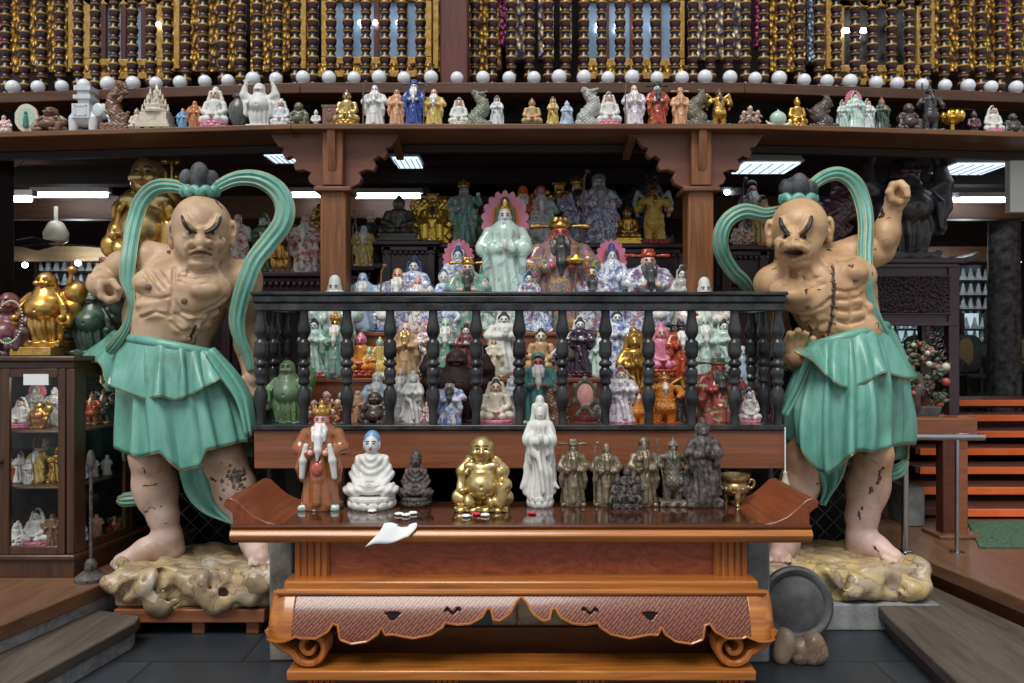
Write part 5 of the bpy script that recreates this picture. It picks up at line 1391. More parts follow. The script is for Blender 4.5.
# ============================================================ FIGURINE KINDS (unit height, facing -y)
PROTO = {}
HV = .0125
def S_(w=.34, d=.3, z0=-.0, z1=1.03, h=HV): return Sculpt((-w, -d, z0 - .01), (w, d, z1), h)
def mesh_of(s, nm):
    me = s.mesh(nm); me.shade_smooth(); return me
def mb_mesh(b, nm, sharp=50):
    me = bpy.data.meshes.new(nm); me.from_pydata(b.v, [], b.f); me.update(); me.shade_smooth()
    if sharp: me.set_sharp_from_angle(angle=math.radians(sharp))
    return me
def folds(s, n, amp, z0, z1, ph=0.):
    s.warp(lambda x, y, z: amp * np.sin(n * np.arctan2(y, x) + ph + 7 * z) * np.clip((z1 - z) / max(1e-6, z1 - z0), 0, 1) * np.clip(z / .05, 0, 1)); return s
def face(s, x, y, z, r, chin=1., ear=1.):
    s.ell((x, y, z), (r * .82, r * .88, r), .01); s.ell((x, y - r * .12, z - r * .42 * chin), (r * .62, r * .66, r * .62), .02)
    s.cap((x, y - r * .84, z + r * .08), (x, y - r * 1.0, z - r * .22), r * .12, r * .16, .012)
    for q in (-1, 1):
        s.ell((x + q * r * .85, y + r * .05, z - r * .1), (r * .13, r * .2, r * .34 * ear), .008)
        s.ell((x + q * r * .34, y - r * .93, z + r * .08), (r * .2, r * .16, r * .12), .012, 'sub')
    s.ell((x, y - r * .86, z - r * .5), (r * .26, r * .1, r * .045), .01, 'sub')
    return s
def eyes(x, y, z, r):
    b = MB()
    for q in (-1, 1):
        b.ball((x + q * r * .34, y - r * .8, z + r * .06), (r * .17, r * .09, r * .07), 8, 6)
        b.tube([(x + q * r * .14, y - r * .82, z + r * .26), (x + q * r * .36, y - r * .8, z + r * .32), (x + q * r * .58, y - r * .66, z + r * .24)], r * .045, 5)
    return mb_mesh(b, 'eyes')
def lips(x, y, z, r):
    return mb_mesh(MB().ball((x, y - r * .82, z - r * .5), (r * .22, r * .07, r * .07), 8, 6), 'lips')
def petal_ball(b, a, r, z, w, th, h):
    q = MB().ball((0, 0, 0), (th, w, h), 8, 6); c, sn = math.cos(a), math.sin(a)
    b.add([(c * (r + x + .35 * th * (zz / h)) - sn * y * (1 - .35 * max(0, zz / h)), sn * (r + x + .35 * th * (zz / h)) + c * y * (1 - .35 * max(0, zz / h)), z + zz) for x, y, zz in q.v], q.f)
def lotus(r, z1, n=11, rows=2):
    b = MB().lathe([(r * .84, 0), (r * .88, z1 * .15), (r * .7, z1 * .4), (r * .8, z1 * .75), (r * .88, z1 * .9), (r * .84, z1)], (0, 0, 0), 24)
    for k in range(rows):
        for i in range(n):
            a = 2 * PI * (i + .5 * k) / n; petal_ball(b, a, r * (.84 - .04 * k), z1 * (.3 + .42 * k), r * .26, r * .09, z1 * .34)
    return mb_mesh(b, 'base')
def plinth(w, d, z1, steps=2):
    b = MB()
    for k in range(steps + 1):
        q = (0, .35, .7, 1)[k]; q2 = (.35, .7, 1, 1)[k] if k < steps else 1; g = (1, .88, .97)[k % 3]
        b.box(-w * g, w * g, -d * g, d * g, z1 * q, z1 * q2)
    return mb_mesh(b, 'base')
def rockbase(w, d, z1, seed=0):
    s = Sculpt((-w * 1.2, -d * 1.25, -.01), (w * 1.2, d * 1.25, z1 + .05), HV)
    s.box((0, 0, z1 * .45), (w, d, z1 * .55), .02)
    s.warp(lambda x, y, z: .012 * np.sin(x * 38 + seed) * np.sin(z * 50 + y * 30 + seed)); return mesh_of(s, 'base')

def lady(key, wid=1., base='lotus', baby=False, halo=False, flow=0.):
    zb = .10
    s = S_(.36, .26)
    s.chain([(0, 0, zb), (flow * .03, 0, .3), (-flow * .03, 0, .52), (0, 0, .72)], [.165 * wid, .13 * wid, .115 * wid, .105 * wid], .03)
    s.ell((0, 0, .745), (.145 * wid, .085, .05), .04)
    for q in (-1, 1):
        s.chain([(q * .12 * wid, 0, .74), (q * .155 * wid, -.05, .62), (q * .05, -.13, .61)], [.05, .058, .045], .02)
        s.chain([(q * .11 * wid, -.09, .6), (q * .12 * wid, -.08, .5), (q * .14 * wid, -.05, .4)], [.045, .035, .014], .02)
        s.chain([(q * .13 * wid, .02, .6), (q * .17 * wid, .03, .35), (q * .19 * wid, .02, .13)], [.03, .03, .035], .03)
        if flow: s.chain([(q * .16 * wid, .02, .3), (q * .21 * wid, .0, .2), (q * .25 * wid, -.02, .17)], [.03, .025, .012], .02)
    s.chain([(-.05, -.12, .52), (0, -.145, .35), (.03, -.15, .16)], [.025, .028, .03], .03)
    folds(s, 11, .011, .7, .75)
    f = S_(.2, .22, .5, 1.02, .0095); face(f, 0, -.015, .862, .066); f.cap((0, 0, .76), (0, -.005, .83), .034, .034, .01)
    hn = S_(.2, .24, .5, .75, .0095); hn.ell((0, -.155, .64), (.03, .03, .045), .01); hn.ell((.03, -.14, .62), (.03, .025, .03), .01)
    bb = S_(.2, .3, .5, .8, .0095)
    if baby: face(bb, .02, -.16, .70, .035); bb.ell((.02, -.15, .64), (.045, .04, .05), .02)
    hd = S_(.2, .2, .45, 1.06, .0095)
    hd.ell((0, .02, .885), (.072, .075, .078), .01); hd.ell((0, -.055, .865), (.053, .05, .07), .012, 'sub')
    hd.ell((0, .0, .965), (.03, .03, .045), .02)
    hood = S_(.2, .2, .45, 1.06, .0095)
    for q in (-1, 1): hood.chain([(q * .06, .035, .92), (q * .075, .03, .8), (q * .12, .02, .7), (q * .13, .03, .55)], [.03, .026, .03, .02], .02)
    hood.chain([(0, .045, .98), (0, .08, .86), (0, .08, .65)], [.045, .06, .08], .02); hood.ell((0, -.06, .86), (.055, .07, .08), .01, 'sub')
    parts = [('robe', 'robe', mesh_of(s, 'robe')), ('face', 'skin', mesh_of(f, 'face')), ('hands', 'skin', mesh_of(hn, 'hands')), ('hair', 'hair', mesh_of(hd, 'hair')), ('hood', 'robe2', mesh_of(hood, 'hood')), ('eyes', 'eye', eyes(0, -.015, .862, .066)), ('lips', 'lip', lips(0, -.015, .862, .066))]
    if baby: parts.append(('baby', 'skin', mesh_of(bb, 'baby')))
    if base == 'lotus': parts.append(('base', 'base', lotus(.2 * wid, zb)))
    else: parts.append(('base', 'base', rockbase(.19 * wid, .14, zb, 2)))
    if halo:
        b = MB(); ring = []
        pts = []
        for i in range(72):
            a = 2*PI*i/72; r = .19 + .03 * abs(math.sin(a * 9)); pts.append((r * math.cos(a), .84 + r * 1.1 * math.sin(a)))
        parts.append(('halo', 'halo', mb_mesh(MB().prism(pts, .09, .115), 'halo')))
        pts = [(.125 * math.cos(2*PI*i/40), .85 + .145 * math.sin(2*PI*i/40)) for i in range(40)]
        parts.append(('halo_centre', 'halo2', mb_mesh(MB().prism(pts, .078, .09), 'halo_centre')))
    PROTO[key] = parts
def elder(key, beard=True, staff=True, bald=1.25, hat=None, wid=1., hold=None, armup=False, sleeves=False):
    s = S_(.4, .26)
    s.chain([(0, 0, .06), (0, 0, .35), (0, 0, .58), (0, 0, .72)], [.19 * wid, .155 * wid, .145 * wid, .12 * wid], .03)
    s.ell((0, 0, .72), (.17 * wid, .1, .06), .04)
    for q in (-1, 1):
        if armup and q > 0: s.chain([(.15, 0, .72), (.23, -.05, .66), (.22, -.12, .74)], [.055, .05, .035], .02)
        else: s.chain([(q * .15 * wid, 0, .71), (q * .20 * wid, -.04, .58), (q * .10, -.14, .54)], [.06, .065, .05], .02)
        s.chain([(q * .14 * wid, -.1, .52), (q * .17 * wid, -.09, .40), (q * .18 * wid, -.06, .27)], [.05, .045, .02], .02)
    s.torus((0, 0, .46), .148 * wid, .016, 2, .01, sq=.85)
    s.chain([(0, -.15, .44), (0, -.165, .3), (.01, -.185, .08)], [.03, .035, .035], .02)
    folds(s, 9, .011, .5, .7, 1.)
    r = .075; hands = []
    f = S_(.26, .26, .45, 1.05, .0095); face(f, 0, -.02, .845, r, 1, 1.3)
    f.ell((0, -.005, .845 + r * .55 * bald), (r * .8, r * .85, r * .75 * bald), .02)
    f.cap((0, 0, .72), (0, 0, .82), .04, .04, .01)
    for q in (-1, 1):
        hn = S_(.3, .3, .45, .9, .0095)
        if armup and q > 0: hn.ell((.22, -.13, .78), (.032, .03, .035), .01)
        else: hn.ell((q * .07, -.17, .55), (.03, .03, .032), .01)
        hands.append(('hand', 'skin', mesh_of(hn, 'hand')))
    parts = hands + [('robe', 'robe', mesh_of(s, 'robe')), ('face', 'skin', mesh_of(f, 'face')), ('eyes', 'eye', eyes(0, -.02, .845, r))]
    bd = S_(.22, .28, .35, 1., .0095)
    bd.chain([(0, -.085, .79), (0, -.135, .70), (0, -.165, .58), (0, -.175, .48)], [.036, .05, .038, .01], .02)
    for q in (-1, 1): bd.chain([(q * .035, -.09, .815), (q * .06, -.09, .76), (q * .05, -.14, .66)], [.012, .02, .012], .015)
    bd.warp(lambda x, y, z: .004 * np.sin(x * 150 + z * 12))
    if beard: parts.append(('beard', 'beard', mesh_of(bd, 'beard')))
    if hat == 'official':
        h = S_(.36, .2, .8, 1.06, .0095); h.ell((0, .0, .915), (.078, .085, .05), .01); h.box((0, .01, .955), (.06, .05, .045), .02, .02); h.ell((0, -.06, .965), (.02, .02, .03), .01)
        for q in (-1, 1): h.chain([(q * .07, .03, .92), (q * .15, .03, .925), (q * .2, .03, .92)], [.012, .02, .026], .01)
        parts.append(('hat', 'hair', mesh_of(h, 'hat')))
    if hat == 'crown':
        h = S_(.2, .2, .82, 1.06, .0095); h.ell((0, 0, .92), (.085, .09, .05), .01)
        for i in range(7): a = PI * (i / 6) + PI; h.cap((.075 * math.cos(a), .08 * math.sin(a), .92), (.08 * math.cos(a), .085 * math.sin(a), .985), .018, .01, .01)
        h.cap((0, 0, .93), (0, 0, 1.02), .04, .018, .02)
        parts.append(('crown', 'hair', mesh_of(h, 'crown')))
    if hat == 'hood':
        h = S_(.2, .2, .6, 1.06, .0095); h.ell((0, .02, .92), (.085, .085, .08), .01); h.chain([(0, .05, .9), (0, .07, .75)], [.075, .09], .02); h.ell((0, -.07, .86), (.062, .07, .085), .01, 'sub')
        parts.append(('hood', 'hair', mesh_of(h, 'hood')))
    if staff:
        b = MB().tube([(-.2, -.16, .03), (-.205, -.165, .5), (-.19, -.165, .9), (-.16, -.16, .97)], .013, 8); b.ball((-.15, -.16, .985), (.035, .03, .03), 8, 6)
        parts.append(('staff', 'extra', mb_mesh(b, 'staff')))
    if sleeves:
        for q in (-1, 1): c = S_(.3, .3, .2, .85, .0095); c.chain([(q * .11, -.165, .62), (q * .135, -.165, .48), (q * .15, -.15, .32)], [.022, .034, .026], .02); parts.append(('sleeve_lining', 'extra', mesh_of(c, 'sleeve_lining')))
        parts.append(('sash_medallion', 'hair2', mb_mesh(MB().ball((0, -.19, .40), (.055, .03, .065), 14, 8), 'sash_medallion')))
    if hold == 'child':
        c = S_(.3, .3, .35, .85, .0095); face(c, -.1, -.17, .70, .045); c.ell((-.1, -.15, .6), (.055, .05, .07), .02); parts.append(('child', 'skin', mesh_of(c, 'child')))
    if hold == 'ingot':
        c = S_(.3, .3, .4, .8, .0095); c.ell((.1, -.2, .6), (.075, .04, .03), .01); c.ell((.1, -.2, .625), (.03, .03, .035), .01); parts.append(('ingot', 'gold', mesh_of(c, 'ingot')))
    parts.append(('base', 'base', rockbase(.19 * wid, .15, .06, 5)))
    PROTO[key] = parts
def seated(key, base='lotus', hood=False, slim=1., dome=False):
    zb = .15 if base else .0
    s = S_(.46, .36)
    for q in (-1, 1): s.chain([(0, -.02, zb + .09), (q * .24 * slim, -.06, zb + .075), (q * .10, -.20, zb + .065)], [.12, .085, .07], .03)
    s.chain([(0, .02, zb + .1), (0, .02, .42), (0, .01, .60)], [.17 * slim, .145 * slim, .135 * slim], .04); s.ell((0, .01, .61), (.19 * slim, .1, .055), .04)
    for q in (-1, 1): s.chain([(q * .185 * slim, .01, .60), (q * .235 * slim, -.03, .42), (q * .07, -.18, .31)], [.062, .06, .05], .02)
    folds(s, 10, .009, .45, .7, .4)
    s.torus((0, -.09, .55), .08, .018, 1, .02, sq=.6)
    r = .125 if dome else .11; zh = .82 if dome else .785
    f = S_(.26, .3, .2, 1.04, .011); face(f, 0, -.02, zh, r, 1, 1.4); f.cap((0, 0, .6), (0, -.01, .74), .065, .06, .02)
    hn = S_(.26, .3, .2, .4, .011); hn.ell((0, -.215, .31), (.075, .045, .03), .01)
    hd = S_(.2, .24, .6, 1.04, .011); hd.ell((0, .02, zh + .03), (r * .95, r * 1.0, r * .95), .01); hd.ell((0, -.095, zh - .005 - .02 * dome), (r * .75, r * .75, r * .88), .01, 'sub'); hd.ell((0, .01, zh + r + .02), (.05, .05, .04) if dome else (.05, .05, .055), .03)
    hd.warp(lambda x, y, z: .004 * np.sin(x * 160) * np.sin(y * 160) * np.sin(z * 160))
    parts = [('robe', 'robe', mesh_of(s, 'robe')), ('face', 'skin', mesh_of(f, 'face')), ('hands', 'skin', mesh_of(hn, 'hands')), ('hair', 'hair', mesh_of(hd, 'hair')), ('eyes', 'eye', eyes(0, -.02, zh, r)), ('lips', 'lip', lips(0, -.02, zh, r))]
    if hood:
        h = S_(.32, .3, .25, 1.06, .011)
        for q in (-1, 1): h.chain([(q * .1, .03, .86), (q * .14, .03, .7), (q * .21, .02, .5), (q * .24, .0, .3)], [.045, .045, .05, .03], .03)
        h.chain([(0, .06, .93), (0, .1, .7), (0, .1, .4)], [.07, .1, .13], .03); h.ell((0, -.1, .78), (.09, .12, .12), .01, 'sub')
        parts.append(('hood', 'robe2', mesh_of(h, 'hood')))
    if base == 'lotus': parts.append(('base', 'base', lotus(.36 * slim, zb, 13)))
    elif base == 'box': parts.append(('base', 'base', plinth(.34 * slim, .25, zb)))
    PROTO[key] = parts
def meditating(key):
    zb = .16; s = S_(.46, .36, h=.0105)
    s.ell((0, -.06, zb + .085), (.33, .2, .085), .03)
    for q in (-1, 1): s.ell((q * .24, -.09, zb + .08), (.15, .15, .078), .05)
    s.chain([(0, .02, zb + .1), (0, .02, .42), (0, .01, .58)], [.17, .155, .135], .05); s.ell((0, .01, .615), (.2, .1, .065), .05)
    for q in (-1, 1):
        s.chain([(q * .175, .0, .6), (q * .235, -.02, .42), (q * .17, -.11, .31), (q * .05, -.2, .29)], [.065, .07, .06, .045], .05)
        s.chain([(q * .2, -.08, .36), (q * .22, -.14, .2)], [.05, .07], .04)
    s.warp(lambda x, y, z: .0075 * np.sin(75 * np.sqrt(x * x + (z - .68)**2)) * ((z > .3) & (z < .66) & (y < .02)) + .006 * np.sin(70 * np.sqrt(x * x + (z - .45)**2)) * (z < .34))
    r = .125; zh = .815
    f = S_(.26, .3, .2, 1.04, .0095); face(f, 0, -.02, zh, r, 1, 1.5); f.ell((0, -.02, zh - r * .3), (r * .8, r * .8, r * .7), .03); f.cap((0, 0, .6), (0, -.01, .74), .07, .065, .03)
    hn = S_(.26, .3, .2, .4, .0095); hn.ell((0, -.225, .3), (.085, .04, .03), .01); hn.chain([(-.05, -.24, .31), (0, -.25, .335), (.05, -.24, .31)], .014, .01)
    hd = S_(.2, .24, .6, 1.04, .0095); hd.ell((0, .02, zh + .035), (r * .96, r * 1.0, r * .95), .01); hd.ell((0, -.10, zh - .03), (r * .8, r * .75, r * .9), .01, 'sub'); hd.ell((0, .02, zh + r * .98), (.06, .06, .035), .04)
    PROTO[key] = [('robe', 'robe', mesh_of(s, 'robe')), ('face', 'skin', mesh_of(f, 'face')), ('hands', 'skin', mesh_of(hn, 'hands')), ('hair', 'hair', mesh_of(hd, 'hair')), ('eyes', 'eye', eyes(0, -.02, zh, r)), ('lips', 'lip', lips(0, -.03, zh, r)), ('base', 'base', lotus(.37, zb, 14))]
def laughing(key, standing=False, armsup=False, base=True, sack=False):
    """pot-bellied bald monk"""
    zb = .07 if base else 0
    k = S_(.52, .42)
    if standing:
        k.chain([(0, 0, .36), (0, -.02, .5), (0, 0, .64)], [.17, .2, .16], .05); k.ell((0, -.1, .47), (.19, .17, .15), .04); hz, r = .82, .115
    else:
        k.ell((0, .0, .34), (.27, .22, .26), .05); k.ell((.0, -.12, .33), (.22, .2, .19), .05); k.ell((0, 0, .56), (.24, .16, .1), .06); hz, r = .80, .165
    for q in (-1, 1): k.ell((q * r * .9, -.1, .585), (.1, .06, .06), .03)
    k.ell((0, -.31 if not standing else -.265, .34 if not standing else .45), (.018, .02, .018), .01, 'sub')
    face(k, 0, -.04, hz, r, 1, 1.9)
    k.ell((0, -.02, hz + r * .1), (r * .96, r * .92, r * .92), .03); k.ell((0, -.03, hz - r * .35), (r * 1.0, r * .9, r * .6), .03)
    for q in (-1, 1): k.ell((q * r * .52, -.06 - r * .72, hz - r * .22), (r * .24, r * .16, r * .2), .03)
    k.ell((0, -.04 - r * .86, hz - r * .52), (r * .42, r * .16, r * .12), .02, 'sub')
    for q in (-1, 1): k.ell((q * r * .5, -.04 - r * .7, hz - r * .18), (r * .26, r * .18, r * .2), .03)
    k.cap((0, 0, .6), (0, -.02, hz - .08), .1, .09, .03)
    rb = S_(.52, .42)
    if standing:
        rb.chain([(0, .02, zb), (0, .02, .25), (0, .02, .4)], [.17, .2, .2], .04)
        for q in (-1, 1): rb.chain([(q * .07, -.02, .08), (q * .09, -.03, .3)], [.1, .12], .03)
    else:
        for q in (-1, 1): rb.chain([(q * .08, .0, zb + .09), (q * .30, -.08, zb + .1), (q * .14, -.24, zb + .06)], [.14, .11, .075], .03)
        rb.chain([(.2, -.02, zb + .12), (.3, -.18, zb + .27), (.24, -.24, zb + .04)], [.11, .09, .07], .03)     # raised knee
    rb.chain([(0, .08, .2), (0, .09, .6)], [.2, .16], .05)
    for q in (-1, 1):
        rb.chain([(q * .18, .03, .63), (q * .27, .0, .5), (q * .27, -.05, .3)], [.075, .085, .06], .03)
        rb.chain([(q * .14, -.06, .65), (q * .23, -.13, .5), (q * .25, -.14, .28)], [.035, .04, .03], .02)
        if armsup:
            rb.chain([(q * .2, 0, .63), (q * .32, -.02, .7), (q * .3, -.03, .85)], [.075, .075, .05], .03); k.chain([(q * .3, -.03, .84), (q * .27, -.03, .94)], [.04, .045], .02)
            rb.chain([(q * .33, 0, .68), (q * .36, 0, .5), (q * .34, 0, .36)], [.06, .05, .02], .03)
        else:
            k.ell((q * .26, -.18, .27 if not standing else .36), (.05, .05, .045), .02)
            rb.chain([(q * .27, -.04, .38), (q * .27, -.15, .29)], [.065, .055], .02)
    rb.ell((0, -.16, .36 if not standing else .48), (.205, .26, .18), .02, 'sub') if not standing else rb.ell((0, -.16, .5), (.19, .22, .14), .02, 'sub')
    rb.ell((0, -.09, hz), (r * 1.05, r * 1.1, r * 1.15), .01, 'sub')
    folds(rb, 13, .016, .6, .95, .6)
    parts = [('body', 'skin', mesh_of(k, 'body')), ('robe', 'robe', mesh_of(rb, 'robe')), ('eyes', 'eye', eyes(0, -.05, hz + .012, r)), ('mouth', 'lip', mb_mesh(MB().tube([(q * r * .34, -.055 - r * (.86 - .1 * abs(q)), hz - r * (.52 - .13 * q * q)) for q in (-1, -.5, 0, .5, 1)], [r * .02, r * .06, r * .08, r * .06, r * .02], 6), 'mouth'))]
    if sack:
        q = S_(.5, .42); q.ell((.3, .05, .68), (.13, .13, .17), .03); q.cap((.28, -.05, .8), (.3, -.05, 1.0), .03, .02, .02); q.ell((.3, -.05, .97), (.06, .05, .05), .02); parts.append(('sack', 'robe2', mesh_of(q, 'sack')))
    if armsup:
        q = S_(.5, .3, .8, 1.06); q.ell((-.27, -.03, .985), (.07, .045, .03), .01); q.ell((.27, -.03, .985), (.07, .045, .03), .01); parts.append(('ingot', 'extra', mesh_of(q, 'ingot')))
    if base: parts.append(('base', 'base', rockbase(.36 if not standing else .24, .26 if not standing else .2, zb, 9)))
    PROTO[key] = parts
def warrior(key, spear=True, flags=False):
    s = S_(.4, .3)
    for q in (-1, 1): s.chain([(q * .09, 0, .08), (q * .085, -.01, .3), (q * .05, 0, .42)], [.06, .075, .1], .02)
    s.chain([(0, 0, .36), (0, 0, .55), (0, 0, .7)], [.15, .12, .125], .04); s.ell((0, 0, .71), (.19, .09, .06), .03); s.torus((0, 0, .48), .135, .022, 2, .01, sq=.85)
    s.chain([(0, .09, .68), (.05, .12, .4), (.08, .13, .14)], [.1, .12, .13], .03)
    s.chain([(.18, 0, .7), (.24, -.03, .58), (.17, -.14, .56)], [.06, .055, .04], .02); s.chain([(-.18, 0, .7), (-.25, -.04, .58), (-.22, -.15, .6)], [.06, .055, .04], .02)
    for i in range(5): s.ell((-.1 + i * .05, -.12, .36), (.028, .03, .07), .01)
    s.warp(lambda x, y, z: .004 * np.sin(x * 90) * np.sin(z * 90))
    f = S_(.3, .28, .4, 1.02, .0095); face(f, 0, -.02, .84, .068); f.cap((0, 0, .72), (0, 0, .8), .04, .04, .01); 
    hm = []
    for c in ((.16, -.17, .57), (-.21, -.18, .61)): hn = S_(.3, .28, .45, .7, .0095); hn.ell(c, .03, .01); hn.ell((c[0], c[1] - .01, c[2] - .02), .026, .01); hm.append(('hand', 'skin', mesh_of(hn, 'hand')))
    h = S_(.2, .2, .75, 1.06, .0095); h.ell((0, .01, .89), (.075, .08, .06), .01); h.cap((0, 0, .92), (0, 0, 1.0), .035, .012, .02); h.torus((0, 0, .875), .075, .016, 2, .01); h.ell((0, -.085, .84), (.05, .05, .045), .01, 'sub')
    parts = hm + [('armour', 'robe', mesh_of(s, 'armour')), ('face', 'skin', mesh_of(f, 'face')), ('helmet', 'hair', mesh_of(h, 'helmet')), ('eyes', 'eye', eyes(0, -.02, .84, .068)), ('base', 'base', rockbase(.22, .17, .08, 3))]
    bd = S_(.14, .26, .5, .9, .0095); bd.chain([(0, -.09, .79), (0, -.13, .70), (0, -.14, .6)], [.03, .035, .008], .02); parts.append(('beard', 'beard', mesh_of(bd, 'beard')))
    if spear:
        b = MB().tube([(-.12, -.17, .04), (-.21, -.19, .6), (-.25, -.19, .9)], .011, 6); b.ball((-.262, -.19, .94), (.022, .012, .07), 8, 8); parts.append(('spear', 'extra', mb_mesh(b, 'spear')))
    if flags:
        q = S_(.4, .2, .3, 1.03)
        for sd in (-1, 1): q.chain([(sd * .1, .1, .75), (sd * .24, .1, .88), (sd * .28, .1, .7), (sd * .24, .1, .5)], [.03, .035, .04, .03], .02)
        parts.append(('sash', 'robe2', mesh_of(q, 'sash')))
    PROTO[key] = parts
def enthroned(key):
    t = S_(.5, .3); t.box((0, .14, .42), (.34, .06, .42), .04); t.box((0, .0, .16), (.36, .2, .16), .03)
    for q in (-1, 1):
        t.box((q * .33, -.04, .34), (.06, .17, .06), .03); t.ell((q * .34, -.19, .36), (.08, .07, .08), .02); t.torus((q * .36, .1, .78), .08, .04, 1, .02); t.ell((q * .4, .1, .62), (.07, .06, .08), .02); t.ell((q * .2, .14, .86), (.1, .05, .07), .02)
        t.ell((q * .34, -.16, .16), (.08, .08, .1), .02)
    t.warp(lambda x, y, z: .009 * np.sin(x * 60) * np.sin(z * 55))
    s = S_(.4, .34); s.chain([(0, .0, .34), (0, 0, .55), (0, 0, .64)], [.17, .15, .13], .03); s.ell((0, -.02, .42), (.19, .16, .14), .03); s.ell((0, 0, .645), (.19, .1, .06), .03)
    for q in (-1, 1):
        s.chain([(q * .1, -.05, .34), (q * .16, -.2, .34), (q * .15, -.22, .1)], [.1, .095, .085], .02); s.chain([(q * .19, 0, .63), (q * .26, -.06, .48), (q * .18, -.2, .42)], [.06, .06, .045], .02); s.ell((q * .14, -.25, .06), (.06, .08, .04), .02)
    s.torus((0, -.0, .46), .17, .02, 2, .01); folds(s, 9, .008, .5, .7)
    f = S_(.3, .3, .55, .95, .0095); face(f, 0, -.03, .765, .085); f.cap((0, 0, .62), (0, 0, .72), .05, .05, .01)
    h = S_(.25, .2, .7, 1.05, .0095); h.ell((0, 0, .84), (.095, .09, .055), .01); h.box((0, .0, .90), (.08, .07, .05), .015); h.box((0, -.0, .965), (.12, .09, .018), .01)
    for i in range(5): h.cap((-.08 + .04 * i, -.1, .955), (-.08 + .04 * i, -.11, .885), .009, .009, .005)
    bd = S_(.16, .3, .45, .9, .0095); bd.chain([(0, -.11, .70), (0, -.15, .6), (0, -.17, .5)], [.04, .045, .01], .02)
    PROTO[key] = [('throne', 'base', mesh_of(t, 'throne')), ('robe', 'robe', mesh_of(s, 'robe')), ('face', 'skin', mesh_of(f, 'face')), ('hat', 'hair', mesh_of(h, 'hat')), ('beard', 'beard', mesh_of(bd, 'beard')), ('eyes', 'eye', eyes(0, -.03, .765, .085))]
def cluster(key, seed, n=5):
    """group of small figures crowded on a rock"""
    r = random.Random(seed); s = S_(.5, .32); 
    s.ell((0, .02, .2), (.34, .2, .22), .03)
    sp = [(0, .0, .78, .1), (-.24, -.08, .58, .085), (.25, -.07, .6, .085), (-.1, -.18, .40, .08), (.16, -.18, .38, .08), (-.32, -.1, .34, .07)][:n]
    parts = []
    for x, y, z, q in sp:
        s.chain([(x * .8, y * .6 + .04, max(.1, z - .5)), (x, y, z - q * 1.4)], [q * 1.5, q * 1.05], .03)
        for sd in (-1, 1): s.chain([(x + sd * q, y, z - q * 1.3), (x + sd * q * 1.5, y - .07, z - q * 2.2), (x + sd * q * .6 * r.choice((1, 2.4)), y - .12, z - q * (2 + r.random()))], [q * .45, q * .42, q * .32], .02)
        f = S_(.5, .36, 0, 1.05); hs = S_(.5, .36, 0, 1.06)
        face(f, x, y - .02, z, q); hs.ell((x, y + .01, z + q * .4), (q * .86, q * .9, q * .72), .01); hs.ell((x, y - q * .9, z - q * .1), (q * .7, q * .7, q * .85), .01, 'sub'); hs.ell((x, y, z + q * 1.12), (q * .3, q * .3, q * .3), .03)
        b = MB()
        for sd in (-1, 1): b.ball((x + sd * q * .34, y - .02 - q * .8, z + q * .06), (q * .15, q * .09, q * .08), 8, 6)
        parts += [('face', 'skin', mesh_of(f, 'face')), ('hair', 'hair', mesh_of(hs, 'hair')), ('eyes', 'eye', mb_mesh(b, 'eyes'))]
    folds(s, 9, .012, .4, .8, seed)
    PROTO[key] = [('robed_body', 'robe', mesh_of(s, 'robed_body')), ('base', 'base', rockbase(.36, .22, .1, seed))] + parts
def driftwood(key, seed, w=.22):
    r = random.Random(seed); s = S_(.44, .3)
    s.box((0, 0, .08), (w * 1.15, .17, .09), .04, .03); pts = [(0, 0, .08)]
    for i in range(1, 7): pts.append((math.sin(i * 1.1 + seed) * w * .4, .02 * math.cos(i * 2), .08 + i * .14))
    s.chain(pts, [w * .75, w * .65, w * .6, w * .62, w * .5, w * .4, w * .28], .03)
    for i in range(9):
        z = r.uniform(.15, .85); a = r.uniform(0, 2*PI); l = r.uniform(.5, 1.1) * w
        p = (math.sin(z * 8 + seed) * w * .35, 0, z); s.chain([p, (p[0] + l * math.cos(a), -.05 + .06 * math.sin(a), z + .07), (p[0] + l * 1.3 * math.cos(a + .5), -.04, z + .15)], [.05, .04, .018], .02)
    f = None; face(s, math.sin(6.6 + seed) * w * .4, -.05, .9, .075)
    s.warp(lambda x, y, z: .012 * np.sin(x * 60 + 3 * np.sin(z * 30 + seed)) * np.sin(z * 45))
    PROTO[key] = [('carving', 'robe', mesh_of(s, 'carving'))]
for w_ in (1,):
    lady('lady'); lady('lady_rock', 1.1, 'rock', baby=True, flow=1.); lady('halo_lady', 1.25, 'lotus', halo=True, flow=1.); lady('slim_lady', .8, 'lotus', flow=1.)
    elder('elder'); elder('elder_child', staff=False, hold='child', hat='hood'); elder('official', staff=False, bald=.6, hat='official'); elder('official_ingot', staff=False, bald=.6, hat='official', hold='ingot', wid=1.1)
    elder('altar_elder', staff=False, bald=.6, hat='crown', sleeves=True); elder('crowned', staff=False, bald=.6, hat='crown', armup=True); elder('monk', beard=False, staff=False, bald=.8); elder('robed_sage', staff=True, bald=.7, hat='hood'); elder('big_bald', staff=False, bald=1.3, wid=1.1)
    seated('seated'); meditating('meditating'); seated('seated_dome', dome=True, slim=1.05); seated('seated_hood', hood=True); seated('seated_box', 'box'); seated('seated_plain', None, slim=.9)
    laughing('laughing'); laughing('laughing_stand', True, True); laughing('laughing_sack', True, False, True, True)
    warrior('warrior'); warrior('warrior_sash', False, True); enthroned('enthroned'); cluster('cluster', 3, 6); cluster('trio', 7, 3)
    driftwood('driftwood', 1); driftwood('dragon_carving', 4, .3); driftwood('dark_carving', 8, .34)

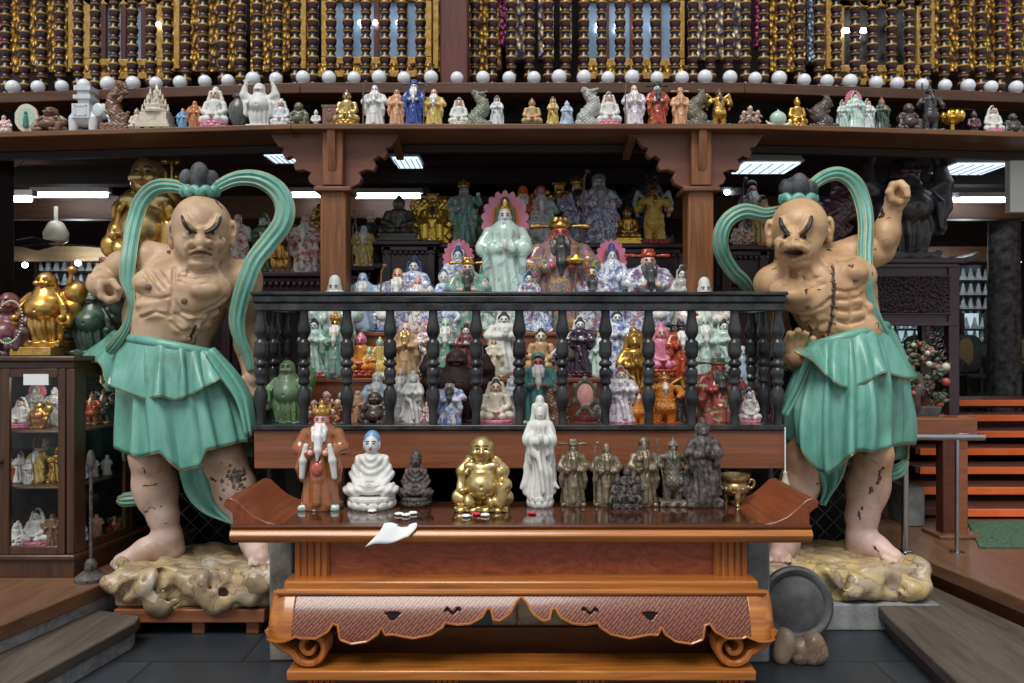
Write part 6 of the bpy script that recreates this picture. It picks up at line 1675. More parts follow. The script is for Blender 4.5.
# single shapes
def one(key, *parts): PROTO[key] = list(parts)
def elephant():
    s = S_(.62, .36, 0, .72); s.ell((0, 0, .36), (.34, .22, .22), .03)
    for x in (-.22, .2):
        for y in (-.12, .12): s.chain([(x, y, .02), (x, y, .3)], [.09, .1], .03)
    s.ell((.38, -.04, .48), (.17, .16, .17), .04); s.chain([(.5, -.06, .46), (.57, -.08, .28), (.55, -.1, .1), (.6, -.1, .05)], [.09, .065, .045, .035], .03)
    for y in (-.17, .1): s.ell((.32, y, .48), (.12, .035, .15), .02)
    s.chain([(.5, -.13, .36), (.58, -.17, .3)], [.025, .012], .01)
    b = MB(); b.box(-.2, .17, -.235, .235, .3, .6); b2 = MB(); b2.box(-.13, .1, -.12, .12, .6, .72); b2.box(-.2, .17, -.19, .19, .72, .8); b2.box(-.14, .11, -.13, .13, .8, .9); b2.box(-.19, .16, -.18, .18, .9, 1.0)
    fr = MB()
    for a in ((-.14, .11, .34, .36), (-.14, .11, .54, .56)): fr.box(a[0], a[1], -.245, -.235, a[2], a[3])
    for x in (-.14, .09): fr.box(x, x + .02, -.245, -.235, .34, .56)
    one('elephant', ('body', 'robe', mesh_of(s, 'body')), ('saddle_cloth', 'robe', mb_mesh(b, 'saddle_cloth')), ('howdah', 'robe', mb_mesh(b2, 'howdah')), ('gilt_frame', 'gold', mb_mesh(fr, 'gilt_frame')))
def stupa():
    b = MB(); b.box(-.3, .3, -.22, .22, .12, .2); b.box(-.26, .26, -.19, .19, .2, .36)
    b.lathe([(.26, .36), (.27, .4), (.22, .44), (.23, .5), (.17, .54), (.18, .6), (.12, .64), (.13, .7), (.07, .74), (.08, .8), (.035, .85), (.02, .95), (.005, 1.0)], (0, 0, 0), 12)
    for q in (-1, 1):
        for k, (x, z) in enumerate(((.25, .4), (.2, .5), (.15, .6), (.1, .7))): b.lathe([(.03, 0), (.022, .07), (.004, .14)], (q * x, -.08, z), 8); b.lathe([(.03, 0), (.022, .07), (.004, .14)], (q * x * .5, -.17, z), 8)
    g = MB(); g.box(-.33, .33, -.24, .24, .06, .12); 
    for x in (-.28, .28, -.1, .1): g.box(x - .05, x + .05, -.22, .22, 0, .06)
    g.box(-.05, .05, -.2, -.19, .22, .34)
    one('stupa', ('tower', 'robe', mb_mesh(b, 'tower')), ('gilt_base', 'gold', mb_mesh(g, 'gilt_base')))
def plaque():
    b = MB(); pts = [(.36 * math.cos(2*PI*i/36) * (1 + .03 * math.cos(9*2*PI*i/36)), .56 + .43 * math.sin(2*PI*i/36)) for i in range(36)]; b.prism(pts, -.04, .04)
    c = MB(); pts = [(.25 * math.cos(2*PI*i/36), .56 + .31 * math.sin(2*PI*i/36)) for i in range(36)]; c.prism(pts, -.055, -.04)
    f = S_(.14, .14, .26, .82); f.chain([(0, -.06, .32), (0, -.06, .6)], [.09, .06], .02); f.ell((0, -.07, .7), (.05, .05, .06), .01)
    one('plaque', ('rim', 'robe', mb_mesh(b, 'rim')), ('field', 'robe2', mb_mesh(c, 'field')), ('relief_figure', 'extra', mesh_of(f, 'relief_figure')), ('base', 'base', mb_mesh(MB().box(-.3, .3, -.12, .12, 0, .09).box(-.12, .12, -.06, .06, .09, .16), 'base')))
def urn(): one('urn', ('body', 'robe', mb_mesh(MB().lathe([(.17, 0), (.18, .03), (.15, .06), (.27, .3), (.31, .5), (.27, .68), (.14, .8), (.13, .84), (.19, .88), (.18, .92)], (0, 0, 0), 20), 'body')), ('lid', 'robe2', mb_mesh(MB().lathe([(.19, .92), (.15, .96), (.04, .98), (.05, 1.0), (.01, 1.03)], (0, 0, 0), 20), 'lid')))
def censer():
    b = MB().lathe([(.1, .3), (.3, .33), (.42, .45), (.44, .58), (.36, .7), (.31, .76), (.4, .8), (.45, .85), (.45, .95), (.38, .97), (.36, .85)], (0, 0, 0), 28, False)
    l = []
    for a in (PI*1.5, PI*.17, PI*.83): l.append(('leg', 'robe', mb_mesh(MB().tube([(.26 * math.cos(a), .26 * math.sin(a), .4), (.33 * math.cos(a), .33 * math.sin(a), .25), (.27 * math.cos(a), .27 * math.sin(a), .1), (.3 * math.cos(a), .3 * math.sin(a), 0)], [.12, .11, .07, .08], 10), 'leg')))
    for q in (-1, 1): l.append(('handle', 'robe', mb_mesh(MB().tube(spline([(q * .42, 0, .5), (q * .56, 0, .56), (q * .6, 0, .72), (q * .5, 0, .78), (q * .42, 0, .68)], 4), .045, 8), 'handle')))
    r = S_(.5, .5, .3, .85); 
    for i in range(10):
        a = 2*PI*i/10; r.ell((.42 * math.cos(a), .42 * math.sin(a), .54 + .04 * (i % 2)), (.07, .07, .08), .02)
    one('censer', ('bowl', 'robe', mb_mesh(b, 'bowl')), ('relief_band', 'robe', mesh_of(r, 'relief_band')), *l)
def mirror_stand():
    b = MB(); b.lathe([(.34, 0), (.36, .05), (.3, .1), (.34, .16), (.34, .22)], (0, 0, 0), 4)
    s = S_(.5, .3, .15, 1.03); s.torus((0, 0, .66), .25, .05, 1, .02); s.chain([(-.2, 0, .24), (-.08, 0, .36), (0, 0, .4), (.08, 0, .36), (.2, 0, .24)], [.06, .05, .06, .05, .06], .03); s.ell((0, 0, .95), (.09, .06, .07), .03)
    for q in (-1, 1): s.ell((q * .27, 0, .8), (.07, .05, .08), .03); s.ell((q * .28, 0, .5), (.06, .05, .08), .03)
    d = MB().lathe([(.22, -.02), (.22, .02), (.14, .05), (.001, .06)], (0, 0, 0), 24, False); d.v = [(x, -z, y + .66) for x, y, z in d.v]
    one('mirror_stand', ('plinth', 'base', mb_mesh(b, 'plinth')), ('frame', 'robe', mesh_of(s, 'frame')), ('disc', 'robe2', mb_mesh(d, 'disc')))
def peach():
    s = S_(.62, .4, 0, 1.03); s.ell((0, 0, .5), (.4, .3, .38), .02); s.cap((0, 0, .8), (0, -.02, .96), .1, .02, .1); s.chain([(0, -.3, .15), (0, -.33, .5), (0, -.2, .85)], .015, .03, 'sub')
    l = S_(.75, .4, 0, .6)
    for q in (-1, 1): l.chain([(q * .2, -.1, .1), (q * .45, -.12, .2), (q * .62, -.12, .38)], [.12, .1, .03], .03)
    l.box((0, 0, .05), (.5, .25, .06), .03)
    one('peach', ('fruit', 'robe', mesh_of(s, 'fruit')), ('leaves', 'base', mesh_of(l, 'leaves')))
def tablet(): one('tablet', ('slab', 'robe', mb_mesh(MB().box(-.3, .3, -.16, .16, .1, .92).box(-.34, .34, -.19, .19, 0, .12).box(-.34, .34, -.18, .18, .9, 1), 'slab')), ('relief', 'robe2', mb_mesh(MB().ball((0, -.16, .5), (.16, .05, .26), 10, 8).ball((0, -.17, .74), (.08, .05, .08), 8, 6), 'relief')))
def goldlotus(): one('lotus_ornament', ('bloom', 'robe', mb_mesh(MB().lathe([(.2, 0), (.24, .1), (.1, .2), (.09, .4), (.3, .5), (.45, .62), (.4, .7), (.2, .72)], (0, 0, 0), 12).add(*(lambda b: (b.v, b.f))([q for q in [MB()] if [q.ball((.36*math.cos(a), .36*math.sin(a), .72), (.13, .13, .2), 7, 6) for a in np.linspace(0, 2*PI, 9)[:-1]] + [q.ball((0, 0, .85), (.2, .2, .15), 8, 6)]][0])), 'bloom')))
elephant(); stupa(); plaque(); urn(); censer(); mirror_stand(); peach(); tablet(); goldlotus()
for q in ('laughing',):   # two-piece small kind for the far racks
    s = S_(.4, .3, h=.02); s.ell((0, -.02, .2), (.3, .2, .16), .06); s.chain([(0, 0, .2), (0, 0, .58)], [.22, .16], .05); s.ell((0, -.01, .78), (.12, .12, .14), .02); s.ell((0, 0, .94), (.06, .06, .07), .03); s.box((0, 0, .05), (.32, .2, .05), .02)
    one('mini', ('statuette', 'robe', mesh_of(s, 'statuette')))
# ============================================================ FIGURINE COLOURS
def fm(k):
    if k in M: return M[k]
    mono = dict(white=(228, 230, 234), white2=(214, 218, 222), ivory=(216, 206, 184), palegrey=(170, 170, 166), grey=(120, 118, 112), dkgrey=(74, 74, 74), tan=(188, 150, 102), brown=(112, 72, 44), dkbrown=(58, 36, 28), blackwood=(36, 26, 28),
                maroon=(108, 30, 40), darkred=(168, 52, 54), wine=(74, 20, 34), green=(44, 96, 58), dkgreen=(28, 66, 46), jade=(120, 150, 112), palegreen=(176, 206, 186), teal=(40, 116, 112), blue=(40, 62, 138), paleblue=(168, 192, 214), skyblue=(96, 150, 200), orange=(196, 104, 56),
                flesh=(226, 186, 162), fleshdk=(196, 136, 104), pinkface=(224, 158, 150), redface=(176, 70, 52), red=(176, 40, 40), pink=(214, 120, 150), purple=(96, 66, 112), yellow=(216, 178, 66), peachy=(206, 152, 110), redlip=(160, 50, 50), whitebeard=(232, 230, 226), greybeard=(150, 150, 152), darkbeard=(34, 34, 36), mossy=(92, 88, 62), greenstone=(120, 126, 104), drift=(118, 78, 48), ginger=(176, 84, 50))
    metal = dict(goldm=((212, 160, 44), .3, .85), goldbright=((236, 192, 30), .25, .75), goldpale=((214, 184, 110), .32, .8), bronze=((122, 104, 72), .42, .55), olddull=((104, 94, 72), .5, .5), iron=((92, 92, 86), .5, .4), darkbronze=((66, 54, 38), .45, .5), brass=((168, 140, 78), .3, .8))
    pat = dict(famille=((222, 220, 216), [(206, 120, 140), (96, 150, 96), (90, 110, 170), (196, 160, 80)], 9, .46), bluewhite=((214, 220, 230), [(60, 88, 170), (120, 150, 205), (40, 60, 140)], 11, .46), redwhite=((220, 212, 206), [(176, 50, 48), (200, 90, 70), (70, 70, 90)], 8, .46), redgold=((160, 48, 40), [(200, 150, 60), (90, 30, 36), (60, 100, 70)], 9, .46),
               orangegold=((206, 120, 44), [(226, 174, 60), (150, 50, 40), (220, 190, 120)], 13, .42), tealpink=((104, 156, 140), [(206, 140, 150), (214, 210, 190), (60, 100, 90)], 9, .46), brownrobe=((146, 94, 56), [(176, 60, 48), (90, 130, 80), (196, 150, 90)], 7, .5), bluerobe=((44, 66, 140), [(90, 120, 180), (190, 170, 90), (30, 40, 90)], 10, .5), multi=((150, 110, 120), [(60, 110, 90), (190, 150, 70), (170, 60, 70), (70, 90, 150)], 9, .40),
               floral=((206, 190, 196), [(190, 90, 140), (110, 150, 110), (120, 100, 160)], 12, .42), darkfloral=((52, 40, 56), [(120, 90, 110), (90, 60, 70), (150, 130, 110)], 9, .5), greenrobe=((112, 150, 108), [(190, 180, 130), (70, 110, 80), (170, 120, 80)], 8, .5), yellowrobe=((206, 178, 96), [(150, 170, 110), (190, 90, 80), (220, 210, 180)], 8, .46), purplewhite=((216, 210, 216), [(140, 110, 160), (190, 150, 180), (120, 160, 150)], 9, .5), purplerobe=((92, 64, 96), [(60, 40, 70), (150, 130, 150), (120, 80, 60)], 8, .5),
               stripes=((206, 210, 220), [(70, 110, 190), (190, 110, 170), (80, 170, 120)], 5, .42), imari=((196, 200, 208), [(60, 80, 150), (176, 80, 70), (90, 150, 130)], 10, .42), redgreen=((150, 60, 60), [(70, 120, 80), (200, 170, 110), (210, 200, 190)], 9, .44), paleteal=((190, 212, 204), [(120, 170, 160), (206, 150, 150), (220, 214, 190)], 8, .5), orangebrown=((178, 112, 70), [(146, 84, 54), (200, 150, 100), (120, 110, 80)], 7, .5))
    if k in mono: M[k] = plain('glaze_' + k, mono[k], .28 if k in ('white', 'ivory', 'white2') else .38, 0, .5, .2, 12, 0, .3)
    elif k in metal: c, r, m = metal[k]; M[k] = plain('metal_' + k, c, r, m, .5, .4, 14)
    else: c, cs, sc, lo = pat[k]; M[k] = spots('painted_' + k, c, [tuple(.72 * a + .28 * b for a, b in zip(q, c)) for q in cs], sc * 1.5, lo + .05)
    return M[k]
fm('white')
MONO = {'white', 'white2', 'ivory', 'palegrey', 'grey', 'dkgrey', 'bronze', 'olddull', 'iron', 'darkbronze', 'brown', 'dkbrown', 'blackwood', 'maroon', 'darkred', 'wine', 'dkgreen', 'goldm', 'goldbright', 'goldpale', 'drift', 'mossy', 'greenstone', 'tan', 'brass', 'green'}
NAMES = dict(lady='robed_figurine', lady_rock='robed_figurine', halo_lady='haloed_figurine', slim_lady='robed_figurine', elder='bearded_figurine', elder_child='bearded_figurine', official='official_figurine', official_ingot='official_figurine', crowned='crowned_figurine', monk='monk_figurine', altar_elder='crowned_figurine', seated_dome='seated_figurine', meditating='meditating_figurine', robed_sage='sage_figurine', big_bald='bald_figurine',
             seated='seated_figurine', seated_hood='seated_figurine', seated_box='seated_figurine', seated_plain='seated_figurine', laughing='laughing_figurine', laughing_stand='laughing_figurine', laughing_sack='laughing_figurine', warrior='warrior_figurine', warrior_sash='warrior_figurine', enthroned='enthroned_figurine', cluster='group_figurine', trio='group_figurine',
             driftwood='carving', dragon_carving='carving', dark_carving='carving', elephant='elephant_figurine', stupa='stupa_model', plaque='oval_plaque', urn='urn', censer='censer', mirror_stand='mirror_stand', peach='peach_ornament', tablet='tablet', lotus_ornament='lotus_ornament', mini='statuette')
def put(kind, x, y, z, H, pal, label, cat='figurine', group=None, rz=0., wide=1.):
    t = thing(NAMES[kind], label, cat, (x, y, z + .001), group, rz); t.scale = (H * wide, H * wide, H)
    pal = pal.split('/'); robe = pal[0]; d = dict(robe=robe)
    mono = len(pal) == 1
    keys = ('robe', 'skin', 'hair', 'base', 'robe2', 'beard', 'extra')
    for k, v in zip(keys, pal): d[k] = v
    for k in keys: d[k] = d.get(k) or (robe if mono or k in ('robe2', 'base') else {'skin': 'flesh', 'hair': 'dkgrey', 'beard': 'whitebeard', 'extra': 'brown'}[k])
    for pn, slot, me in PROTO[kind]:
        if mono and pn in ('eyes', 'lips'): continue
        mt = {'eye': lambda: M['ink'], 'lip': lambda: fm('redlip'), 'halo2': lambda: fm(robe if mono else 'orange'), 'hair2': lambda: fm('redface'), 'gold': lambda: fm(robe if mono else 'goldbright'), 'halo': lambda: fm('pink' if not mono else robe)}.get(slot, lambda: fm(d[slot]))()
        o = bpy.data.objects.new(pn, me); COL.objects.link(o); o.parent = t
        if not me.materials: me.materials.append(mt)
        o.material_slots[0].link = 'OBJECT'; o.material_slots[0].material = mt
    return t
def row(items, D, z, **k):
    for it in items:
        kind, px, top, pal, label = it[:5]; opt = it[5] if len(it) > 5 else {}
        d = opt.get('D', D(px) if callable(D) else D); zz = opt.get('z', z)
        put(kind, X(px, d), d, zz, Z(top, d) - zz, pal, label, opt.get('cat', 'figurine'), None, opt.get('rz', 0), opt.get('w', 1) * k.get('wk', 1))

# ---- shelf under the gallery
DSH = lambda px: 5.1 + (max(0, 300 - px) / 360 + max(0, px - 745) / 339) * .26
row([
 ('cluster', 4, 113, 'famille/flesh/pink', 'small pink and white group figurine at the far left end of the shelf'),
 ('plaque', 27, 104, 'ivory/flesh/ivory/goldpale/palegreen//teal', 'oval cream plaque with green field on the shelf', dict(cat='plaque')),
 ('laughing', 52, 107, 'drift/brown/brown', 'squat grey-brown pot-bellied figurine left of the white elephant', dict(w=1.5)),
 ('elephant', 87, 88, 'white2', 'white elephant figurine carrying a square howdah', dict(w=1.0)),
 ('driftwood', 117, 80, 'drift', 'tall brown twisted wood carving beside the white elephant', dict(cat='carving')),
 ('seated', 137, 107, 'ivory/flesh/dkgrey/brown', 'tiny cream seated figurine left of the white stupa model'),
 ('stupa', 157, 82, 'ivory', 'white pointed stupa model on a gilded base', dict(cat='model')),
 ('monk', 183, 107, 'skyblue/flesh/dkgrey/grey', 'tiny blue standing figurine right of the white stupa model'),
 ('monk', 195, 99, 'orangebrown/fleshdk/brown/brown', 'tan robed standing figurine beside the tiny blue one'),
 ('seated_hood', 215, 86, 'white/flesh/white/pink', 'white hooded lady seated on a pink and green lotus'),
 ('urn', 239, 93, 'dkgrey', 'dark grey lidded urn on the shelf', dict(cat='urn', w=.9)),
 ('laughing_stand', 260, 81, 'white', 'white pot-bellied figurine with both arms raised'),
 ('seated_hood', 281, 98, 'white2/pinkface/white/white', 'white seated elder right of the figurine with raised arms'),
 ('laughing', 299, 102, 'mossy', 'small mossy brown seated figurine over the left bracket'),
 ('seated_plain', 316, 109, 'white', 'tiny plain white figurine over the left bracket post'),
 ('tablet', 330, 106, 'brown', 'small brown carved tablet over the left bracket post', dict(cat='tablet')),
 ('seated', 347, 88, 'goldpale/goldpale/dkbrown/goldm', 'pale gold seated figurine on a gold lotus right of the brown tablet'),
 ('elder', 375, 84, 'white/white2/white/white', 'white seated elder with a thin dark staff right of the pale gold figurine', dict(w=1.15)),
 ('monk', 397, 87, 'peachy/peachy/peachy/dkbrown', 'peach coloured standing monk on a dark base'),
 ('official', 414, 80, 'bluerobe/white/blue/white', 'deep blue robed official with a spiked hat'),
 ('elder', 434, 88, 'yellowrobe/pinkface/white/ivory', 'pink bald elder in pale yellow robe holding a staff', dict(w=1.15)),
 ('seated_hood', 459, 97, 'white/flesh/ink/ivory', 'small white seated lady right of the pink bald elder'),
 ('dragon_carving', 479, 90, 'greenstone', 'grey-green leafy stone carving in the middle of the shelf', dict(cat='carving')),
 ('lady', 497, 96, 'white2/flesh/ink/purple', 'small white lady on a purple base right of the leafy stone carving'),
 ('seated_box', 532, 97, 'tan/peachy/dkbrown/darkbronze', 'tan seated figurine on a dark bronze pedestal'),
 ('slim_lady', 553, 97, 'yellowrobe/flesh/dkbrown/ivory', 'slender cream figurine with dark hair beside the tan seated one'),
 ('lady_rock', 567, 101, 'paleblue/white/white/white2', 'small bluish white robed lady left of the dragon carving'),
 ('dragon_carving', 589, 87, 'palegrey', 'pale grey coiled dragon carving on the shelf', dict(cat='carving')),
 ('seated_hood', 609, 91, 'white/flesh/ink/pink', 'white lady seated on a pink rock right of the grey dragon'),
 ('elder', 634, 84, 'purplewhite/flesh/white/paleteal', 'tall bald elder in white and lilac robe on the shelf', dict(w=1.1)),
 ('official', 657, 82, 'redgold/white/ink/white//darkbeard', 'black bearded official in red robe on the shelf', dict(w=1.05)),
 ('official', 680, 88, 'peachy', 'plain peach coloured official beside the red robed one'),
 ('dark_carving', 697, 90, 'mossy', 'mossy dark carved stump right of the peach official', dict(cat='carving')),
 ('warrior_sash', 719, 89, 'goldm/goldm/dkbrown/brown//darkbeard', 'gold warrior figurine with dark helmet on the shelf', dict(w=1.15)),
 ('cluster', 750, 103, 'multi/flesh/ink/redgold', 'colourful group riding a dragon left of the green peach', dict(w=1.1)),
 ('peach', 778, 109, 'palegreen/palegreen/palegreen/ivory', 'pale green peach ornament on the shelf', dict(cat='ornament')),
 ('seated', 797, 96, 'goldm', 'slender gold seated figurine right of the green peach', dict(w=.9)),
 ('dark_carving', 822, 96, 'dkbrown', 'dark brown branching carving left of the white haloed trio', dict(cat='carving', w=1.1)),
 ('lady', 843, 100, 'paleteal/flesh/ink/paleblue', 'small pale attendant left of the white haloed figurine'),
 ('halo_lady', 855, 92, 'paleteal/white/ink/white', 'white figurine with round halo near the right of the shelf', dict(w=1.0)),
 ('lady', 868, 99, 'white2/flesh/ink/paleblue', 'small white attendant right of the haloed figurine'),
 ('lady_rock', 882, 98, 'dkgreen/fleshdk/ginger/green', 'dark green lady with ginger hair right of the haloed figurine'),
 ('laughing', 908, 103, 'dkbrown', 'dark brown laughing figurine left of the tall dark warrior'),
 ('warrior', 930, 86, 'blackwood', 'tall black standing warrior near the right end of the shelf'),
 ('lotus_ornament', 952, 110, 'goldbright', 'bright yellow gold lotus ornament on the shelf', dict(cat='ornament')),
 ('seated_plain', 974, 110, 'wine', 'dark wine red seated figurine right of the gold lotus ornament'),
 ('seated_hood', 993, 105, 'white/flesh/ink/pink', 'white lady on a pink base near the right end of the shelf'),
 ('laughing', 1012, 113, 'darkbronze', 'small dull bronze laughing figurine at the right end of the shelf'),
], DSH, SHZ)

# ---- altar table
DT = lambda py: (CAMZ - TZ) * FPX / (py - 341.5)
def tab(kind, px, top, bot, pal, label, **o):
    D = DT(bot) + .05; put(kind, X(px, D), D, TZ, Z(top, D) - TZ, pal, label, o.pop('cat', 'figurine'), None, **o)
tab('altar_elder', 322, 404, 510, 'brownrobe/pinkface/goldm/paleteal/brownrobe/whitebeard/white', 'white bearded elder in brown robe and gold crown on the altar table', wide=1.02)
tab('meditating', 372, 429, 509, 'white/white/skyblue/white', 'white seated meditating figurine with blue hair on the altar table', wide=.92)
tab('meditating', 416, 450, 507, 'iron', 'small dark grey meditating figurine on the altar table', wide=.86)
tab('laughing', 482, 434, 511, 'goldpale/goldpale/goldpale/goldpale', 'golden laughing pot-bellied figurine on the altar table', wide=.98)
tab('slim_lady', 540, 398, 508, 'white', 'tall slender white robed lady on the altar table', wide=.86)
tab('official', 573, 439, 507, 'bronze', 'bronze official with folded sleeves, first bronze from the white lady')
tab('elder', 606, 441, 507, 'bronze', 'bronze bald elder leaning on a staff on the altar table')
tab('cluster', 627, 463, 509, 'iron', 'small dark iron group figurine between the bronze elder and father', wide=.95)
tab('elder_child', 644, 437, 507, 'bronze', 'bronze hooded figure holding a child on the altar table')
tab('warrior', 673, 437, 507, 'olddull', 'dull bronze warrior with a long spear on the altar table')
tab('lady_rock', 703, 420, 508, 'iron', 'tall dark iron robed figure on a pierced rock base on the altar table')
tab('censer', 735, 473, 507, 'brass', 'brass three-legged incense burner at the right end of the altar table', cat='censer')

# ---- behind the balusters, front tier
row([
 ('laughing_sack', 288, 356, 'greenrobe/jade/jade/green', 'green laughing figurine with a sack behind the leftmost balusters', dict(D=4.62, w=.8)),
 ('cluster', 327, 386, 'redgreen/flesh/ink/famille', 'group of children round a sage behind the crowned elder'),
 ('trio', 341, 388, 'greenrobe/white/dkgrey/ivory', 'pale green trio squeezed beside the third baluster', dict(D=4.68, w=.8)),
 ('monk', 358, 388, 'peachy/flesh/peachy/bluewhite', 'pale pink slim figurine left of the dark brown laughing one', dict(D=4.68)),
 ('laughing', 375, 391, 'dkbrown', 'dark brown laughing figurine behind the balusters'),
 ('elder_child', 377, 373, 'paleblue/white/white/white', 'bluish white figurine standing behind the dark brown laughing one', dict(D=4.7)),
 ('big_bald', 401, 366, 'palegrey/flesh/palegrey/greenrobe', 'grey robed bald elder left of the tall white lady', dict(D=4.7)),
 ('slim_lady', 413, 372, 'white', 'tall plain white lady in the fifth gap between balusters'),
 ('cluster', 427, 398, 'floral/flesh/ink/pink', 'flower patterned little group right of the tall white lady', dict(w=.75)),
 ('laughing_stand', 457, 345, 'darkred', 'large dark red laughing figurine behind the balusters', dict(D=4.74)),
 ('official', 450, 378, 'stripes/white/ink/stripes//darkbeard', 'bearded official in blue and pink stripes before the dark red figurine', dict(w=1.1)),
 ('seated_hood', 496, 377, 'ivory/flesh/ink/pink', 'cream lady seated on a pink lotus between balusters', dict(w=.95)),
 ('slim_lady', 512, 377, 'white2', 'plain white slim figurine right of the cream lotus lady', dict(D=4.66)),
 ('robed_sage', 538, 352, 'teal/redface/teal/famille', 'teal robed sage with red face above the white altar lady', dict(D=4.72)),
 ('driftwood', 555, 374, 'brown', 'brown wooden carving right of the teal sage', dict(D=4.68, cat='carving')),
 ('mirror_stand', 585, 377, 'olddull/flesh/brown/maroon/pinkface', 'round pink mirror on a carved stand behind the balusters', dict(cat='mirror', w=.66)),
 ('laughing', 602, 396, 'palegrey', 'pale grey seated figurine right of the round mirror', dict(D=4.7, w=.8)),
 ('lady', 621, 367, 'purplewhite/white/redgold/pink', 'white and lilac lady with red crown between balusters', dict(w=1.15)),
 ('slim_lady', 634, 329, 'goldm', 'tall gold robed lady behind the balusters', dict(D=4.76, w=.9)),
 ('warrior_sash', 638, 386, 'orangegold/goldm/goldm/orangegold', 'orange gold small warrior left of the ninth gap baluster', dict(D=4.56)),
 ('warrior_sash', 664, 372, 'orangegold/orange/goldm/redgold/goldm', 'orange and gold gilded warrior right of the tall gold lady', dict(D=4.58, w=1.2)),
 ('monk', 678, 374, 'darkbronze/goldpale/ink/darkbronze', 'thin dark bronze figurine beside the orange gilded warrior', dict(D=4.66)),
 ('laughing', 697, 390, 'brown', 'brown seated figurine right of the thin bronze one', dict(D=4.66, w=.8)),
 ('official', 718, 358, 'redgreen/redface/mossy/imari//darkbeard', 'red faced bearded official in red robe between balusters', dict(D=4.6, w=1.3)),
 ('seated_hood', 749, 387, 'famille/white/ink/pink', 'white flowered lady on a pink base behind the right balusters', dict(D=4.6, w=.8)),
 ('laughing', 760, 376, 'wine', 'dark wine figurine at the right corner of the balustrade', dict(D=4.75, w=.7)),
], 4.56, 1.116, wk=1.18)
# middle tier
row([
 ('lady', 314, 318, 'paleteal/white/ink/pink', 'pale green lady on a pink lotus at the left of the middle tier', dict(D=4.87)),
 ('crowned', 336, 314, 'tealpink/goldm/goldm/redgold', 'green robed crowned figure on the middle tier before the left post', dict(D=4.87, w=.9)),
 ('seated', 361, 331, 'orangegold/pink/pink/redgold', 'gold seated figurine with pink head on the middle tier'),
 ('trio', 380, 333, 'yellowrobe/palegreen/goldm/white', 'yellow and green trio figurine on the middle tier', dict(w=.8)),
 ('elder', 406, 321, 'tan/flesh/ivory/tealpink//goldpale', 'beige elder with long golden beard on the middle tier'),
 ('slim_lady', 427, 321, 'famille/flesh/pink/green', 'pale pink slender lady right of the golden bearded elder'),
 ('big_bald', 446, 316, 'tealpink/palegreen/paleteal/paleteal', 'pale teal robed figure above the dark red laughing one', dict(D=5.0)),
 ('lady', 466, 324, 'maroon/white/purple/maroon', 'white faced lady in maroon robe on the middle tier', dict(w=.95)),
 ('lady_rock', 504, 311, 'white/white/ink/pink', 'large white lady on a pink and white lotus on the middle tier', dict(w=1.1)),
 ('monk', 494, 337, 'ivory/peachy/dkbrown/ivory', 'small cream attendant left of the large white lady', dict(D=4.88)),
 ('seated_box', 541, 326, 'tan/ivory/ink/tan', 'tan robed seated official on a tan pedestal on the middle tier', dict(w=.85)),
 ('laughing_sack', 566, 334, 'purplerobe/dkbrown/ink/purplerobe', 'dark purple standing figure behind the eighth baluster'),
 ('lady', 580, 317, 'darkfloral/white/ink/purple/white', 'white veiled lady in dark flowered robe on the middle tier', dict(w=1.05)),
 ('big_bald', 600, 330, 'paleteal/palegreen/palegreen/skyblue', 'pale blue green robed figure right of the dark flowered lady', dict(w=.9)),
 ('lady', 617, 309, 'bluewhite/white/ink/blue', 'tall blue and white lady on the middle tier'),
 ('seated_hood', 661, 322, 'pink/pinkface/pink/redgold', 'pink seated hooded figurine on the middle tier', dict(w=.8)),
 ('official', 681, 321, 'redgold/purple/ink/maroon', 'dark red robed official right of the pink hooded figurine'),
 ('elder', 704, 314, 'paleteal/palegreen/green/redgreen', 'pale teal elder with staff on the middle tier before the right post', dict(D=4.87, w=.9)),
 ('lady', 724, 319, 'paleteal/white/ink/palegreen', 'white faced pale lady at the right of the middle tier', dict(D=4.88)),
 ('monk', 742, 340, 'paleblue/white/ink/paleblue', 'pale blue slim figurine behind the right corner balusters', dict(w=.7, z=1.116)),
], 4.94, 1.381, wk=1.18)
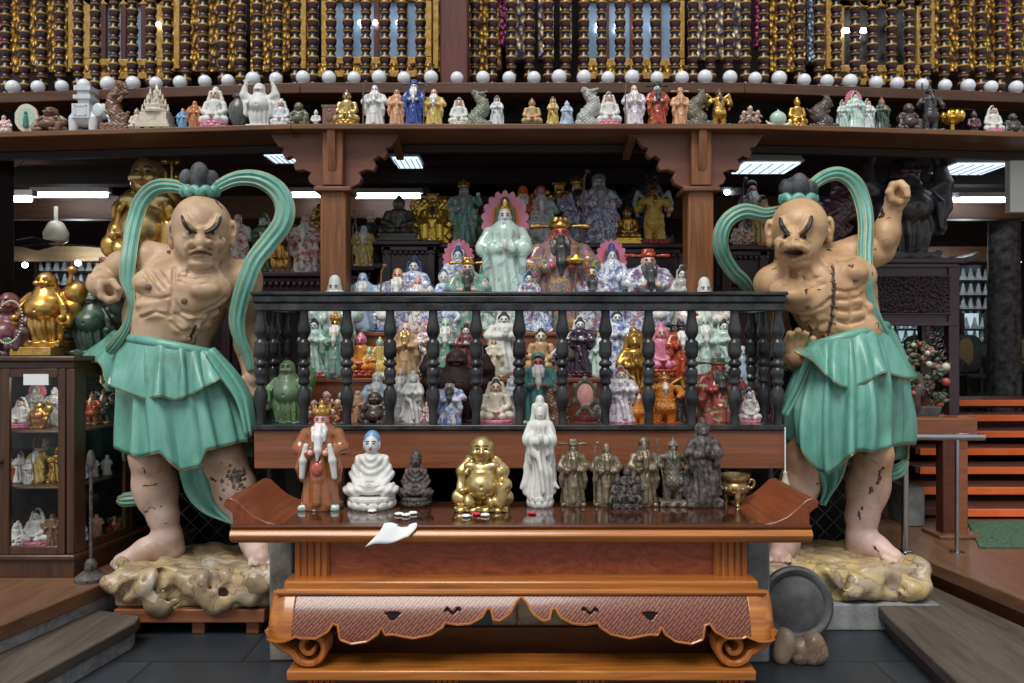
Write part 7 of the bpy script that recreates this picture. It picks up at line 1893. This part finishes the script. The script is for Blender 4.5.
# top tier: tall figures whose heads rise over the rail
row([
 ('big_bald', 335, 272, 'paleteal/white/paleteal/green', 'white bald head nearest the left bracket post above the rail', dict(w=.95, D=4.985, z=1.381)),
 ('big_bald', 363, 271, 'paleblue/paleblue/bluewhite/blue', 'pale blue bald head second from the left post above the rail', dict(w=1.2)),
 ('elder_child', 380, 282, 'darkfloral/ivory/ink/grey', 'low dark headed figurine right of the pale blue bald one', dict(D=5.3)),
 ('elder', 398, 266, 'imari/peachy/white/blue', 'peach faced bald elder with white beard above the rail', dict(w=1.15)),
 ('lady', 414, 257, 'bluewhite/white/ink/blue/blue', 'blue hooded lady behind the peach faced elder', dict(D=5.34, w=1.1)),
 ('big_bald', 418, 275, 'famille/pinkface/pink/ivory', 'small pink child head left of the middle of the rail'),
 ('cluster', 444, 263, 'bluewhite/white/blue/bluewhite', 'blue and white group figurine above the rail at left', dict(w=.8)),
 ('halo_lady', 458, 245, 'bluewhite/white/blue/bluewhite', 'blue and white lady with dark blue halo above the rail', dict(D=5.36, w=.85)),
 ('official', 468, 257, 'tealpink/flesh/goldm/imari//darkbeard', 'bearded official with grey beard under the blue halo', dict(w=1.15)),
 ('halo_lady', 505, 199, 'paleteal/white/goldm/paleteal/green', 'tall pale lady with pink flame halo in the middle', dict(D=5.3, w=.84)),
 ('lady', 529, 271, 'imari/white/ink/paleblue/skyblue', 'small white face with blue hair between the two largest figures', dict(D=5.2)),
 ('official_ingot', 560, 217, 'multi/redface/goldm/multi//darkbeard', 'largest colourful official with winged gold hat and black beard', dict(D=5.32, w=1.2)),
 ('robed_sage', 591, 263, 'imari/flesh/greenrobe/grey//darkbeard', 'grey hooded sage with black beard right of the largest official', dict(w=1.2)),
 ('halo_lady', 612, 245, 'bluewhite/white/blue/bluewhite/blue', 'blue and white lady with swirling blue crown above the rail', dict(D=5.32, w=.85)),
 ('big_bald', 634, 279, 'imari/pinkface/bluewhite/ivory', 'small pink child head right of the blue and white lady', dict(D=5.22)),
 ('official', 648, 249, 'imari/flesh/redgold/bluewhite//darkbeard', 'bearded official with red topped crown above the rail at right', dict(w=1.25)),
 ('lady', 682, 266, 'palegrey/white/ink/grey', 'grey veiled white faced lady left of the right bracket post', dict(D=5.16, w=.9)),
 ('big_bald', 704, 274, 'famille/white/white/ivory', 'white bald elder head before the right bracket post', dict(w=.95, D=4.985, z=1.381)),
 ('laughing_stand', 384, 300, 'bluewhite/white/blue/blue', 'blue and white laughing figurine hidden low behind the balusters at left', dict(D=5.14)),
 ('lady_rock', 543, 296, 'bluewhite/white/ink/bluewhite', 'pale blue white lady low behind the balusters in the middle', dict(D=5.14, w=1.3)),
 ('laughing_stand', 659, 298, 'bluewhite/white/blue/blue', 'blue and white laughing figurine low behind the balusters at right', dict(D=5.14)),
 ('lady_rock', 488, 298, 'paleteal/flesh/ink/redgold', 'pale green robed lady low behind the balusters left of the middle', dict(D=5.14, w=1.2)),
 ('elder', 720, 300, 'paleteal/flesh/orange/redgold', 'pale green elder low behind the balusters at right', dict(D=4.96, z=1.381, w=.9)),
], 5.24, 1.661)
# carved stands at the back
row([
 ('enthroned', 433, 193, 'goldbright/goldbright/goldm/goldbright/goldm/ink', 'bright gold figure enthroned among dragons', dict(w=.95)),
 ('crowned', 464, 182, 'tealpink/paleblue/goldm/redgreen//greybeard', 'green robed crowned elder with children right of the gold throne', dict(w=1.05)),
 ('robed_sage', 486, 205, 'greenrobe/flesh/ink/green//darkbeard', 'small green robed sage behind the flame halo', dict(D=5.95)),
 ('monk', 503, 199, 'redgreen/flesh/ink/brown', 'little dark haired figure behind the flame halo', dict(D=6.1)),
 ('big_bald', 523, 184, 'orangebrown/orange/orange/brown', 'orange brown old man figurine at the back', dict(w=1.2, D=5.98)),
 ('elder_child', 541, 185, 'paleteal/pinkface/red/ivory', 'pale figure in a red hood at the back', dict(w=1.05, D=5.98)),
 ('laughing', 536, 209, 'white2/white/white/white', 'white laughing figurine before the red hooded one', dict(D=5.84)),
 ('enthroned', 559, 182, 'darkbronze/fleshdk/goldm/goldm', 'dark bronze enthroned figure behind the largest official', dict(D=6.1, w=.9)),
 ('crowned', 577, 178, 'imari/flesh/goldm/blue//darkbeard', 'black bearded crowned official left of the tall grey hooded sage', dict(D=5.98)),
 ('robed_sage', 599, 173, 'imari/paleteal/grey/bluewhite//greybeard', 'tallest blue and white robed sage with grey hood at the back', dict(D=5.9, w=1.15)),
 ('monk', 608, 200, 'imari/pinkface/ginger/bluewhite', 'small pink faced child standing before the tall grey hooded sage', dict(D=5.8)),
 ('seated_box', 627, 205, 'goldm/goldpale/goldm/goldbright', 'gold seated figurine left of the yellow robed warrior'),
 ('warrior_sash', 654, 184, 'yellow/redface/goldm/red/palegrey/goldm', 'yellow robed warrior on a red base left of the right post', dict(w=1.05)),
 ('dark_carving', 641, 172, 'blackwood', 'black tangled carving behind the yellow robed warrior', dict(D=6.15, cat='carving')),
], 5.86, T4Z)
row([('seated_box', 399, 194, 'darkbronze/bronze/darkbronze/blackwood', 'dark bronze seated statue on a dark throne right of the left post', dict(w=1.2))], 5.8, TLZ)
row([('warrior', 371, 212, 'iron/flesh/white/grey/iron/darkbeard', 'dark robed bearded figure with white cap beside the left post', dict(D=5.9)),
     ('elder', 364, 224, 'yellowrobe/white/white/redwhite', 'white bearded elder in pale robes beside the left post', dict(D=5.78, w=1.15))], 5.78, SMZ)
row([
 ('elder', 238, 212, 'redwhite/flesh/white/redwhite', 'white and red robed elder with staff behind the green ribbon'),
 ('lady', 264, 214, 'green/white/green/green/palegrey', 'dark green robed lady behind the green ribbon'),
 ('trio', 281, 232, 'goldm/goldm/goldm/brown', 'small gold pair of figures on the dark ledge', dict(w=.85)),
 ('robed_sage', 293, 224, 'mossy/dkbrown/mossy/brown', 'small dull brown hooded figure on the dark ledge', dict(D=6.0)),
 ('elder', 306, 213, 'redwhite/flesh/white/imari', 'white bearded elder in red trimmed robe left of the left post', dict(w=1.15)),
 ('lady_rock', 318, 205, 'goldm', 'tall gold figure half hidden behind the left post', dict(D=6.02)),
], 5.84, SLZ)
row([
 ('cluster', 741, 219, 'redwhite/flesh/ink/maroon', 'red and white group figurine inside the loop of the right ribbon', dict(w=1.0)),
 ('lady', 763, 196, 'yellowrobe/flesh/ink/goldm', 'pale gold lady behind the right guardian statue', dict(w=1.1)),
 ('robed_sage', 752, 180, 'imari/fleshdk/ink/grey', 'grey and white sage farther behind the right guardian statue', dict(D=6.08, w=.9)),
], 5.88, SRZ)
# stand for the big gold laughing statue and a dark red one behind the right guardian
D = 5.6; z = Z(268, D)
o = MB().box(X(112, D), X(186, D), D - .2, D + .25, .28, z).build('statue_plinth', M['cab'], bv=.01); tag(o, 'dark wood plinth behind the left guardian statue', 'plinth')
put('laughing', X(150, D), D, z, Z(155, D) - z, 'goldm/goldpale/goldm/redgold', 'large gold laughing statue behind the left guardian statue', 'statue', None, 0, .92)
b = MB(); r = random.Random(4)
for i in range(26): b.ball((X(171 + r.uniform(-9, 9), 5.68), 5.68 + r.uniform(-.03, .03), Z(r.uniform(158, 236), 5.68)), r.uniform(.018, .032), 8, 6)
b.tube([(X(171, 5.68), 5.69, z), (X(171, 5.68), 5.69, Z(160, 5.68))], .012, 8)
tag(b.build('gold_flower_staff', fm('goldbright')), 'gold flowering staff right of the large gold laughing statue', 'ornament')
D = 5.95; z = 2.0
o = MB().box(X(812, D), X(846, D), D - .1, D + .15, 1.06, z).build('statue_plinth', M['purple'], bv=.008); tag(o, 'narrow dark plinth behind the right guardian statue', 'plinth')
put('dark_carving', X(829, D), D, z, Z(182, D) - z, 'wine', 'dark red tangled carving behind the right guardian head', 'carving')
# ---- on the display cabinet
def top(kind, px, tp, D, pal, label, **o): put(kind, X(px, D), D, o.pop('z', CT), Z(tp, D) - o.get('zz', CT), pal, label, 'statue', None, o.get('rz', 0), o.get('wide', 1))
top('laughing', 10, 291, 4.68, 'wine/maroon/wine', 'maroon laughing statue wearing white beads at the far left', wide=.95)
put('laughing_sack', X(48, 4.72), 4.72, CT + .05, Z(268, 4.72) - CT - .05, 'goldm/goldm/goldm/goldm/goldm', 'gold standing laughing statue carrying a sack on the display cabinet', 'statue', None, 0, 1.12)
o = MB().box(X(24, 4.72), X(64, 4.72), 4.58, 4.86, CT, CT + .05).build('yellow_block', M['goldy'], bv=.004); tag(o, 'yellow block under the gold standing laughing statue', 'block')
top('laughing_sack', 94, 286, 4.8, 'dkgreen', 'dark green laughing statue on the right end of the display cabinet', wide=1.15)
b = MB(); c = Vector((X(9, 4.5), 4.5, Z(322, 4.5)))
pts = [(c.x + .075 * math.cos(a), c.y + .02 * math.sin(a), c.z + .12 * math.sin(a)) for a in np.linspace(0, 2*PI, 40)]
for p in pts: b.ball(p, .007, 6, 5)
t = thing('bead_necklace', 'string of pale beads with green pendant on the maroon statue', 'necklace', tuple(c - Vector((0, 0, .12))))
b.build('beads', fm('ivory'), t); MB().ball((c.x + .0, c.y - .015, c.z - .105), (.03, .01, .02), 10, 6).build('pendant', fm('green'), t)
# ---- inside the cabinet
def cabfig(lst, z, D):
    for kind, px, tp, pal, label, *o in lst:
        d = o[0] if o else D; put(kind, X(px, d), d, z, Z(tp, d) - z, pal, label.replace('behind the side pane', 'behind side pane') + ' of the cabinet', 'figurine', None, 0, 1.1)
cabfig([('lady', 8, 404, 'green/white/green/green', 'slim green robed lady at the left of the top shelf'), ('seated_hood', 21, 397, 'white/flesh/ink/pink', 'white seated lady on the top shelf'), ('halo_lady', 35, 386, 'palegrey/ivory/grey/palegrey', 'tall grey haloed figure at the back of the top shelf', 4.82), ('laughing_sack', 39, 401, 'goldm', 'gold pot-bellied figurine on the top shelf'), ('lady_rock', 54, 388, 'palegrey', 'large grey stone lady at the right of the top shelf', 4.78),
        ('warrior', 92, 392, 'redgold/goldm/brown/brown', 'brown and gold warrior behind the side pane on the top shelf', 4.86), ('warrior_sash', 104, 388, 'darkbronze/goldm/darkbronze/brown', 'dark gold warrior behind the side pane on the top shelf', 4.92)], CSH[2], 4.66)
cabfig([('monk', 11, 456, 'redgold/flesh/ink/brown', 'small red robed figurine on the middle shelf'), ('lady', 20, 452, 'white/white/ink/white', 'white lady beside the red robed one on the middle shelf'), ('slim_lady', 28, 459, 'white', 'slim plain white figurine on the middle shelf', 4.6), ('crowned', 38, 444, 'yellowrobe/flesh/ink/redgreen', 'pale yellow robed elder on the middle shelf'), ('lady_rock', 57, 447, 'goldm', 'gold robed figure at the right of the middle shelf'), ('robed_sage', 46, 437, 'greenrobe/flesh/grey/grey', 'green grey sage at the back of the middle shelf', 4.86),
        ('lady', 84, 462, 'bluewhite/white/ink/blue', 'thin blue and white lady behind the side pane on the middle shelf', 4.74), ('elder', 94, 456, 'white2/flesh/white/white', 'white bearded elder behind the side pane on the middle shelf', 4.86), ('elder_child', 107, 455, 'white/white/white/ivory', 'white figure with child behind the side pane on the middle shelf', 4.92)], CSH[1], 4.66)
cabfig([('driftwood', 9, 518, 'maroon', 'dark red carving at the left of the bottom shelf', 4.78), ('seated_hood', 17, 521, 'white', 'small white seated lady on the bottom shelf'), ('seated_hood', 37, 508, 'white/white/ink/pink', 'large white seated lady on the bottom shelf'), ('monk', 53, 511, 'brown', 'plain brown standing monk on the bottom shelf'),
        ('lady', 84, 524, 'bluewhite/white/ink/skyblue', 'small blue and white lady behind the side pane on the bottom shelf', 4.76), ('monk', 97, 512, 'peachy', 'tan standing figure behind the side pane on the bottom shelf', 4.86), ('enthroned', 115, 516, 'redgold/goldm/goldm/darkbronze', 'brown and gold enthroned figure behind the side pane on the bottom shelf', 4.96)], CSH[0], 4.66)
# dark wooden statue on the purple altar
D = 6.1; z = Z(258, 5.85)
put('laughing_stand', X(902, D), D, z, Z(152, D) - z, 'blackwood', 'large black wooden laughing statue on the purple altar table', 'statue', None, 0, 1.1)

# ============================================================ FLOWERS, CHAIRS, RACKS, FAN
D = 5.6; x0, x1 = X(900, D), X(936, D); z = PZ
t = thing('flower_arrangement', 'artificial flower and fruit arrangement in a dark planter under the purple altar table', 'flowers', ((x0+x1)/2, D, z))
b = MB().hexa([(x0 + .02, D - .07, z), (x1 - .02, D - .07, z), (x1 - .02, D + .07, z), (x0 + .02, D + .07, z)], [(x0, D - .09, z + .09), (x1, D - .09, z + .09), (x1, D + .09, z + .09), (x0, D + .09, z + .09)])
b.build('planter', plain('dark_planter', (52, 58, 56), .6), t, bv=.006)
r = random.Random(5); lf = MB(); st = MB(); blooms = []
for i in range(90):
    u = r.uniform(-1, 1); h = r.uniform(.14, .56) * (1 - .25 * abs(u)); p = Vector(((x0+x1)/2 + u * .13 + .1 * u * h, D + r.uniform(-.1, .08), z + h))
    if i % 3 == 0: st.tube([((x0+x1)/2 + u * .05, D, z + .08), ((x0+x1)/2 + u * .11, D, z + h * .5), tuple(p)], .004, 5)
    for q in range(5):
        a = r.uniform(0, 2*PI); d = Vector((math.cos(a), r.uniform(-.6, .3), math.sin(a) * .7)) * r.uniform(.035, .06); n = Vector((-d.z, .3 * d.length, d.x)) * .28
        e = p + d; lf.add([p, p + d * .5 + n, e, p + d * .5 - n], [(0, 1, 2, 3)])
    if i < 22: MB().ball(tuple(p + Vector((0, -.03, 0))), r.uniform(.018, .03), 10, 8).build(('bloom', 'fruit', 'berry')[i % 3], fm(('pinkface', 'ivory', 'redface')[i % 3]), t)
st.build('stems', M['stair'], t)
o = lf.build('leaves', plain('olive_leaf', (74, 84, 56), .6, 0, .3, .4), t); o.modifiers.new('t', 'SOLIDIFY').thickness = .002
b = MB().tube(spline([((x0+x1)/2 - .05, D - .06, z + .08), ((x0+x1)/2 - .07, D - .08, z + .16), ((x0+x1)/2 - .03, D - .09, z + .24), ((x0+x1)/2 - .06, D - .08, z + .32)], 5), [.045] * 10 + [.03] * 6, 10); b.build('twisted_trunk', fm('dkbrown'), t)
# chairs on the landing
def chair(px, D, label):
    CZ_ = .801; x = X(px, D + .35); t = thing('cane_chair', label, 'chair', (x, D, CZ_)); w = .21
    MB().box(x - w, x + w, D - .05, D + .4, CZ_ + .38, CZ_ + .42).build('seat', M['chair'], t, bv=.01)
    def oval(a, e=.6): return (math.copysign(abs(math.cos(a))**e, math.cos(a)), math.copysign(abs(math.sin(a))**e, math.sin(a)))
    pts = [(x + (w - .01) * oval(a)[0], CZ_ + .66 + .22 * oval(a)[1]) for a in np.linspace(0, 2*PI, 33)[:-1]]
    MB().prism(pts, D + .36, D + .40).build('backrest', M['chair'], t, bv=.008)
    pts = [(x + .085 * oval(a, .8)[0], CZ_ + .68 + .155 * oval(a, .8)[1]) for a in np.linspace(0, 2*PI, 33)[:-1]]
    MB().prism(pts, D + .345, D + .36).build('cane_panel', M['cane'], t)
    for sx in (-1, 1):
        MB().box(x + sx * (w - .02) - .02, x + sx * (w - .02) + .02, D - .04, D, CZ_, CZ_ + .38).build('leg', M['chair'], t, bv=.005)
        MB().box(x + sx * (w - .02) - .02, x + sx * (w - .02) + .02, D + .36, D + .4, CZ_, CZ_ + .5).build('leg', M['chair'], t, bv=.005)
        MB().tube([(x + sx * (w - .01), D + .38, CZ_ + .6), (x + sx * w, D + .1, CZ_ + .6), (x + sx * w, D - .02, CZ_ + .55), (x + sx * w, D - .02, CZ_ + .4)], .014, 8).build('arm', M['chair'], t)
    MB().box(x - w + .02, x + w - .02, D - .035, D - .01, CZ_ + .18, CZ_ + .22).build('stretcher', M['chair'], t)
chair(922, 9.0, 'dark chair with oval cane back seen through the purple altar table'); chair(966, 9.0, 'dark chair with oval cane back left of the round column'); chair(1027, 9.0, 'dark chair with oval cane back at the far right edge')
# racks of small white statuettes on the far wall
def rack(px0, px1, rows_, D, sp, label, group, lit):
    x0, x1 = X(px0, D), X(px1, D); z0 = Z(max(rows_) + 14, D); z1 = Z(min(rows_) - 16, D)
    t = thing('statuette_rack', label, 'rack', ((x0+x1)/2, D + .1, z0))
    MB().box(x0, x1, D + .14, D + .16, z0, z1).build('back_panel', lit, t)
    for x in (x0, x1): MB().box(x - .02, x + .02, D - .02, D + .16, z0, z1).build('upright', M['beam_dk'], t)
    for y in rows_:
        z = Z(y, D); MB().box(x0, x1, D, D + .14, z - .02, z).build('shelf', M['beam_dk'], t)
        n = int((px1 - px0) / sp)
        for i in range(n):
            px = px0 + (i + .5) * (px1 - px0) / n
            put('mini', X(px, D + .06), D + .06, z, 12.5 * D / 800, 'white2', 'small white statuette standing in the rows of the ' + group, 'statuette', 'statuettes in the ' + group, 0, .95)
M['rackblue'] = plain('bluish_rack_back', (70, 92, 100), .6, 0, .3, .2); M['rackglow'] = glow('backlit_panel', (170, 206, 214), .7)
rack(36, 134, [271, 285, 299], 9.9, 7.6, 'rack of small white statuettes on the far wall at left', 'far left rack', M['rackblue'])
rack(936, 990, [280, 295, 309, 322], 9.9, 7.7, 'rack of small white statuettes on the far wall at right', 'far right rack', M['rackblue'])
rack(884, 936, [329, 342], 9.8, 8.5, 'backlit rack seen through the purple altar table legs', 'backlit rack under the altar', M['rackglow'])
rack(962, 987, [329, 342], 9.7, 8.2, 'backlit rack above the chair left of the round column', 'backlit rack by the column', M['rackglow'])
o = MB().box(X(-60, 9.7), X(140, 9.7), 9.6, 9.72, Z(262, 9.7), Z(247, 9.7)).build('fascia_board', wood('tan_fascia', (120, 98, 70), (150, 126, 92), 0, 5, 10, .5), bv=.01); tag(o, 'long tan board above the far left rack of statuettes', 'board')
o = MB().box(X(905, 9.7), X(985, 9.7), 9.6, 9.72, Z(262, 9.7), Z(247, 9.7)).build('fascia_board', M['beam'], bv=.01); tag(o, 'brown board above the far right rack of statuettes', 'board')
for px, py, lb in ((25, 265, 'small bright lamp at the far left above the rack'), (78, 263, 'small bright lamp in the middle above the far left rack'), (104, 263, 'small bright lamp right above the far left rack'), (1018, 262, 'small bright lamp at the far right beside the round column'), (692, 191, 'small bright lamp seen right of the right bracket post')):
    if px == 692: px, py = 727, 192
    D = 9.5 if px != 727 else 9.0
    o = MB().ball((X(px, D), D, Z(py, D)), .035, 12, 8).build('small_lamp', M['tube'], None); tag(o, lb, 'lamp')
# wall fan under the beams at left
D = 8.0; x = X(56, D)
t = thing('ceiling_fan', 'cream fan motor with dark blades hanging at left under the beams', 'fan', (x, D, Z(252, D)))
MB().tube([(x, D, Z(224, D)), (x, D, 2.95)], .02, 8).build('rod', fm('ivory'), t)
MB().lathe([(.05, -.02), (.11, .02), (.12, .1), (.07, .2), (.04, .22)], (x, D, Z(243, D)), 16).build('motor', fm('ivory'), t)
for k in range(3):
    a = .5 + k * 2*PI/3; c, s_ = math.cos(a), math.sin(a); zz = Z(244, D)
    MB().hexa([(x + c*.1 - s_*.05, D + s_*.1 + c*.05, zz), (x + c*.1 + s_*.05, D + s_*.1 - c*.05, zz - .01), (x + c*.5 + s_*.08, D + s_*.5 - c*.08, zz - .03), (x + c*.5 - s_*.08, D + s_*.5 + c*.08, zz)], [(x + c*.1 - s_*.05, D + s_*.1 + c*.05, zz + .012), (x + c*.1 + s_*.05, D + s_*.1 - c*.05, zz + .002), (x + c*.5 + s_*.08, D + s_*.5 - c*.08, zz - .018), (x + c*.5 - s_*.08, D + s_*.5 + c*.08, zz + .012)]).build('blade', M['ink'], t)

pl = bpy.data.lights.new('cabinet_fill_light', 'POINT'); pl.energy = 2.2; pl.shadow_soft_size = .06; pl.color = (1, .95, .86)  # added fill that brightens the cabinet interior, not a fitted lamp
po = bpy.data.objects.new('cabinet_fill_light', pl); COL.objects.link(po); po.location = (-2.62, 4.62, CT - .13)

for nm, px, D, py, e in (('rack_lamp_light', 80, 9.3, 256, 9.), ('rack_lamp_light', 962, 9.2, 262, 9.)):
    pl = bpy.data.lights.new(nm, 'POINT'); pl.energy = e; pl.shadow_soft_size = .1; pl.color = (.88, .96, 1)
    po = bpy.data.objects.new(nm, pl); COL.objects.link(po); po.location = (X(px, D), D, Z(py, D))
# ============================================================ CAMERA, LIGHT
cam = bpy.data.cameras.new('camera'); co = bpy.data.objects.new('camera', cam); COL.objects.link(co)
co.location = (0, 0, CAMZ); co.rotation_euler = (PI / 2, 0, 0)
cam.sensor_fit = 'HORIZONTAL'; cam.sensor_width = 36; cam.lens = 36 * FPX / 1024; cam.clip_start = .05
SC.camera = co
w = bpy.data.worlds.new('sky'); SC.world = w; w.use_nodes = True
bg = w.node_tree.nodes['Background']; bg.inputs['Color'].default_value = (.93, .965, 1., 1); bg.inputs['Strength'].default_value = .58
sl = bpy.data.lights.new('overcast_sun', 'SUN'); sl.energy = 2.6; sl.angle = math.radians(30); sl.color = (1, .97, .92)
so = bpy.data.objects.new('overcast_sun', sl); COL.objects.link(so); so.location = (-1, -4, 6)
so.rotation_euler = Vector((-.3, -.85, 1.4)).to_track_quat('Z', 'Y').to_euler()
SC.view_settings.view_transform = 'Standard'; SC.view_settings.look = 'None'; SC.view_settings.gamma = 1
SC.view_settings.use_curve_mapping = False; SC.view_settings.exposure = 0.
